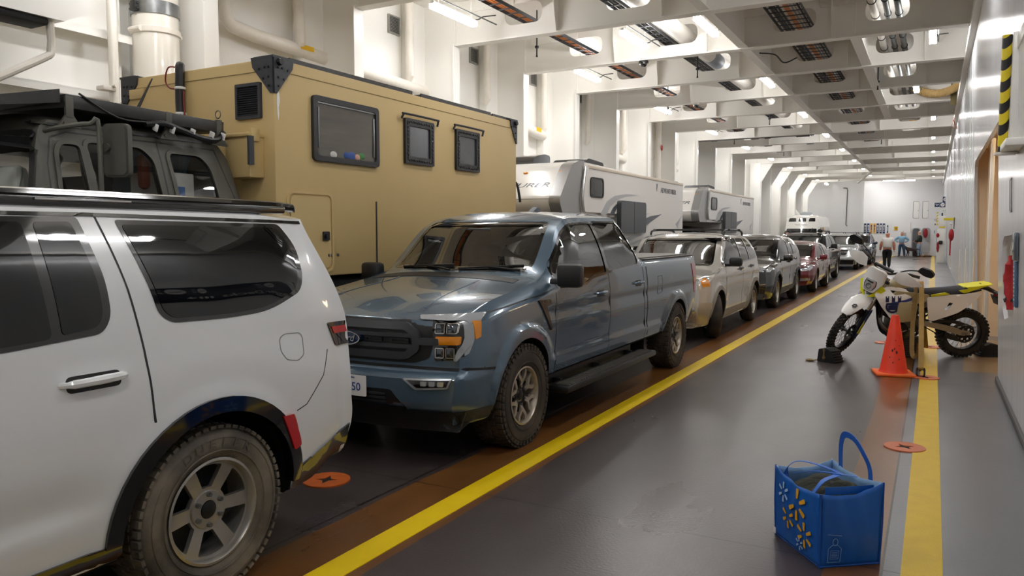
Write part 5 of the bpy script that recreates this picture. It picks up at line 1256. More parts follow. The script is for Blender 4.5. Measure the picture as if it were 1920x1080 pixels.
# ---------------------------------------------------------------- two white camper units on pickups
CAMP = mat('white_camper_skin', '#eceae5', .22, coat=.5)
CGREY = mat('grey_camper_trim', '#9b9b9a', .25, metal=.3, coat=.5)
CDK = mat('dark_slide_panel', '#44474b', .4)
SWSH = mat('swoosh_grey', '#aeb0b2', .3); SWD = mat('swoosh_dark', '#4a4f58', .3)
def camper(label, loc, mirrorwin, truck_paint):
    t = thing('truck_camper', label, 'camper', loc, 0, 'white campers in the second lane')
    W, L, zt = 2.35, 6.2, 2.90; sx = W / 2; H0 = 2.02
    # profile: nose over the cab, then full-height body
    prof = rpoly([(-.42, H0 - .04), (-.58, 2.22), (-.08, 2.80), (.25, zt), (L, zt - .06), (L, 1.42), (1.95, 1.42), (1.95, H0 - .04)], [.16, .12, .12, .05, .05, .03, .03, .05], 6)
    mb = MB(); mb.prism(prof, XP(0), -sx + .05, sx - .05); mb.prism([(u, v) for u, v in rpoly([(.35, H0 + .03), (.28, 2.35), (.42, 2.83), (L - .02, zt - .09), (L - .02, 1.43), (1.97, 1.43), (1.97, H0 + .03)], [.1, .2, .1, .03, .03, .03, .05])], XP(0), -sx, sx); mb.build('shell', CAMP, t, 30)
    # grey corner panels of the nose cap
    for sg in (1, -1):
        mb = MB(); mb.prism(rpoly([(-.43, H0 - .045), (-.59, 2.22), (-.10, 2.82), (.20, zt + .01), (.42, zt + .012), (.30, 2.5), (.22, 2.25), (.32, H0 - .045)], [.08, .1, .1, .05, .02, .1, .1, .1], 5), XP(sg * (sx - .045)), -.19 if sg > 0 else -.012, .012 if sg > 0 else .19); mb.build('corner_cap', CGREY, t)
        mb = MB(); mb.tube([(sg * (sx - .0), .33, H0 + .03), (sg * sx, .27, 2.3), (sg * sx, .40, 2.82)], .025, 8, sub=3); mb.build('edge_trim', mat('bright_trim', '#c4c4c2', .25, metal=.5), t)
    mb = MB(); mb.prism([(-.005, 0), (.005, 0), (.005, .01), (-.005, .01)], lambda u, v, d: (d, -.56 + u, 2.24 + v), -sx + .15, sx - .15); mb.build('cap_seam', CGREY, t)
    def nose(z): return -.58 + (z - 2.20) / .60 * .50
    for x in (-.62, -.2, .06, .32, .98):
        z = 2.70; mb = MB(); mb.ell((x, nose(z) - .01, z), (.045, .025, .022)); mb.build('marker_lamp', AMBER, t)
    mb = MB(); text_mesh(mb, 'ADVENTURER', .135, frame((.04, nose(2.48) - .012, 2.48), (1, 0, 0), (0, .833, 1)), shear=.3, sx=1.9); mb.build('lettering', SWD, t)
    mb = MB(); text_mesh(mb, 'ADVENTURER', .155, frame((sx + .004, 5.05, 2.61), (0, 1, 0), (0, 0, 1)), sx=1.15); mb.prism([(4.22, 2.58), (4.26, 2.66), (4.28, 2.75), (4.24, 2.70), (4.20, 2.74)], XP(sx), 0, .005); mb.build('lettering', SWD, t)
    mb = MB(); mb.prism(rrect(.58, 2.31, 1.18, 2.66, .09, 6), XP(sx), 0, .02, [rrect(.61, 2.34, 1.15, 2.63, .08, 6)]); w = mb.build('window', BLACKP, t)
    mb = MB(); mb.prism(rrect(.61, 2.34, 1.15, 2.63, .08, 6), XP(sx), 0, .012); mb.build('pane', PRIV, w)
    for a, b in ((1.88, 2.58), (2.60, 3.30)):
        mb = MB(); mb.prism(rpoly([(a, 1.69), (b, 1.69), (b, 2.30), (a, 2.30)], [.02 if a > 2 else .07, .07 if a > 2 else .02, .07 if a > 2 else .02, .02 if a > 2 else .07]), XP(sx), 0, .09); mb.build('slide_panel', CDK, t)
    sw = [([(1.05, 2.02), (1.35, 2.26), (1.75, 2.38), (2.35, 2.44), (3.1, 2.45), (2.3, 2.38), (1.9, 2.31), (1.55, 2.18), (1.36, 2.02)], SWSH), ([(1.5, 2.02), (1.68, 2.16), (1.88, 2.24), (2.5, 2.31), (1.88, 2.17), (1.72, 2.02)], SWD),
          ([(3.3, 1.95), (3.8, 2.04), (4.6, 2.10), (3.85, 1.92), (3.3, 1.78)], SWD), ([(3.3, 1.76), (3.7, 1.88), (3.9, 1.94), (3.6, 1.82), (3.3, 1.70)], SWSH), ([(3.3, 2.09), (3.9, 2.10), (3.3, 2.04)], SWSH),
          ([(1.95, 1.55), (2.6, 1.63), (3.6, 1.70), (2.7, 1.55), (1.95, 1.42)], SWSH), ([(2.1, 1.46), (2.7, 1.50), (3.4, 1.58), (2.8, 1.45), (2.1, 1.44)], SWSH), ([(5.6, 1.9), (5.9, 2.0), (6.15, 2.12), (5.95, 1.95), (5.8, 1.8)], SWSH)]
    for p, m in sw: mb = MB(); mb.prism(rpoly(p, .04, 3), XP(sx), 0, .003); mb.build('swoosh', m, t)
    mb = MB(); mb.box((sx - .01, 3.35, zt - .075), (.05, 5.6, .06), .01); mb.box((-sx + .01, 3.35, zt - .075), (.05, 5.6, .06), .01); mb.build('awning_rail', mat('cream_rail', '#d9cdbd', .4), t)
    for x, y, kind in ((-.25, .95, 0), (.68, 1.15, 1), (.2, 4.1, 2)):
        mb = MB()
        if kind == 0: mb.prism(rpoly([(-.35, 0), (.42, 0), (.42, .25), (.2, .27), (-.2, .20), (-.34, .06)], [.02, .02, .06, .1, .12, .05]), lambda u, v, d, x=x, y=y: (x + d, y + u, 2.88 + v), -.28, .28); mb.build('roof_vent', GLOSSB, t)
        elif kind == 1: mb.prism(rpoly([(-.45, 0), (.5, 0), (.46, .10), (-.25, .13)], [.02, .02, .05, .08]), lambda u, v, d, x=x, y=y: (x + d, y + u, 2.88 + v), -.32, .32); mb.build('roof_unit', BLACKP, t)
        else: mb.prism(rpoly([(-.35, 0), (.35, 0), (.28, .12), (-.28, .12)], .04), lambda u, v, d, x=x, y=y: (x + d, y + u, 2.86 + v), -.35, .35); mb.build('roof_unit', mat('cream_rail', '#d9cdbd'), t)
    return t
TRK = mat('black_truck_paint', '#16181b', .2, coat=1)
c1 = camper('white camper with grey-cornered nose and dark slide panel, directly behind the boxy tan truck', (-6.40, 11.75, 0), 0, TRK)
c2 = dup(c1, (-6.48, 20.3, 0), 0, 'second white camper, farther back, its nose overhanging a dark pickup cab')
def carrier(label, loc):
    def bed(B, t):
        mb = MB(); mb.box((0, 4.6, .95), (1.9, 2.5, .55), .03); mb.build('bed', TRK, t); mb = MB(); mb.box((0, 3.2, .6), (.9, 5.0, .25), .02); mb.build('chassis', DARKG, t)
    car(label, loc, TRK, 3.3, 1.0, 1.90, .85, 4.75, .41, .24, 1.0, 1.75, 2.9, 1.15, 1.30, 1.26, 1.32, [('headlamp', [(.55, 1.12), (.55, .92), (.9, .92), (.94, 1.12)], LENS, 'front')], [('grille', rrect(-.55, .8, .55, 1.12, .03), CHROME, .006)], None, False, 'plain', 6, 0, None, BLACKP, 'pickup_truck', 'pickup truck', bed=3.15, cabin=False, seams=False, extras=bed)
carrier('black pickup carrying the front white camper', (-6.40, 9.95 + .35, 0)); carrier('black pickup under the overhanging nose of the second white camper', (-6.48, 18.75, 0))

# ---------------------------------------------------------------- white van motorhome at the far end of the lane
def motorhome():
    t = thing('motorhome', 'white high-roofed van motorhome with three small windows above its windscreen', 'motorhome', (-6.6, 45.0, 0))
    B = Body(dict(L=6.0, step=.12, ns=18, ng=12, nt=12, tuck=.05, shin=.03, crown=3.5, sharp=35, hw=[(0, .86), (.3, .96), (1, 1.0), (6, 1.0)], zb=[(0, .3), (6, .35)],
        zs=[(0, .95), (.8, 1.25), (1.2, 1.35), (6, 1.4)], ze=[(0, 1.0), (.5, 1.2), (.8, 1.35), (1.25, 1.95), (1.35, 2.15), (1.6, 2.55), (2.2, 2.62), (6, 2.6)], wt=[(0, .75), (.8, .9), (1.25, .86), (1.5, .86), (6, .86)], zt=[(0, 1.03), (.5, 1.25), (.8, 1.4), (1.25, 2.0), (1.35, 2.2), (1.6, 2.6), (2.2, 2.72), (6, 2.7)],
        warp=lambda x, y, z: (x, y + (1 - sstep(0, 2.0, y)) * .25 * (abs(x) / .95) ** 2.5, z)))
    B.build('body', CAMP, t, [('arch', (.9, .36, .42, .5)), ('arch', (4.6, .36, .42, .5))])
    mb = MB(); B.patch(mb, rpoly([(-.84, 1.42), (.84, 1.42), (.80, 1.92), (-.80, 1.92)], .06), 'front', .006, .02, .1); mb.build('windscreen', PRIV, t)
    mb = MB(); B.patch(mb, rpoly([(1.3, 1.42), (1.55, 1.9), (2.2, 1.9), (2.2, 1.42)], .05), 'x', .006, .02, .1); mb.build('window', PRIV, t)
    for x0, x1 in ((-.74, -.32), (-.20, .22), (.34, .70)):
        mb = MB(); B.patch(mb, rpoly([(x0, 2.32), (x1, 2.32), (x1 - .02, 2.52), (x0 + .04, 2.52)], .04), 'front', .01, .02, .08); mb.build('roof_window', PRIV, t)
    for y in (1.9, 2.5, 3.1): mb = MB(); B.patch(mb, rrect(y - .2, 1.75, y + .2, 2.0, .05), 'x', .006, .02, .1); mb.build('window', PRIV, t)
    mb = MB(); yq_ = B.hit('front', 0, 2.13, .02)[1]
    for x0 in (-.36, .02): mb.tube([(x0 + .03 * k, yq_, 2.13 + (.05 if k == 0 else .022 * (k % 2))) for k in range(10)], .008, 5, sub=3)
    mb.build('script_mark', SWD, t)
    mb = MB(); B.patch(mb, rrect(-.6, .7, .6, .95, .05), 'front', .008, .02, .08); mb.build('grille', BLACKP, t)
    for sg in (1, -1): mb = MB(); B.patch(mb, rrect(sg * .72 - .12, .75, sg * .72 + .12, .95, .03), 'front', .01, .02, .05); mb.build('headlamp', LENS, t)
    mb = MB(); mb.box((0, 3.0, 2.80), (.6, .8, .22), .08); mb.build('roof_unit', mat('pale_grey_unit', '#b9c0c6', .4), t)
    for y in (.9, 4.6):
        for sg in (1, -1): wheel('wheel', t, (sg * .87, y, .36), .36, .23, .22, 5, 'plain', RUBBER, ALLOY, sg)
motorhome()
# ---------------------------------------------------------------- dirt bike and its lashings
BWHITE = mat('white_bike_plastic', '#f1f1ef', .3, coat=.3)
BYEL = mat('fluo_yellow_plastic', '#dfe01c', .4)
BNAVY = mat('navy_bike_plastic', '#23305e', .4)
BLK = mat('black_bike_metal', '#17181a', .4, metal=.3)
SEATM = mat('navy_grey_seat', '#2a303b', .75, bump=.1, bscale=150)
CASE = mat('engine_case', '#5d5c58', .4, metal=.8, var=.5, scale=14)
TANK = mat('translucent_tank', '#b5a880', .4)
KNOB = mat('knobby_rubber', '#1d1c1b', .8, var=.5, scale=20, col2='#3b352d')
LEAN, HEAD = math.radians(9), math.radians(207)
def motorcycle():
    t = thing('motorcycle', 'white off-road motorcycle with yellow tail strapped down beside the yellow line', 'motorcycle', (.36, 12.15, 0))
    t.rotation_euler = (-LEAN, 0, HEAD)
    ax0 = Vector((1.235, 0, 1.05)); axd = Vector((-.45, 0, .89)).normalized()
    S = Matrix.Translation(ax0) @ Matrix.Rotation(math.radians(43), 4, axd) @ Matrix.Translation(-ax0)
    def st(o): o.matrix_local = S; return o
    YZ = Matrix(((1, 0, 0, 0), (0, 0, 1, 0), (0, 1, 0, 0), (0, 0, 0, 1)))    # wheel axis z -> y
    def side(mb, poly, y0, y1, mi=0, bulge=0.0, res=None):
        cx = sum(p[0] for p in poly) / len(poly); cz = sum(p[1] for p in poly) / len(poly)
        return mb.prism(poly, lambda u, v, d: (u, d + (bulge * min(1, segd((u, v), poly) / .09) if abs(d - max(y0, y1, key=abs)) < 1e-6 else 0) * (1 if d > 0 else -1), v), y0, y1, res=res, mi=mi)
    def mwheel(c, R, tw, rr, rear):
        P = [(rr + .005, -tw * .38), (rr + .03, -tw * .48), (R - .04, -tw * .5), (R - .018, -tw * .42), (R - .012, 0), (R - .018, tw * .42), (R - .04, tw * .5), (rr + .03, tw * .48), (rr + .005, tw * .38)]
        mb = MB(); mb.lathe(P, Matrix.Translation(c) @ YZ, 56)
        n = 40
        for k in range(n):
            for (y, dr, da, sx_, sy_) in ((0, .0, 0, .026, tw * .30), (tw * .34, -.006, .5, .026, .030), (-tw * .34, -.006, .5, .026, .030), (tw * .50, -.03, .0, .022, .026), (-tw * .50, -.03, .0, .022, .026)):
                a = 2 * PI * (k + da) / n; r = R - .006 + dr
                M = Matrix.Translation(Vector(c) + Vector((r * math.cos(a), y, r * math.sin(a)))) @ Matrix.Rotation(-a, 4, 'Y')
                bm = bmesh.new(); bmesh.ops.create_cube(bm, size=1); bmesh.ops.scale(bm, vec=(.024, sy_, sx_), verts=bm.verts); mb.addbm(bm, 0, M)
        w = mb.build('wheel', KNOB, t, 30)
        mb = MB(); mb.lathe([(rr + .008, -tw * .30), (rr - .012, -tw * .28), (rr - .018, 0), (rr - .012, tw * .28), (rr + .008, tw * .30), (rr + .002, 0)], Matrix.Translation(c) @ YZ, 56, closed=True); mb.build('rim', BLK, w)
        mb = MB(); mb.lathe([(0, -.06), (.03, -.06), (.045, -.045), (.02, -.02), (.02, .02), (.045, .045), (.03, .06), (0, .06)], Matrix.Translation(c) @ YZ, 20); mb.cyl((c[0], -.11, c[2]), (c[0], .11, c[2]), .013, n=10); mb.build('hub', CASE, w)
        for k in range(36):
            a = 2 * PI * k / 36; sg = 1 if k % 2 else -1; b = a + (.35 if (k // 2) % 2 else -.35)
            mb = MB(); mb.cyl((c[0] + .043 * math.cos(b), sg * .04, c[2] + .043 * math.sin(b)), (c[0] + (rr - .014) * math.cos(a), sg * .012, c[2] + (rr - .014) * math.sin(a)), .0022, n=5, caps=False); mb.build('spoke', STEEL, w)
        if rear:   # sprocket on the left, drilled
            hol = [circ(.075 * math.cos(q), .075 * math.sin(q), .016, 10) for q in [2 * PI * i / 6 for i in range(6)]] + [circ(.098 * math.cos(q + .5), .098 * math.sin(q + .5), .009, 8) for q in [2 * PI * i / 6 for i in range(6)]]
            mb = MB(); mb.prism(star(0, 0, .118, .126, 48), lambda u, v, d: (c[0] + u, d, c[2] + v), .075, .082, hol); mb.build('sprocket', BLK, w)
        for sg in ((-1,) if rear else (1,)):
            rd = .11 if rear else .125
            mb = MB(); mb.prism(star(0, 0, rd, rd + .006, 24), lambda u, v, d: (c[0] + u, d, c[2] + v), sg * .066, sg * .070, [circ(0, 0, rd * .62, 20)]); mb.build('brake_disc', STEEL, w)
        return w
    mwheel((0, 0, .34), .34, .13, .235, True)
    st(mwheel((1.565, 0, .365), .36, .085, .275, False))
    # swingarm, chain, frame
    mb = MB()
    for y in (.085, -.085): mb.prism(rpoly([(.62, .47), (.60, .53), (.30, .475), (.06, .40), (-.05, .385), (-.06, .335), (.05, .325), (.32, .40)], .02), lambda u, v, d, y=y: (u, y + d, v), -.017, .017)
    mb.box((.42, 0, .46), (.08, .15, .06), .01); sw = mb.build('swingarm', mat('swingarm_alloy', '#a79f8f', .4, metal=.6), t)
    mb = MB(); mb.cyl((0, .085, .355), (0, .115, .355), .02, n=6); mb.box((.02, .104, .357), (.09, .006, .035), .003); mb.build('axle_nut', STEEL, sw)
    mb = MB(); mb.tube([(0, .078, .48), (.30, .078, .51), (.58, .078, .545), (.63, .078, .515), (.60, .078, .47), (.3, .078, .30), (0, .078, .232), (-.09, .078, .27), (-.122, .078, .355), (-.09, .078, .44)], .009, 6, closed=True); mb.build('chain', BLK, t)
    mb = MB(); side(mb, rpoly([(.20, .27), (.30, .31), (.28, .38), (.10, .31), (.09, .24)], .02), .055, .10); side(mb, rpoly([(.45, .50), (.10, .505), (.02, .49), (.10, .525), (.5, .56)], .01), .06, .095); mb.build('chain_guide', BLACKP, t)
    mb = MB()
    for sg in (1, -1):
        y = sg * .10
        mb.tube([(1.16, sg * .03, .96), (.95, y, .90), (.70, y * 1.1, .78), (.60, y, .62), (.62, y, .40), (.75, y * .9, .30), (1.0, y * .8, .30), (1.12, sg * .04, .45), (1.18, sg * .03, .82)], .02, 8, sub=4)
        mb.tube([(.70, y, .86), (.35, y * .8, .88), (.0, y * .6, .92), (-.15, y * .5, .95)], .013, 8, sub=3); mb.tube([(.60, y, .58), (.30, y * .8, .76), (.05, y * .6, .90)], .013, 8)
    mb.cyl((1.245, 0, 1.05), (1.185, 0, .93), .03) if False else mb.cyl((1.13, 0, .90), (1.19, 0, 1.02), .03); mb.build('frame', BLK, t)
    # engine
    mb = MB(); mb.box((.86, 0, .43), (.36, .24, .26), .05); mb.box((.70, 0, .47), (.24, .22, .22), .05); mb.box((.93, 0, .62), (.17, .17, .24), .03, (0, -.15, 0)); mb.box((.95, 0, .76), (.19, .18, .10), .03, (0, -.15, 0))
    en = mb.build('engine', CASE, t)
    for k in range(6): mb = MB(); mb.box((.93 + .004 * k, 0, .57 + k * .025), (.19, .19, .008), .002, (0, -.15, 0)); mb.build('cooling_fin', CASE, en)
    mb = MB(); mb.cyl((.88, .12, .42), (.88, .155, .42), .09, .08, 24); mb.cyl((.72, .11, .44), (.72, .14, .44), .055, .045, 20); mb.build('cover', BLK, en)
    mb = MB(); mb.tube([(.99, -.02, .70), (1.10, -.01, .66), (1.14, .04, .52), (1.10, .09, .43), (1.03, .09, .40), (.98, .07, .46)], .03, 10, sub=5); mb.tube([(.95, -.1, .5), (.6, -.13, .58), (.25, -.14, .68), (.02, -.15, .76)], .032, 10, sub=3); mb.build('exhaust', mat('exhaust_steel', '#7a736a', .35, metal=.9, var=.5, scale=10), t)
    mb = MB()
    for y in (.10, -.10): mb.box((1.08, y, .72), (.04, .11, .26), .01, (0, -.2, 0))
    mb.build('radiator', BLK, t)
    mb = MB(); side(mb, rpoly([(.745, .80), (.985, .81), (1.0, .57), (.93, .535), (.745, .56)], .03), .14, .20, bulge=.012, res=.03); side(mb, rpoly([(1.0, .95), (.55, .90), (.6, .80), (.95, .72), (1.1, .84)], .04), -.13, .13); mb.tube([(1.06, 0, .93), (.98, 0, 1.02), (.80, 0, 1.0)], [.07, .085, .05], 12); mb.build('fuel_tank', TANK, t)
    # shrouds with emblem
    for sg in (1, -1):
        mb = MB(); P = rpoly([(1.22, .965), (1.08, 1.0), (.93, .985), (.66, .90), (.52, .815), (.70, .82), (.92, .80), (.99, .59), (1.06, .575), (1.20, .74), (1.30, .90)], [.03, .03, .05, .05, .02, .05, .04, .02, .03, .05, .03])
        hole = rpoly([(1.08, .955), (.96, .945), (.89, .91), (1.03, .895)], .015)
        mb.prism(P, lambda u, v, d: (u, sg * (d + .17 - .10 * sstep(.85, 1.0, v) - .10 * (1 - sstep(.6, .95, u))), v), -.006, .006, [hole], res=.04)
        s_ = mb.build('shroud', BWHITE, t)
        SH = lambda off: (lambda u, v, d: (u, sg * (d + off + .17 - .10 * sstep(.85, 1.0, v) - .10 * (1 - sstep(.6, .95, u))), v))
        mb = MB(); mb.prism(rpoly([(1.10, .80), (.97, .825), (.70, .885), (.60, .855), (.92, .80), (.96, .72), (1.08, .70)], .02), SH(.007), 0, .002, res=.04); mb.build('blue_graphic', mat('blue_graphic', '#3a4a93', .4), s_)
        mb = MB()   # crowned ring emblem
        ring_ = lambda r0, r1, a0, a1: [(1.055 - sg * 0 + r1 * math.cos(a0 + (a1 - a0) * k / 14), .755 + r1 * math.sin(a0 + (a1 - a0) * k / 14)) for k in range(15)] + [(1.055 + r0 * math.cos(a1 + (a0 - a1) * k / 14), .755 + r0 * math.sin(a1 + (a0 - a1) * k / 14)) for k in range(15)]
        mb.prism(ring_(.070, .098, math.radians(150), math.radians(390)), SH(.010), 0, .002, res=.03)
        mb.prism([(.985, .77), (1.125, .77), (1.12, .80), (.99, .80)], SH(.010), 0, .002); mb.prism([(1.0, .70), (1.11, .70), (1.12, .765), (.99, .765)], SH(.010), 0, .002)
        for x in (.975, 1.055, 1.135): mb.prism(rpoly([(x - .022, .81), (x + .022, .81), (x + .022, .89), (x + .012, .89), (x + .008, .87), (x - .008, .87), (x - .012, .89), (x - .022, .89)], .004), SH(.010), 0, .002)
        mb.build('emblem', mat('navy_emblem', '#16234f', .4), s_)
        # number plate / side panel
        mb = MB(); P = rpoly([(.60, .865), (.30, .90), (-.12, .925), (-.02, .80), (.18, .66), (.50, .545), (.56, .56)], [.03, .03, .03, .06, .06, .03, .02])
        mb.prism(P, lambda u, v, d: (u, sg * (d + .13 + .03 * sstep(.95, .6, v)), v), -.006, .006, [rpoly([(.30, .80), (.25, .79), (.32, .695), (.36, .70)], .008)], res=.05); mb.build('side_panel', BWHITE, t)
        mb = MB(); side(mb, rpoly([(.55, .90), (.36, .935), (.30, .91), (.54, .875)], .01), sg * .125, sg * .14); side(mb, rpoly([(.18, .955), (.05, .975), (.08, 1.0), (-.18, 1.03), (-.27, 1.04), (-.10, .99), (.10, .915)], .01), sg * .05, sg * .115); mb.build('tail_flash', BYEL, t)
    # seat and rear fender
    mb = MB(); secs = [(1.02, 1.00, .05, .05), (.85, .985, .09, .09), (.6, .955, .11, .10), (.3, .975, .12, .10), (.05, 1.0, .115, .07), (-.14, 1.012, .08, .03)]
    vs = []; fs = []; n = 10
    for x, z, w, h in secs: vs += [(x, w * math.cos(PI * k / (n - 1)), z - h + (h + .0) * math.sin(PI * k / (n - 1)) ** .5) for k in range(n)]
    for i in range(len(secs) - 1):
        for k in range(n): a = i * n + k; b = i * n + (k + 1) % n; fs.append((a, b, b + n, a + n))
    fs += [tuple(range(n)), tuple(range((len(secs) - 1) * n, len(secs) * n))]; mb.add(vs, fs); mb.build('seat', SEATM, t, 50)
    mb = MB(); mb.prism([(-.09, -.02), (-.05, -.28), (.05, -.28), (.09, -.02), (.07, .10), (-.07, .10)], lambda u, v, d: (v, u, 1.0 + .055 * (-v) / .5 + d), -.006, .01); mb.build('rear_fender', BYEL, t)
    mb = MB(); mb.tube([(-.36, 0, 1.0), (-.48, 0, .96), (-.60, 0, .90)], [.04, .03, .025], 8); mb.box((-.66, 0, .885), (.10, .16, .03), .01, (0, .5, 0)); mb.box((-.62, 0, .80), (.02, .19, .14), .005, (0, .45, 0)); mb.tube([(-.55, -.14, .92), (-.55, .14, .92)], .014, 8); mb.ell((-.55, .16, .92), (.04, .03, .022)); mb.build('plate_hanger', BLACKP, t).location = (.22, 0, 0)
    mb = MB(); mb.box((-.60, 0, .86), (.03, .08, .05), .01, (0, .45, 0)); mb.build('tail_lamp', REDLENS, t).location = (.22, 0, 0)
    # footpegs, kickstand, levers
    mb = MB(); mb.box((.66, .16, .40), (.07, .12, .02), .005); mb.box((.66, -.16, .40), (.07, .12, .02), .005); mb.tube([(.78, .14, .43), (.92, .16, .38), (.98, .18, .39)], .01, 6); mb.build('footpeg', STEEL, t)
        # --- steered parts
    for sg in (1, -1):
        y = sg * .105
        A = Vector((1.565, y, .365)); U = Vector((-.45, 0, .89)).normalized(); o0 = A + Vector((-.035, 0, 0))
        mb = MB(); mb.cyl(o0 + U * .30, o0 + U * .86, .026, n=16); mb.build('fork_tube', mat('fork_gold', '#9d9484', .25, metal=.9) , t); st(bpy.context.scene.objects[-1]) if False else None
        st(C.objects[-1])
        mb = MB(); mb.cyl(o0 + U * .0, o0 + U * .34, .033, .036, 16); mb.cyl(o0 + U * .33, o0 + U * .36, .042, n=16); mb.box(o0, (.07, .06, .09), .015); st(mb.build('fork_leg', mat('dark_fork', '#23252b', .35, metal=.5), t))
        mb = MB(); mb.prism(rpoly([(.0, .03), (.36, .035), (.40, .0), (.36, -.03), (.0, -.04), (-.03, 0)], .01), lambda u, v, d: tuple(o0 + U * u + Vector((.89, 0, .45)) * (v + .01) + Vector((0, sg * (d + .042), 0))), -.004, .006); st(mb.build('fork_guard', BNAVY, t))
        mb = MB(); mb.prism([(.02, .04), (.22, .04), (.14, -.02), (.02, -.045)], lambda u, v, d: tuple(o0 + U * u + Vector((.89, 0, .45)) * (v + .01) + Vector((0, sg * (d + .05), 0))), -.002, .002); st(mb.build('guard_graphic', BYEL, t))
    o0 = Vector((1.53, 0, .365)); U = Vector((-.45, 0, .89)).normalized()
    mb = MB()
    for q in (.60, .80): mb.box(o0 + U * q, (.10, .28, .045), .012, (0, -.467, 0))
    st(mb.build('triple_clamp', BLK, t))
    # handlebar, guards, mirrors
    hb = Vector((1.15, 0, 1.20))
    P = [hb + Vector(q) for q in ((-.14, .41, .075), (-.06, .22, .06), (.0, .10, .0), (0, 0, -.01), (.0, -.10, .0), (-.06, -.22, .06), (-.14, -.41, .075))]
    mb = MB(); mb.tube(P, .014, 10, sub=3); mb.cyl(hb + Vector((-.0, .13, .05)), hb + Vector((0, -.13, .05)), .022, n=10); st(mb.build('handlebar', BLK, t))
    for sg in (1, -1):
        mb = MB(); mb.cyl(hb + Vector((-.09, sg * .29, .068)), hb + Vector((-.145, sg * .42, .076)), .019, n=10); mb.tube([hb + Vector((-.02, sg * .24, .06)), hb + Vector((.03, sg * .30, .05)), hb + Vector((.0, sg * .43, .06))], .007, 6); st(mb.build('grip', RUBBER, t))
        mb = MB(); G = rpoly([(.19, -.06), (.22, .06), (.32, .10), (.45, .06), (.55, -.01), (.45, -.06), (.30, -.08)], .015)
        mb.prism(G, lambda u, v, d: tuple(hb + Vector((.085 - .9 * max(0, u - .33) ** 1.5 - .12 * (v ** 2) * 10 + d, sg * u, v + .055))), -.004, .004, res=.03); st(mb.build('hand_guard', BWHITE, t))
        mb = MB(); mb.tube([hb + Vector((-.05, sg * .20, .07)), hb + Vector((-.04, sg * .30, .15)), hb + Vector((-.05, sg * .42, .20))], .009, 8, sub=3); mb.prism(rpoly([(-.10, -.035), (-.07, .04), (.05, .055), (.11, .02), (.10, -.04), (.0, -.055)], .02), lambda u, v, d: tuple(hb + Vector((-.05 + d, sg * (.50 + u), .225 + v))), -.02, .02); st(mb.build('mirror', BLACKP, t))
    # front fender, headlight mask
    mb = MB(); vs = []; fs = []; n = 9
    secs = [(1.02, .82, .055, .02), (1.20, .855, .075, .03), (1.36, .875, .10, .04), (1.50, .865, .115, .045), (1.64, .815, .10, .04), (1.75, .755, .075, .03), (1.80, .72, .04, .012)]
    for d in (0, -.008):
        for x, z, w, dr in secs: vs += [(x, w * (2 * k / (n - 1) - 1), z + d - dr * abs(2 * k / (n - 1) - 1) ** 2.2) for k in range(n)]
    m_ = len(secs)
    for l in (0, 1):
        for i in range(m_ - 1):
            for k in range(n - 1): a = l * m_ * n + i * n + k; fs.append((a, a + 1, a + n + 1, a + n))
    for i in range(m_ - 1):
        for k in (0, n - 1): a = i * n + k; fs.append((a, a + n, a + n + m_ * n, a + m_ * n))
    mb.add(vs, fs); ff = st(mb.build('front_fender', BWHITE, t, 50))
    mb = MB(); mb.prism(star(0, 0, .026, .034, 6), lambda u, v, d: (1.66 + u * 1.2, .035 + v, .812 - .4 * u + d), 0, .004, [circ(0, 0, .014, 10)]); mb.build('fender_emblem', BLACKP, ff)
    mk = Vector((1.38, 0, 1.08)); MU = Vector((-.12, 0, .99)).normalized(); MF = Vector((.99, 0, .12))
    def MK(off): return lambda u, v, d: tuple(mk + MU * v + Vector((0, u, 0)) + MF * (d + off - 2.2 * u * u))
    mb = MB(); face = rpoly([(-.08, -.13), (.08, -.13), (.135, .02), (.125, .17), (.09, .20), (-.09, .20), (-.125, .17), (-.135, .02)], .025)
    lamp = rpoly([(-.055, -.115), (.055, -.115), (.085, -.03), (.07, .045), (-.07, .045), (-.085, -.03)], .02)
    mb.prism(face, MK(0), -.012, .0, [lamp], res=.03); mb.prism(face, lambda u, v, d: tuple(mk + MU * v + Vector((0, u, 0)) + MF * (-2.2 * u * u - .012 + d)), -.05, 0, [[(p[0] * .93, .03 + (p[1] - .03) * .93) for p in face]], res=.05); hm = st(mb.build('headlight_mask', BWHITE, t, 40))
    mb = MB(); mb.prism(lamp, lambda u, v, d: tuple(mk + MU * v + Vector((0, u, 0)) + MF * (d + .0 - 2.2 * u * u + .02 * (1 - (u / .09) ** 2))), -.03, -.004, res=.02); hl = mb.build('headlight', mat('headlight_glass', '#e3e8ec', .05, metal=.5, coat=1), hm); mb = MB(); mb.prism(circ(0, -.045, .038, 20), MK(.022), -.004, .004, [circ(0, -.045, .030, 20)]); mb.prism(rrect(-.045, .008, .045, .030, .008), MK(.022), -.004, .004); mb.build('lamp_element', CHROME, hm)
    mb = MB(); mb.prism(lamp, MK(.001), -.004, .006, [[(p[0] * .9, -.035 + (p[1] + .035) * .9) for p in lamp]], res=.03); mb.build('lamp_bezel', BLACKP, hm)
    for sg in (1, -1): mb = MB(); mb.prism(rpoly([(sg * .01, -.22), (sg * .12, -.17), (sg * .185, -.05), (sg * .135, .0), (sg * .085, -.12)][::sg], .01), MK(-.03), -.01, .004, res=.04); mb.build('mask_flash', BYEL, hm)
    mb = MB(); mb.tube([(1.36, .05, 1.08), (1.30, .09, 1.14), (1.22, .04, 1.10), (1.25, -.08, 1.12)], .012, 6, sub=4); mb.box((1.22, 0, 1.17), (.08, .16, .06), .02); st(mb.build('cables', BLACKP, t))
    return t
motorcycle()
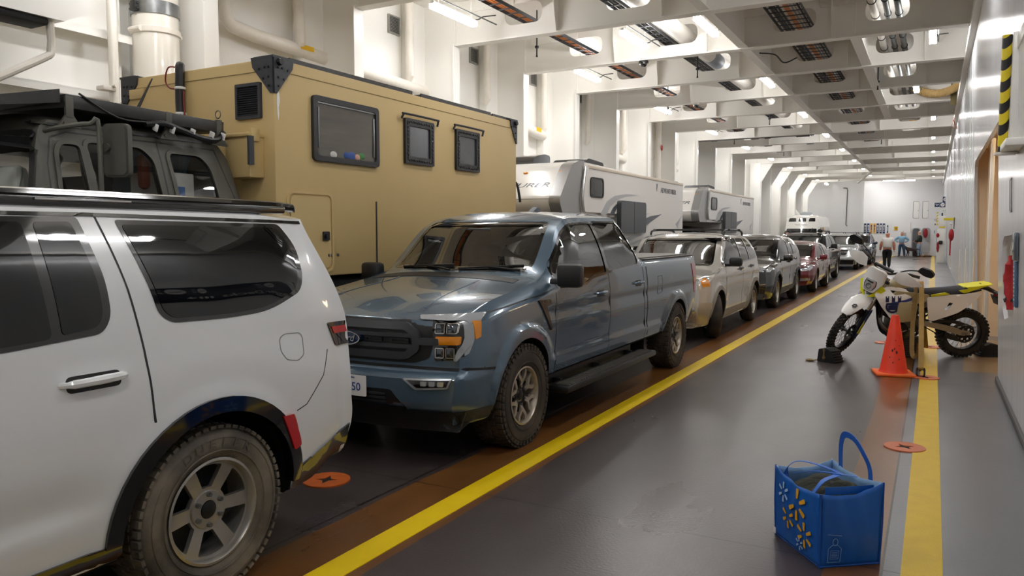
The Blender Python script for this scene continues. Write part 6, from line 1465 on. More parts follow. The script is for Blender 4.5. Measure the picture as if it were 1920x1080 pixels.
OCH = mat('ochre_webbing', '#94763a', .75, var=.4, scale=12, col2='#7a602c', bump=.25, bscale=220)
t = thing('ratchet_strap', 'ochre webbing strap looped over the motorcycle seat to the deck socket', 'strap', (-.10, 10.6, 0))
mb = MB(); mb.ribbon([(.02, -.42, .09), (.02, -.40, .16), (0, .35, .60), (-.02, .98, .99), (-.03, 1.10, 1.035), (-.03, 1.24, 1.03)], (0, -1, .3), .058, .004, sub=4); a = mb.build('front_band', OCH, t)
mb = MB(); text_mesh(mb, 'ERICKSON', .052, frame((.015, -.02, .378), (.0, -.86, -.51), (1, 0, 0)), sx=1.4, ext=.0015); o = mb.build('lettering', mat('brown_print', '#3d2f14', .7), a)
mb = MB(); mb.ribbon([(-.05, 1.22, 1.035), (-.085, 1.05, .98), (-.10, .80, .62), (-.10, .55, .30), (-.09, .40, .16), (-.06, .30, .13), (-.02, .20, .20), (-.01, .12, .32)], (-.25, -1, .35), .056, .004, sub=5); mb.build('loose_band', mat('dark_ochre_webbing', '#7c6230', .8, var=.3, scale=12, bump=.25, bscale=220), t)
mb = MB(); mb.ribbon([(-.03, 1.22, 1.03), (-.02, 1.38, .90), (.02, 1.60, .45), (.06, 1.85, .05)], (0, 1, .3), .056, .004, sub=4); mb.build('rear_band', OCH, t)
mb = MB(); mb.tube([(-.02, -.42, .09), (-.02, -.46, .04), (.0, -.46, .012), (.05, -.46, .012), (.06, -.46, .04), (.06, -.42, .09)], .011, 8, sub=3); mb.box((.02, -.42, .095), (.09, .02, .03), .005); mb.build('hook', BLK, t)
# rubber block under the engine
t = thing('support_block', 'dark ribbed block standing under the motorcycle engine', 'block', (-.28, 11.82, 0), HEAD)
mb = MB(); mb.box((0, 0, .14), (.34, .26, .28), .012); b = mb.build('block', mat('dark_brown_rubber', '#2b2521', .8), t)
for k in range(9): mb = MB(); mb.box((0, 0, .025 + k * .03), (.355, .275, .014), .004); mb.build('rib', mat('brown_rib', '#3c332b', .8), t)
# wheel chocks
def chock(label, loc, rz, sz=1.0):
    t = thing('wheel_chock', label, 'wheel chock', loc, rz)
    mb = MB(); mb.prism(rpoly([(-.13, 0), (.13, 0), (.07, .15), (.0, .185), (-.11, .17)], .02), YP(0), -.10, .10); mb.build('wedge', mat('black_chock_rubber', '#171717', .8, bump=.3, bscale=40), t)
    mb = MB()
    for k in range(5): q = k / 4; mb.box((.125 - .055 * q, 0, .02 + .13 * q), (.02, .2, .014), .004)
    mb.build('grip_rib', mat('black_chock_rubber', '#171717'), t)
    return t
t = chock('black wheel chock with a metal link on it, in front of the motorcycle front wheel', (-1.14, 10.82, 0), math.radians(-25))
mb = MB(); mb.prism(star(0, 0, .012, .022, 6), lambda u, v, d: (u - .03, -.112 + d, .16 + v), 0, .012, [circ(0, 0, .007, 8)]); mb.box((-.03, -.108, .11), (.016, .012, .10), .004); mb.prism(star(0, 0, .014, .026, 6), lambda u, v, d: (u - .03, -.112 + d, .06 + v), 0, .012, [circ(0, 0, .009, 8)]); mb.build('link', mat('brass_link', '#97835a', .4, metal=.6), t)
chock('ribbed black wheel chock behind the motorcycle rear wheel', (.70, 12.36, 0), math.radians(200))
t = thing('shackle', 'small brassy shackle lying left of the front wheel chock', 'shackle', (-1.38, 10.78, 0))
mb = MB(); mb.tube([(-.03, -.03, .012), (-.05, .0, .012), (-.03, .035, .012), (.02, .03, .012), (.03, 0, .012), (.01, -.03, .012)], .011, 8, sub=3, closed=True); mb.build('bow', mat('brass_link', '#97835a'), t)
mb = MB(); mb.cyl((.03, -.03, .014), (.08, .0, .02), .009, n=8); mb.build('pin', mat('brass_link', '#97835a'), t)
# ---------------------------------------------------------------- traffic cone
t = thing('traffic_cone', 'scuffed orange traffic cone with square base in front of the motorcycle', 'traffic cone', (-.37, 10.22, 0), math.radians(12))
CONE = mat('orange_cone_plastic', '#ee3a14', .45, var=.5, scale=5, col2='#d52f12')
mb = MB(); mb.box((0, 0, .016), (.43, .43, .032), .012); mb.build('base', mat('faded_cone_base', '#f0581c', .5, var=.6, scale=5, col2='#e08a2c'), t)
mb = MB(); mb.lathe([(.165, .03), (.155, .05), (.150, .06), (.045, .70), (.038, .715), (.030, .71), (.030, .69)], None, 40); mb.build('cone', CONE, t)
for k, (a, z, s_) in enumerate(((-1.9, .30, .012), (-1.7, .32, .009), (-1.5, .28, .014), (-1.8, .16, .008), (-1.3, .20, .007), (-2.1, .22, .007), (-1.6, .42, .006), (-1.2, .36, .006))):
    r = .150 + (z - .06) / .64 * (.045 - .150); M = Matrix.Rotation(a, 4, 'Z') @ Matrix.Translation((r + .0005, 0, z)) @ Matrix.Rotation(PI / 2 - .16, 4, 'Y')
    mb = MB(); mb.prism(rpoly([(-s_, -s_ * .5), (s_ * .3, -s_ * .8), (s_, 0), (s_ * .2, s_), (-s_ * .8, s_ * .6)], s_ * .3), lambda u, v, d: (u * 1.6, v, d), 0, .001); o = mb.build('scuff', mat('dark_scuff', '#4a1410', .7), t); o.matrix_local = M
# ---------------------------------------------------------------- painted deck sockets
def socket(label, loc, r, rz, col):
    t = thing('deck_socket', label, 'deck socket', loc, rz)
    mb = MB(); x = [(.012, .012), (.012, .09), (-.012, .09), (-.012, .012), (-.09, .012), (-.09, -.012), (-.012, -.012), (-.012, -.09), (.012, -.09), (.012, -.012), (.09, -.012), (.09, .012)]
    x = [(a * 1.0, b * 1.0) for a, b in star(0, 0, .032, .085, 4)]
    mb.prism(circ(0, 0, r, 40), ZP(0), .001, .009, [x]); mb.lathe([(r, .0), (r - .004, .010), (r - .014, .010)], None, 40); mb.build('rim_plate', col, t)
    mb = MB(); mb.prism(circ(0, 0, r * .8, 24), ZP(0), .0006, .003); mb.build('recess', DARKG, t)
    return t
OR1 = mat('salmon_socket_paint', '#c96f4a', .4, bump=.3, bscale=90); OR2 = mat('rust_orange_socket_paint', '#cf6420', .5, var=.4, scale=10)
socket('orange deck socket by the yellow line, nearest the blue bag', (-.145, 6.74, 0), .15, .6, OR1)
socket('orange deck socket under the strap hook beside the traffic cone', (-.02, 10.12, .004), .14, .2, OR1)
socket('orange deck socket on the yellow line beyond the support block', (0, 12.9, .004), .15, .3, OR1)
socket('orange deck socket on dark deck showing left of the cone, beyond it', (-.60, 13.1, 0), .15, .3, OR1)
socket('rust-orange deck socket under the tail of the white SUV', (-3.60, 3.92, 0), .16, .4, OR2)
# ---------------------------------------------------------------- blue shopping bag
BAG = mat('blue_woven_bag', '#0f5cb4', .45, var=.35, scale=4, col2='#0c4d9a', bump=.35, bscale=7)
BAGIN = mat('pale_blue_bag_lining', '#7ea6d2', .5, var=.3, scale=4, col2='#5b8ac2')
t = thing('shopping_bag', 'blue reusable shopping bag with yellow sunburst marks standing on the deck', 'bag', (-.45, 4.07, 0), math.atan2(.61, .79))
# local: x along the plain end (.33), y along the printed side (.45)
WX, WY, HZ = .33, .45, .40
def bag_wall(u0, v0, u1, v1, hz0, hz1, bulge, name, mat_, lean=0.0):
    n, m = 16, 14; vs = []; fs = []
    for i in range(n + 1):
        for j in range(m + 1):
            a = i / n; b = j / m; x = u0 + (u1 - u0) * a; y = v0 + (v1 - v0) * a; z = (hz0 + (hz1 - hz0) * a - .03 * math.sin(PI * a) * 1.0) * b
            nx, ny = (v1 - v0), -(u1 - u0); l = math.hypot(nx, ny); q = bulge * math.sin(PI * a) * math.sin(PI * min(1, b * 1.05)) + lean * b + .008 * math.sin(a * 17 + b * 5) * b * math.sin(PI * a)
            vs.append((x + nx / l * q, y + ny / l * q, z))
    for i in range(n):
        for j in range(m): k = i * (m + 1) + j; fs.append((k, k + 1, k + m + 2, k + m + 1))
    mb = MB(); mb.add(vs, fs); o = mb.build(name, mat_, t, 60); md = o.modifiers.new('thickness', 'SOLIDIFY'); md.thickness = .003; md.offset = -1
    return o
E1 = bag_wall(0, 0, WX, 0, .385, .43, .02, 'end_panel', BAG, .012)
S1 = bag_wall(0, WY, 0, 0, .40, .385, .012, 'side_panel', BAG, .01)
E2 = bag_wall(WX, WY, 0, WY, .42, .40, .005, 'end_panel', BAGIN, -.01); S2 = bag_wall(WX, 0, WX, WY, .43, .42, .01, 'side_panel', BAGIN, .0)
mb = MB(); mb.box((WX / 2, WY / 2, .006), (WX, WY, .01)); mb.build('base', BAG, t)
mb = MB()
for P in ([(0, 0, 0), (-.006, -.006, .2), (-.008, -.008, .385)], [(WX, 0, 0), (WX + .006, -.006, .2), (WX + .006, -.008, .43)], [(0, WY, 0), (-.006, WY + .006, .2), (-.006, WY + .006, .40)], [(0, 0, .006), (WX, 0, .006)], [(0, WY, .006), (0, 0, .006)]): mb.tube(P, .005, 6, sub=3)
mb.build('edge_piping', mat('blue_piping', '#1450a6', .5), t)
mb = MB(); mb.ribbon([(WX + .005, .10, .34), (WX + .0, .10, .46), (WX - .02, .13, .54), (WX - .03, .20, .60), (WX - .03, .29, .60), (WX - .01, .35, .52), (WX, .36, .38)], [(1, 0, 0)] * 7 and (1, 0, .15), .035, .003, sub=5); mb.build('handle', mat('blue_handle', '#2a66c4', .5), t)
mb = MB(); mb.ribbon([(0, .36, .33), (.01, .36, .41), (.06, .33, .455), (.14, .25, .45), (.19, .16, .435), (.15, .11, .44), (.06, .09, .42), (.0, .09, .35)], (.1, .1, 1), .035, .003, sub=5); mb.ribbon([(.02, .30, .40), (.10, .22, .43), (.18, .12, .44), (.24, .07, .44)], (.1, .2, 1), .05, .003, sub=4); mb.build('handle', mat('blue_handle', '#2a66c4', .5), t)
mb = MB(); mb.prism([(.03, .0), (WX - .03, .0), (WX - .03, .04), (.03, .04)], lambda u, v, d: (u, .02 + d, .37 + v), -.001, .001); mb.build('hem', BAG, t)
def SP(dy=0): return lambda u, v, d: (-.010 - .012 * math.sin(PI * (u / WY)) * math.sin(PI * min(1, v / .4)) - .01 * v / .4 - d, u, v)
for (cy, cz, s_, col, skip) in ((.19, .265, .085, 'y', 5), (.335, .285, .055, 'w', None), (.28, .165, .062, 'y', 0), (.12, .125, .068, 'y', None), (.17, .06, .035, 'w', None)):
    mb = MB()
    for k in range(6):
        if k == skip: continue
        a = PI / 2 + k * PI / 3; r0, r1, w0, w1 = s_ * .36, s_, s_ * .10, s_ * .15; ca, sa = math.cos(a), math.sin(a)
        P = [(r0, -w0), (r1, -w1), (r1, w1), (r0, w0)]; P = [(cy + p * ca - q * sa, cz + p * sa + q * ca) for p, q in P]
        mb.prism(rpoly(P, s_ * .09), SP(), 0, .0012, res=.02)
    mb.build('sunburst', mat('sunburst_yellow', '#e8ab1d', .5) if col == 'y' else mat('sunburst_white', '#a9c9e6', .5), t)
mb = MB(); EPF = lambda u, v, d: (u, -.006 - .02 * math.sin(PI * u / WX) * math.sin(PI * min(1, v / .4)) - .012 * v / .4 - d, v)
tag_ = [(.035, .03), (.105, .03), (.105, .105), (.085, .125), (.055, .125), (.035, .105)]
mb.prism(tag_, EPF, 0, .001, [[(.038, .033), (.102, .033), (.102, .104), (.084, .122), (.056, .122), (.038, .104)]]); mb.prism([(.048, .048), (.092, .048), (.092, .095), (.048, .095)], EPF, 0, .001, [[(.05, .05), (.09, .05), (.09, .093), (.05, .093)]])
for z in (.058, .066, .074, .082): mb.prism([(.055, z), (.085, z), (.085, z + .003), (.055, z + .003)], EPF, 0, .001)
mb.prism(circ(.07, .14, .014, 14, .02), EPF, 0, .001, [circ(.07, .14, .011, 14, .017)]); mb.prism([(.03, .178), (.10, .172), (.10, .175), (.03, .181)], EPF, 0, .001); mb.build('printed_tag', mat('pale_print', '#7fa6d6', .5), t)
mb = MB(); mb.prism(rrect(.42, .015, .447, .05, .004), lambda u, v, d: (-.016 - d, u, v), 0, .001); mb.build('white_label', WHITESIGN, t)
CLOTH = mat('dark_olive_cloth', '#3a3c33', .9, var=.4, scale=9, bump=.5, bscale=25)
o = None
mb = MB()
for (x, y, z, a, b, c, rz) in ((.16, .22, .30, .15, .20, .07, .3), (.10, .12, .33, .09, .08, .045, .8), (.22, .14, .34, .08, .11, .05, -.4), (.2, .3, .33, .1, .1, .05, .2)): mb.ell((x, y, z), (a, b, c), Matrix.Rotation(rz, 3, 'Z'), 20, 12)
o = mb.build('folded_jacket', CLOTH); o.matrix_world = t.matrix_basis.copy(); tag(o, 'dark olive jacket stuffed in the blue shopping bag', 'jacket')
# ---------------------------------------------------------------- people and a dog
def skin(name, joints, bones, m, parent, sub=2, root=0, fat=1.22):
    """joints {id: (x, y, z, r)} grown into one continuous surface"""
    ids = list(joints); me = bpy.data.meshes.new(name); me.from_pydata([joints[i][:3] for i in ids], [(ids.index(a), ids.index(b)) for a, b in bones], [])
    o = bpy.data.objects.new(name, me); C.objects.link(o)
    sk = o.modifiers.new('skin', 'SKIN'); sk.use_smooth_shade = True
    for i, k in enumerate(ids):
        d = me.skin_vertices[0].data[i]; r = joints[k][3] * fat; d.radius = (r, r) if not isinstance(r, tuple) else r; d.use_root = (i == root)
    sd = o.modifiers.new('sub', 'SUBSURF'); sd.levels = sub; sd.render_levels = sub
    me2 = bpy.data.meshes.new_from_object(o.evaluated_get(bpy.context.evaluated_depsgraph_get())); o.modifiers.clear(); o.data = me2; bpy.data.meshes.remove(me)
    me2.name = name; me2.materials.clear(); me2.materials.append(m); me2.polygons.foreach_set('use_smooth', [True] * len(me2.polygons))
    o.parent = parent; return o
SKINM = mat('skin', '#c08a70', .5); SKINR = mat('ruddy_skin', '#b97a62', .5)
def person(label, loc, rz, H, arms, legs, shirt, trousers, hairm=None, lean=0.0, girth=1.0, sleeve=1.0, jacket=False, skinm=SKINM):
    """faces local -y; arms / legs: joint positions per side (L = +x)"""
    t = thing('person', label, 'person', loc, rz); s = H / 1.75
    g = girth
    J = {'pel': (0, 0, .94, .125 * g), 'bel': (0, -.01, 1.08, .130 * g), 'che': (0, 0, 1.28, .135 * g), 'sho': (0, .01, 1.40, .095), 'nek': (0, 0, 1.50, .055), 'jaw': (0, -.025, 1.575, .072), 'hea': (0, -.005, 1.66, .088), 'top': (0, .005, 1.715, .065)}
    Bn = [('pel', 'bel'), ('bel', 'che'), ('che', 'sho'), ('sho', 'nek'), ('nek', 'jaw'), ('jaw', 'hea'), ('hea', 'top')]
    for S_, sg in (('L', 1), ('R', -1)):
        (e, w, h) = arms[S_]; (k, a, f) = legs[S_]
        J.update({'as' + S_: (sg * .185, .01, 1.40, .066 * g), 'ae' + S_: e + (.048 * g,), 'aw' + S_: w + (.032 * g,), 'ah' + S_: tuple(w[i] + (h[i] - w[i]) * .5 for i in range(3)) + (.036,), 'hip' + S_: (sg * .095, 0, .86, .098 * g), 'kn' + S_: k + (.062,), 'an' + S_: a + (.042,), 'ft' + S_: f + (.036,)})
        Bn += [('sho', 'as' + S_), ('as' + S_, 'ae' + S_), ('ae' + S_, 'aw' + S_), ('aw' + S_, 'ah' + S_), ('pel', 'hip' + S_), ('hip' + S_, 'kn' + S_), ('kn' + S_, 'an' + S_), ('an' + S_, 'ft' + S_)]
    J = {k: tuple(c * s for c in v[:3]) + (v[3] * s,) for k, v in J.items()}
    body = skin('body', {k: v[:3] + (v[3] * (.78 if k in ('pel', 'bel', 'che', 'sho') or k[:2] in ('as', 'hi') else 1),) for k, v in J.items()}, Bn, skinm, t)
    for S_, sg in (('L', 1), ('R', -1)):     # five separate fingers on each hand
        w = Vector(J['aw' + S_][:3]); h = Vector(J['ah' + S_][:3]); d = (h - w).normalized(); sd = d.cross(Vector((0, 1, 0))); sd = sd.normalized() if sd.length > .2 else Vector((1, 0, 0)); mb = MB()
        fwd = d.cross(sd).normalized()
        for q, ln in ((-1.5, .065), (-.5, .078), (.5, .074), (1.5, .058)): b = h + fwd * q * .019 * s + d * .02 * s; mb.tube([b, b + d * ln * .5 * s, b + d * ln * s * .95 - sd * sg * .012 * s], [.009 * s, .0085 * s, .006 * s], 6)
        b = h - d * .012 * s - fwd * .032 * s; mb.tube([b, b + (d * .5 - fwd * .6) * .04 * s, b + (d - fwd * .5) * .06 * s], [.011 * s, .010 * s, .007 * s], 6)
        mb.build('fingers', skinm, body)
    hd = Vector(J['hea'][:3])
    mb = MB(); mb.ell(hd + Vector((0, -.088, -.022)) * s, (.012 * s, .018 * s, .020 * s), None, 8, 6)
    for sg in (1, -1): mb.ell(hd + Vector((sg * .086, .005, -.01)) * s, (.012 * s, .020 * s, .032 * s), None, 8, 6); mb.ell(hd + Vector((sg * .033, -.078, .01)) * s, (.012 * s, .008 * s, .007 * s), None, 8, 6)
    mb.build('face', skinm, body)
    def cover(name, keys, bones, grow, m): return skin(name, {k: J[k][:3] + (J[k][3] + grow.get(k, .014) * s,) for k in keys}, bones, m, t)
    K = ['pel', 'bel', 'che', 'sho']; Bb = [('pel', 'bel'), ('bel', 'che'), ('che', 'sho')]
    for S_ in 'LR':
        K += ['as' + S_]; Bb += [('sho', 'as' + S_)]
        e = J['ae' + S_]; a = J['as' + S_]
        if sleeve < 1: J['se' + S_] = tuple(a[i] + (e[i] - a[i]) * sleeve for i in range(3)) + (.064 * s * g,); K.append('se' + S_); Bb.append(('as' + S_, 'se' + S_))
        else: K += ['ae' + S_, 'aw' + S_]; Bb += [('as' + S_, 'ae' + S_), ('ae' + S_, 'aw' + S_)]
    cover('jacket' if jacket else 'shirt', K, Bb, {'pel': .004 if not jacket else .02, 'bel': .022, 'che': .022, 'sho': .012}, shirt)
    for S_ in 'LR': q_ = J['an' + S_]; J['cu' + S_] = (q_[0], q_[1], q_[2] - .06 * s, .045 * s)
    J['wst'] = (0, 0, 1.0 * s, .128 * g * s)
    cover('trousers', ['pel', 'wst', 'hipL', 'knL', 'anL', 'cuL', 'hipR', 'knR', 'anR', 'cuR'], [('pel', 'wst')] + [p for S_ in 'LR' for p in (('pel', 'hip' + S_), ('hip' + S_, 'kn' + S_), ('kn' + S_, 'an' + S_), ('an' + S_, 'cu' + S_))], {'pel': .016, 'knL': .02, 'knR': .02, 'anL': .024, 'anR': .024}, trousers)
    for S_ in 'LR':
        a = Vector(J['an' + S_][:3]); f = Vector(J['ft' + S_][:3]); d = (f - a); d.z = 0; d.normalize(); mb = MB(); c = a + d * .06 * s; mb.ell((c.x, c.y, .045 * s), (.05 * s, .135 * s, .045 * s), Matrix.Rotation(math.atan2(d.y, d.x) + PI / 2, 3, 'Z'), 14, 8); mb.build('shoe', mat('black_shoe', '#18181a', .5), t)
    if hairm: mb = MB(); mb.ell(hd + Vector((0, .018, .022)) * s, (.094 * s, .094 * s, .078 * s), None, 16, 10); mb.build('hair', hairm, t)
    return t
DOWN = {'L': ((.27, .03, 1.12), (.29, -.02, .88), (.29, -.04, .80)), 'R': ((-.27, .03, 1.12), (-.29, -.02, .88), (-.29, -.04, .80))}
STAND = {'L': ((.11, -.01, .48), (.12, .02, .08), (.13, -.12, .04)), 'R': ((-.11, -.01, .48), (-.12, .02, .08), (-.13, -.12, .04))}
WALK = {'L': ((.10, -.10, .49), (.10, -.06, .09), (.11, -.19, .04)), 'R': ((-.09, .02, .48), (-.09, .14, .12), (-.10, .02, .05))}
person('man in white short-sleeved shirt and black trousers walking away down the deck', (-1.96, 41.6, 0), PI + .1, 1.71, {'L': ((.29, .04, 1.14), (.31, -.05, .90), (.31, -.08, .81)), 'R': ((-.29, .04, 1.14), (-.31, .02, .90), (-.31, .0, .81))}, WALK, mat('white_shirt_cloth', '#eceae6', .8), mat('black_trousers', '#121215', .8), None, 0, 1.4, .62, skinm=SKINR)
person('man in light blue shirt and jeans standing with hands on hips by the far wall', (-1.98, 61.3, 0), 0, 1.72, {'L': ((.46, .06, 1.20), (.24, -.06, 1.04), (.17, -.09, 1.02)), 'R': ((-.46, .06, 1.20), (-.24, -.06, 1.04), (-.17, -.09, 1.02))}, {'L': ((.16, -.02, .48), (.20, .02, .08), (.23, -.11, .04)), 'R': ((-.12, -.01, .48), (-.15, .02, .08), (-.19, -.11, .04))}, mat('light_blue_shirt', '#7fa9c4', .8), mat('blue_jeans', '#2c4a63', .8), mat('grey_hair', '#4b4643', .8), 0, 1.15, 1.0, skinm=SKINR)
person('person in dark green jacket and pale jeans in profile holding a dog lead', (-.88, 61.9, 0), -PI / 2, 1.80, {'L': ((.25, -.08, 1.15), (.16, -.30, 1.04), (.14, -.38, 1.02)), 'R': ((-.25, -.06, 1.15), (-.16, -.28, 1.02), (-.13, -.36, 1.0))}, WALK, mat('dark_green_jacket', '#2c322c', .8), mat('pale_jeans', '#8b9db0', .8), mat('white_hair', '#b3aca6', .8), 0, 1.08, 1.0, True)
person('person mostly hidden behind the charcoal crossover, only brown head showing', (-5.75, 35.9, 0), .4, 1.74, DOWN, STAND, mat('brown_shirt', '#4a3a33', .8), mat('blue_jeans', '#2c4a63', .8), mat('brown_hair', '#5a3f33', .8))
# dog, facing the person
t = thing('dog', 'dark brown dog standing on a lead beside the person in dark green jacket', 'dog', (-1.38, 61.6, 0), -PI / 2)
s = 1.0
J = {'hip': (0, .27, .50, .105), 'mid': (0, .02, .51, .105), 'che': (0, -.20, .50, .130), 'wit': (0, -.28, .57, .10), 'nek': (0, -.38, .67, .07), 'hea': (0, -.46, .74, .075), 'sno': (0, -.56, .70, .042), 'nos': (0, -.62, .69, .03), 'ta0': (0, .36, .54, .03), 'ta1': (0, .46, .50, .02), 'ta2': (0, .56, .46, .012)}
Bn = [('mid', 'hip'), ('mid', 'che'), ('che', 'wit'), ('wit', 'nek'), ('nek', 'hea'), ('hea', 'sno'), ('sno', 'nos'), ('hip', 'ta0'), ('ta0', 'ta1'), ('ta1', 'ta2')]
for S_, sg in (('L', 1), ('R', -1)):
    o_ = .05 * sg
    J.update({'fs' + S_: (sg * .09, -.22, .42, .06), 'fe' + S_: (sg * .09, -.17 + o_, .30, .040), 'fw' + S_: (sg * .09, -.20 + o_, .15, .026), 'fp' + S_: (sg * .09, -.24 + o_, .03, .030), 'hs' + S_: (sg * .09, .27, .42, .078), 'hk' + S_: (sg * .10, .20 - o_, .32, .055), 'hh' + S_: (sg * .10, .33 - o_, .19, .028), 'hf' + S_: (sg * .10, .29 - o_, .05, .025), 'hp' + S_: (sg * .10, .25 - o_, .03, .028)})
    Bn += [('che', 'fs' + S_), ('fs' + S_, 'fe' + S_), ('fe' + S_, 'fw' + S_), ('fw' + S_, 'fp' + S_), ('hip', 'hs' + S_), ('hs' + S_, 'hk' + S_), ('hk' + S_, 'hh' + S_), ('hh' + S_, 'hf' + S_), ('hf' + S_, 'hp' + S_)]
FUR = mat('dark_brown_fur', '#33221c', .8, var=.4, scale=8, bump=.3, bscale=80)
body = skin('body', J, Bn, FUR, t, root=1, fat=1.1)
for sg in (1, -1): mb = MB(); mb.ell((sg * .065, -.43, .745), (.018, .04, .07), Matrix.Rotation(sg * .3, 3, 'Y'), 10, 8); mb.build('ear', FUR, body)
mb = MB(); mb.lathe([(.078, -.012), (.084, 0), (.078, .012)], Matrix.Translation((0, -.36, .645)) @ Matrix.Rotation(-.7, 4, 'X'), 16); mb.build('collar', BLACKP, t)
mb = MB(); mb.tube([(-1.05, 61.6, .70), (-1.10, 61.66, .62), (-1.16, 61.7, .80), (-1.23, 61.77, 1.02)], .012, 6, sub=4); tag(mb.build('dog_lead', BLACKP), 'dark lead hanging between the dog and the person in dark green jacket', 'dog lead')
t = thing('carry_bag', 'black box-shaped bag on the deck behind the dog', 'bag', (-1.02, 63.0, 0), .3)
mb = MB(); mb.box((0, 0, .20), (.55, .28, .40), .05); mb.build('bag_body', mat('black_nylon', '#151516', .8), t); mb = MB(); mb.tube([(-.15, -.10, .38), (-.12, -.10, .46), (.12, -.10, .46), (.15, -.10, .38)], .012, 6, sub=3); mb.build('handle', BLACKP, t)
t = thing('rag', 'crumpled brown cloth lying beside the yellow line far down the deck', 'cloth', (-.42, 61.3, 0))
mb = MB()
for k in range(7): a = k * .9; mb.ell((.22 * math.cos(a), .3 * math.sin(a * 1.3), .06), (.16, .2, .06 + .02 * (k % 3)), Matrix.Rotation(a, 3, 'Z'), 12, 8)
mb.build('folds', mat('brown_cloth', '#6b5646', .9, bump=.4, bscale=20), t)
# ---------------------------------------------------------------- services on the left side
ANG = ['nearest', 'second', 'third', 'fourth', 'fifth', 'sixth', 'seventh', 'eighth', 'ninth', 'tenth', 'eleventh', 'twelfth']
bays = [y for y in beam_ys if 9 < y < 45]
GRIL = mat('grey_vent_louvre', '#8d8c88', .5)
for k, y in enumerate(bays[:10]):
    t = thing('wall_vent', 'grey louvred vent high on the left side, %s bay from the camera' % ANG[k], 'vent', (XL, y + 2.05 - PITCH * 0, 5.52), 0, 'louvred vents on the left side')
    m_ = MB(); m_.prism(rrect(-.17, -.17, .17, .17, .01), XP(0), 0, .04, [rrect(-.145, -.145, .145, .145, .005)]); m_.build('frame', GRIL, t)
    m_ = MB(); m_.box((.005, 0, 0), (.01, .30, .30)); m_.build('backing', mat('vent_dark', '#4d4c4a', .7), t)
    for q in range(11): m_ = MB(); m_.box((.022, 0, -.13 + q * .026), (.03, .29, .005), 0, (0, .6, 0)); m_.build('louvre', GRIL, t)
# lagged pipe run with yellow stickers
PX = -8.70
t = thing('lagged_pipe', 'long lagged pipe elbowing down and running along the left side above the boxy tan truck', 'pipe', (PX, 7.62, 4.6))
mb = MB(); mb.tube([(0, 0, 1.4), (0, 0, .20), (0, .02, .06), (0, .12, -.02), (0, .5, -.06), (0, 5.1, -.21)], [.085, .085, .092, .098, .10, .105], 14); mb.build('lagging', WHITE2, t)
for y, z in ((1.35, -.055), (5.0, -.11)): m_ = MB(); m_.prism([(y, z - .035), (y + .28, z - .04), (y + .28, z + .035), (y, z + .04)], XP(.10), -.004, .004); m_.build('sticker', YELLOW_STICK, t)
t = thing('lagged_pipe', 'short thick lagged pipe on left side above the front white camper', 'pipe', (PX, 16.6, 4.2)); mb = MB(); mb.tube([(0, -1.1, .03), (0, 0, 0), (0, .6, -.06), (0, .9, -.08)], [.12, .13, .13, .12], 14); mb.build('lagging', WHITE2, t)
m_ = MB(); m_.prism([(.3, -.03), (.55, -.04), (.55, .06), (.3, .07)], XP(.125), 0, .006); m_.build('sticker', YELLOW_STICK, t)
for k, (y, z) in enumerate(((22.28, 4.05), (27.9, 4.15), (30.7, 4.2), (33.5, 4.0))):
    t = thing('lagged_pipe', 'short lagged pipe stub along the left side, %s beyond the thick one' % ['first', 'second', 'third', 'fourth'][k], 'pipe', (PX, y, z)); mb = MB(); mb.tube([(0, -.9, .05), (0, 0, 0), (0, .95, -.06)], .12, 14); mb.build('lagging', WHITE2, t)
for k, y in enumerate(bays[:9]):
    yy = y - PITCH + 2.2 if k else 8.98
    mb = MB(); mb.tube([(PX + .06, yy, 6.0), (PX + .06, yy, 5.2), (PX + .06, yy + .01, 4.6 if k < 3 else 4.3), (PX, yy + .02, 4.5 if k < 3 else 4.2)], [.085, .085, .085, .06], 12)
    tag(mb.build('lagged_pipe', WHITE2), 'vertical lagged pipe dropping down the left side, %s from the camera' % ANG[k], 'pipe', 'vertical lagged pipes on the left side')
for k, (y, x) in enumerate(((25.2, -8.5), (25.8, -8.4), (26.2, -8.55), (35.8, -8.4), (44.4, -8.4))):
    mb = MB(); mb.tube([(x, y, 6.0), (x, y, 1.4)] if k < 3 else [(x, y, 0), (x, y, 4.3), (x + .05, y + .3, 4.55), (x, y + .6, 4.3), (x, y + .6, 0)], .07 + .03 * (k % 2), 12); m2 = mb.build('riser_pipe', WHITE2); tag(m2, ['thick white riser pipe behind the second camper', 'white riser pipe with red valve behind the second camper', 'thin white riser pipe farther behind the second camper', 'white swan-neck vent pipe beyond the second camper', 'white swan-neck vent pipe above the white motorhome'][k], 'pipe')
t = thing('valve', 'small red valve wheel on a riser pipe at the left side', 'valve', (-8.28, 25.8, 4.6)); mb = MB(); mb.lathe([(.09 + .014 * math.cos(a), .014 * math.sin(a)) for a in [PI * k / 4 for k in range(8)]], Matrix.Rotation(PI / 2, 4, 'Y'), 20, closed=True); mb.box((0, 0, 0), (.02, .17, .02)); mb.box((0, 0, 0), (.02, .02, .17)); mb.build('hand_wheel', mat('red_valve_paint', '#a32622', .5), t)
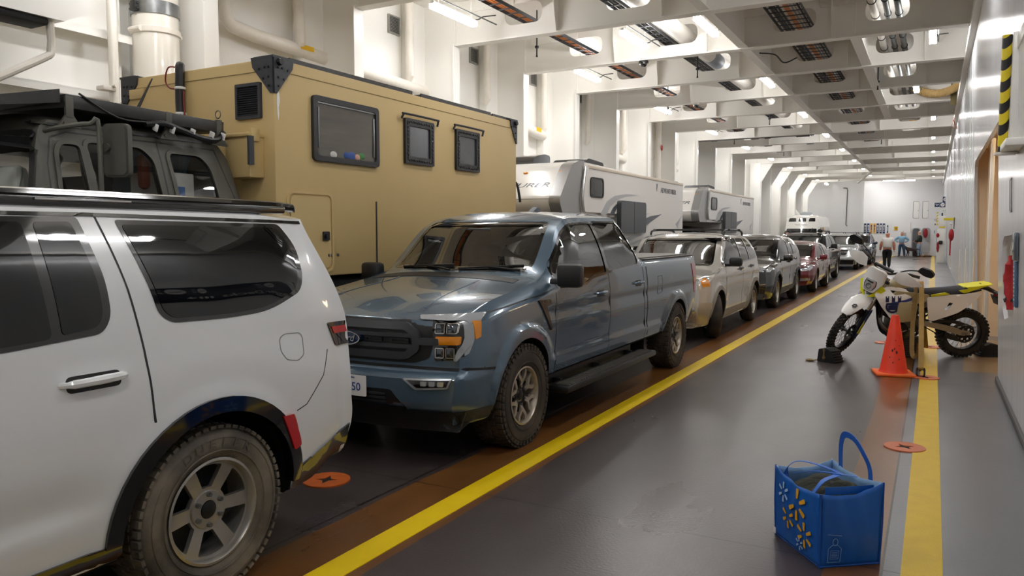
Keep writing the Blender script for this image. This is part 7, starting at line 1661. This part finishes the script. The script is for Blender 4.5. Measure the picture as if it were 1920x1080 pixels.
# big drain riser with clamps, thin pipe, box high at the left edge
t = thing('riser_pipe', 'large white vertical pipe with steel clamp at upper left behind the olive cab', 'pipe', (-8.35, 6.26, 0)); mb = MB(); mb.cyl((0, 0, 0), (0, 0, 6), .265, n=40); mb.build('pipe_body', mat('glossy_white_pipe', '#e9e5dc', .2, coat=.3), t)
mb = MB(); mb.lathe([(.268, 4.28), (.277, 4.285), (.279, 4.36), (.277, 4.435), (.268, 4.44)], None, 40); mb.build('steel_clamp', STEEL, t)
mb = MB(); mb.box((.02, -.29, 4.36), (.10, .06, .12), .01); mb.cyl((.08, -.29, 4.33), (-.06, -.29, 4.33), .016, n=8); mb.cyl((.08, -.29, 4.39), (-.06, -.29, 4.39), .016, n=8); mb.build('clamp_bolts', BLACKP, t)
mb = MB(); mb.lathe([(.268, 4.06), (.282, 4.07), (.282, 4.13), (.268, 4.14)], None, 40); mb.cyl((.1, -.27, 4.10), (-.1, -.27, 4.10), .035, n=10); mb.cyl((.1, .27, 4.10), (-.1, .27, 4.10), .03, n=10); mb.build('white_clamp', WHITE2, t)
t = thing('drain_pipe', 'thin white vertical pipe left of the large clamped riser', 'pipe', (-8.3, 5.66, 0)); mb = MB(); mb.tube([(0, 0, 0), (0, 0, 6)], .055, 14); mb.build('pipe_body', mat('glossy_white_pipe', '#e9e5dc'), t); mb = MB(); mb.box((0, -.10, 3.33), (.14, .16, .05), .01); mb.cyl((.06, -.06, 3.36), (.12, -.06, 3.36), .02, n=8); mb.build('bracket', WHITE2, t)
t = thing('cable_box', 'boxy white duct end at the upper left corner with slanted underside', 'duct', (-7.6, 4.6, 3.78)); mb = MB(); mb.prism(rpoly([(-1.6, .0), (.08, .0), (.37, .16), (.37, 1.3), (-1.6, 1.3)], .02), XP(-.36), 0, .36); mb.build('casing', WHITE, t); mb = MB(); mb.box((-.18, -.35, -.03), (.3, .6, .08), .03); mb.build('drain_tray', DARKG, t)
mb = MB(); mb.tube([(-7.72, 4.60, 3.77), (-7.72, 4.60, 3.50), (-7.72, 4.48, 3.38), (-7.72, 3.6, 2.85)], .038, 10, sub=3); tag(mb.build('drain_pipe', WHITE2), 'cranked white drain pipe at the far upper left corner', 'pipe')
# ---------------------------------------------------------------- services under the deck head
def tray(label, x, w, y0, y1, z, cables, rails=DSTEEL):
    t = thing('cable_tray', label, 'cable tray', (x, 0, z))
    for sg in (1, -1): m_ = MB(); m_.box((sg * w / 2, (y0 + y1) / 2, 0), (.012, y1 - y0, .06)); m_.build('side_rail', rails, t)
    n = int((y1 - y0) / .31)
    m_ = MB()
    for k in range(n): m_.box((0, y0 + k * .31, -.022), (w, .03, .014))
    o = m_.build('rungs', rails, t); o['kind'] = 'stuff'
    for cx, r, mm in cables:
        m_ = MB(); m_.tube([(cx + .006 * math.sin(k * 1.7), y0 + (y1 - y0) * k / 24, .005 + r) for k in range(25)], r, 6); m_.build('cable', mm, t)
CB = mat('black_cable', '#1d1d1e', .5); CG = mat('grey_cable', '#9b9690', .5)
tray('narrow cable tray with orange cables overhead along the left lane', -6.62, .24, -4, 46, 5.56, [(-.07, .022, ORANGE_CABLE), (-.02, .024, ORANGE_CABLE), (.04, .022, ORANGE_CABLE), (.085, .016, CB)])
tray('pair of dark cable rails overhead, left of the round white duct', -4.86, .22, 6, 46, 5.56, [(-.06, .02, CB), (0, .024, CB), (.06, .02, CG)])
tray('wide ladder tray with black and orange cables overhead right of the girder', -2.40, .58, -4, 46, 5.56, [(-.22, .026, CB), (-.16, .022, CB), (-.10, .024, CB), (.0, .022, ORANGE_CABLE), (.05, .02, ORANGE_CABLE), (.11, .018, CG), (.17, .016, CG), (.22, .02, CB)])
t = thing('air_duct', 'round white air duct overhead beside the long girder', 'duct', (-4.50, 0, 5.62)); mb = MB(); mb.tube([(0, 6, 0), (0, 17.4, 0)], .155, 24); mb.tube([(0, 18.0, 0), (0, 30, 0)], .15, 24); mb.build('duct', mat('white_duct', '#efece6', .35), t); mb = MB(); mb.tube([(0, 17.3, 0), (0, 18.1, 0)], .16, 24); mb.build('grey_sleeve', mat('grey_sleeve', '#8e98a6', .5), t)
for k, (x, r) in enumerate(((-1.06, .065), (-.86, .05), (-.68, .055))):
    t = thing('service_pipe', 'galvanised pipe overhead near the right side, %s of three' % ['left', 'middle', 'right'][k], 'pipe', (x, 0, 5.62)); mb = MB(); mb.tube([(0, 8, 0), (0, 27, 0)], r, 14); mb.build('pipe_body', WHITE2 if k == 0 else GALV, t)
    for y in (14.6, 15.6, 17.4, 18.4): m_ = MB(); m_.lathe([(r + .001, -.02), (r + .012, -.01), (r + .012, .01), (r + .001, .02)], Matrix.Translation((0, y, 0)) @ Matrix.Rotation(PI / 2, 4, 'X'), 16); m_.build('clamp', BLACKP, t)
t = thing('flexible_duct', 'silvery ribbed air duct bending into the right side overhead', 'duct', (0, 16.4, 5.62)); mb = MB(); P = [Vector((.12, -1.0, .05)), Vector((.10, -.6, .03)), Vector((.14, -.2, .0)), Vector((.30, .1, .0)), Vector((.47, .12, .0))]; P = smooth_path(P, 26); mb.tube(P, [.155 + .007 * (k % 2) for k in range(len(P))], 20); mb.build('duct', mat('silver_flex', '#c4c1ba', .3, metal=.6), t)
t = thing('flexible_duct', 'tan ribbed hose sagging under the beam near the right side', 'duct', (-.05, 23.32, 5.42)); P = smooth_path([Vector((-.55, 0, .12)), Vector((-.3, 0, -.02)), Vector((0, 0, -.08)), Vector((.3, 0, -.02)), Vector((.5, 0, .12))], 20); mb = MB(); mb.tube(P, [.10 + .008 * (k % 2) for k in range(len(P))], 16); mb.build('hose', mat('tan_flex', '#a98d5a', .6), t)
mb = MB(); mb.box((.33, 23.5, 5.35), (.14, .02, .62), .004); tag(mb.build('hanging_strap', mat('khaki_strap', '#5f5433', .8)), 'dark khaki strap hanging overhead near the right side', 'strap')
for k, (y, z, r, m, lab) in enumerate(((30.2, 5.36, .12, GALV, 'grey transverse pipe overhead with collars, crossing the deck'), (30.8, 5.42, .05, CB, 'thin dark transverse pipe overhead beyond the grey one'))):
    t = thing('cross_pipe', lab, 'pipe', (0, y, z)); mb = MB(); mb.tube([(-8.89 if k == 0 else -3.2, 0, 0), (-3.95 if k == 0 else .5, 0, 0)], r, 14); mb.build('pipe_body', m, t)
    for x in ((-7.6, -5.6, -4.2) if k == 0 else (-2, -.6)): m_ = MB(); m_.tube([(x - .1, 0, 0), (x + .1, 0, 0)], r + .03, 14); m_.build('collar', STEEL, t)
t = thing('cross_pipe', 'white transverse pipe with yellow stickers overhead near the right side', 'pipe', (0, 29.8, 5.45)); mb = MB(); mb.tube([(-1.1, 0, 0), (.5, 0, .03)], .09, 14); mb.build('pipe_body', WHITE2, t)
for x in (-.75, .0): m_ = MB(); m_.box((x, -.09, .01), (.22, .01, .09)); m_.build('sticker', YELLOW_STICK, t)
mb = MB(); mb.tube([(.42, 26.9, 5.5), (.42, 26.9, 5.2), (.36, 26.9, 4.9), (.44, 26.9, 4.85), (.40, 26.9, 5.1), (.5, 26.9, 4.8)], .01, 6, sub=5); tag(mb.build('looped_wire', mat('copper_wire', '#96593f', .5)), 'looped copper-coloured wire hanging overhead near the right side', 'wire')
for k, (x, y) in enumerate(((-6.9, 13.6), (-6.9, 22.0), (-4.70, 17.1), (-4.70, 25.6), (-6.9, 30.5), (-6.0, 36.2), (-1.3, 20.6), (-1.9, 33.2))):
    t = thing('sprinkler', 'thin dark sprinkler rod hanging from the deck head, %s from the camera' % ANG[k], 'sprinkler', (x, y, 5.2), 0, 'sprinkler rods'); mb = MB(); mb.cyl((0, 0, .8), (0, 0, -.05), .014, n=8); mb.build('rod', BLK, t); mb = MB(); mb.cyl((0, 0, .08), (0, 0, .12), .04, n=8); mb.cyl((0, 0, -.09), (0, 0, -.03), .022, .012, 8); mb.build('nozzle', BLK, t)
for k, (x, y) in enumerate(((-5.75, 20.875), (-5.3, 15.245))):
    t = thing('dome_camera', ['white dome camera under a beam above the second lane, farther one', 'small dark dome camera under a beam above the boxy tan truck'][k], 'camera', (x, y, 5.19)); mb = MB(); mb.cyl((0, 0, -.05), (0, 0, .02), .10, .09, 20); mb.build('mount', WHITE2 if k == 0 else BLACKP, t); mb = MB(); mb.ell((0, 0, -.06), (.075, .075, .075), None, 16, 10); mb.build('dome', GLOSSB, t)
for k, y in enumerate((12.2, 17.85)):
    mb = MB(); mb.tube([(-3.295, y - 1.2, 5.4), (-3.05, y - .8, 5.42), (-2.95, y - .3, 5.34), (-2.72, y - .1, 5.46)], .014, 6, sub=5); tag(mb.build('loose_cable', CB), 'black cable looping from girder to wide tray, %s one' % ['nearer', 'farther'][k], 'cable')
# ---------------------------------------------------------------- fittings on the right side
HAZ = mat('hazard_yellow', '#e2cc1d', .45)
t = thing('hazard_post', 'black and yellow striped upright guard high on the right side', 'guard', (.50, 8.0, 0))
mb = MB(); mb.cyl((0, 0, 2.40), (0, 0, 3.40), .038, n=24); mb.build('post', HAZ, t)
for k in range(6):
    z = 2.40 + k * .185; mb = MB(); n = 24; vs = []; fs = []
    for q in range(n + 1):
        a = 2 * PI * q / n; dz = -.045 * math.cos(a + 2.2); lo = min(3.40, max(2.40, z + dz)); hi = min(3.40, max(2.40, z + .09 + dz)); vs += [(.0392 * math.cos(a), .0392 * math.sin(a), lo), (.0392 * math.cos(a), .0392 * math.sin(a), hi)]
    for q in range(n): a = q * 2; fs.append((a, a + 2, a + 3, a + 1))
    mb.add(vs, fs); mb.build('black_stripe', BLACKP, t)
mb = MB(); mb.box((.10, -.01, 2.90), (.12, .05, 1.04), .008); mb.box((.20, -.30, 3.33), (.26, .6, .12), .01); mb.box((.16, -.30, 2.43), (.36, .62, .06), .01); mb.box((.02, 0, 2.385), (.16, .14, .02)); mb.build('bracket_frame', WHITE, t)
mb = MB(); mb.prism([(-.6, 2.60), (-.10, 2.55), (-.05, 3.10), (-.6, 3.2)], XP(.16), -.02, .02); mb.build('guard_plate', WHITE, t)
def WR(y, z, off=.0): return frame((.70 - .036 * z - off, y, z), (0, -1, 0), (-.036, 0, 1))
SB = mat('blue_grey_sign', '#41607f', .35)
t = thing('wall_sign', 'tall blue sign with white lettering on the right side beside the hose recess', 'sign'); t.matrix_world = WR(8.0, 1.25, .014)
mb = MB(); mb.box((0, 0, 0), (.22, .40, .02), .004); mb.build('panel', SB, t); mb = MB()
for k in range(9): mb.box((-.02 + .01 * (k % 2), .15 - k * .036, .0105), (.07, .012, .003))
mb.build('small_print', WHITESIGN, t)
t = thing('wall_sign', 'shiny dark plate with white symbol above the blue sign on right side', 'sign'); t.matrix_world = WR(7.95, 1.58, .02)
mb = MB(); mb.box((0, 0, 0), (.26, .24, .03), .006); mb.build('panel', mat('dark_shiny_plate', '#6d7680', .15, metal=.5), t); mb = MB(); mb.prism(circ(0, 0, .035, 14), lambda u, v, d: (u, v, d), .015, .018); mb.build('symbol', WHITESIGN, t)
mb = MB(); mb.prism(rrect(-.09, -.16, .09, .16, .004), lambda u, v, d: (u, v, d), 0, .006, [rrect(-.075, -.145, .075, .145, .004)]); o = mb.build('paper_holder', GALV); o.matrix_world = WR(8.6, 2.05, .004); tag(o, 'thin framed paper holder on the right side above the hose recess', 'frame')
REDG = mat('red_hose_canvas', '#a3161d', .7, bump=.4, bscale=30)
t = thing('fire_hose', 'red canvas hose pack hanging in the recess on the right side', 'fire hose', (.70, 9.25, 0))
mb = MB(); mb.tube([(0, .02, 1.46), (0, .0, 1.38), (.0, .03, 1.26), (0, .0, 1.12), (.0, -.04, 1.02), (0, -.05, .92)], [.03, .055, .065, .055, .04, .03], 14, sub=3); mb.build('pack', REDG, t); mb = MB(); mb.tube([(.02, -.10, 1.02), (.02, .10, 1.02), (-.04, .12, 1.0)], .022, 8); mb.box((0, 0, 1.02), (.09, .12, .05), .015); mb.build('nozzle', BLACKP, t); mb = MB(); mb.tube([(0, .02, 1.46), (.0, .05, 1.55), (.0, -.04, 1.60), (.02, -.10, 1.5)], .008, 6, sub=4); mb.build('cord', WHITE2, t)
t = thing('fire_hose', 'small red fire gear on white bracket far along the right side', 'fire hose', (.50, 28.9, 0))
mb = MB(); mb.ell((0, 0, 1.62), (.08, .14, .20)); mb.build('pack', REDG, t); mb = MB(); mb.tube([(.0, .1, 2.0), (-.02, .1, 1.0), (0, .1, .55), (.03, -.1, .50)], .02, 8); mb.tube([(0, -.15, 1.98), (-.06, 0, 2.0), (0, .15, 1.96)], .015, 6, sub=3); mb.build('bracket', WHITE2, t); mb = MB(); mb.box((-.02, .02, 1.2), (.04, .05, .5), .01); mb.build('red_rod', REDG, t)
t = thing('sign_arm', 'small yellow sign arm sticking out far along the right side', 'sign', (.52, 30.6, 2.14)); mb = MB(); mb.box((-.08, 0, .02), (.30, .04, .09), .005); mb.build('panel', HAZ, t); mb = MB(); mb.box((.08, 0, -.12), (.03, .04, .4)); mb.build('post', GALV, t)
for k, (y, h_) in enumerate(((20.4, 1.0), (24.8, .9))):
    mb = MB(); mb.box((.665, y, .35 + h_ / 2), (.03, .06, h_), .01); tag(mb.build('door_edge_strip', mat('cream_strip', '#f5ead2', .4)), 'upright cream strip on the right side, %s one' % ['nearer', 'farther'][k], 'strip')
t = thing('equipment_locker', 'white locker bank with red and black gear at the far right', 'locker', (.30, 50.0, 0))
mb = MB(); mb.box((.06, 0, .95), (.38, 1.6, 1.9), .02); mb.build('body', WHITE, t); mb = MB(); mb.box((.05, 0, 2.35), (.40, 1.2, .55), .02); mb.build('upper_box', WHITE, t); mb = MB(); mb.box((-.13, -.3, 1.2), (.03, .5, .9), .01); mb.build('door', DGREY, t); mb = MB(); mb.box((.1, -.82, 2.0), (.3, .03, .08)); mb.build('yellow_strip', HAZ, t)
mb = MB(); mb.ell((-.1, -.82, 1.55), (.08, .06, .12)); mb.ell((-.08, -.85, .9), (.06, .06, .3)); mb.build('red_gear', REDG, t); mb = MB(); mb.box((.05, -.9, 1.15), (.2, .2, .2), .05); mb.build('black_gear', BLACKP, t)
for k in range(5): mb = MB(); mb.prism([(-.04, 2.1 + k * .16), (.04, 2.14 + k * .16), (.04, 2.22 + k * .16), (-.04, 2.18 + k * .16)], YP(-.66), 0, .02); o = mb.build('hazard_stripe', HAZ, t); o.location = (-.16, 0, 0)
for k, (x, z, w_, h_, kind, lab) in enumerate(((.56, 3.75, .30, .34, 'c', 'upper navy sign with round white symbol hung at the far right'), (.42, 3.42, .30, .30, 'd', 'lower navy sign with round white symbol hung at the far right'), (.12, 3.42, .28, .26, 'p', 'navy pictogram sign left of the round-symbol signs at the far right'))):
    t = thing('hanging_sign', lab, 'sign', (x, 55.0, z)); mb = MB(); mb.box((0, 0, 0), (w_, .05, h_), .008); mb.build('panel', BLUESIGN, t); mb = MB()
    if kind in 'cd':
        mb.prism(circ(0, 0, .115, 20), YP(-.034), 0, .008)
        mb.build('white_disc', WHITESIGN, t); mb = MB()
        if kind == 'c':
            for q in range(3): mb.box((-.04 + q * .04, -.037, -.02), (.025, .006, .05))
            mb.box((0, -.037, .035), (.08, .006, .03))
        else: mb.box((0, -.037, 0), (.16, .006, .03), 0, (0, -.7, 0))
    else:
        mb.box((.02, -.028, 0), (.16, .008, .03), 0, (0, -.6, 0)); mb.box((-.06, -.028, .05), (.05, .008, .05))
    mb.build('symbol', BLUESIGN if kind in 'cd' else WHITESIGN, t)
for k, (z, h_, cc, lab) in enumerate(((3.05, .14, 'green', 'small white exit sign with green letters under the navy signs, far right'), (2.78, .30, 'blue', 'small white and navy sign under the exit sign, far right'))):
    t = thing('hanging_sign', lab, 'sign', (.50, 54.9, z)); mb = MB(); mb.box((0, 0, 0), (.26, .03, h_), .005); mb.build('panel', WHITESIGN, t); mb = MB()
    if k == 0: text_mesh(mb, 'EXIT', .11, frame((0, -.017, 0), (1, 0, 0), (0, 0, 1))); mb.build('lettering', mat('green_sign', '#2f8a4e'), t)
    else: mb.box((-.08, -.017, 0), (.08, .006, .28)); mb.box((.05, -.017, -.08), (.10, .006, .03)); mb.build('symbol', BLUESIGN, t)
# passenger deck banner on the right side (its reflection shows in the white SUV's window)
t = thing('deck_banner', 'navy passenger deck banner on the right side, mirrored in the white SUV window', 'sign'); t.matrix_world = WR(5.9, 2.97, .004)
mb = MB(); mb.box((0, 0, .006), (2.7, .56, .012), .003); mb.build('panel', mat('navy_banner', '#0e1a33', .35), t)
mb = MB(); text_mesh(mb, 'Passenger Decks', .17, Matrix.Translation((-.55, -.15, .0125)))
for k in range(3): mb.prism(circ(.24 + k * .13, -.15, .045, 14), lambda u, v, d: (u, v, d), .012, .015)
mb.prism([(.62, -.165), (.72, -.165), (.72, -.20), (.78, -.15), (.72, -.10), (.72, -.135), (.62, -.135)], lambda u, v, d: (u, v, d), .012, .015)
for x in (-.62, .38, .80, 1.18):
    mb.prism(circ(x, .12, .10, 20), lambda u, v, d: (u, v, d), .012, .015, [rrect(x - .06, .10, x + .06, .125, .005)])
    for q in range(3): mb.box((x + .18, .06 + q * .06, .0135), (.10, .014, .003))
mb.build('lettering', WHITESIGN, t)
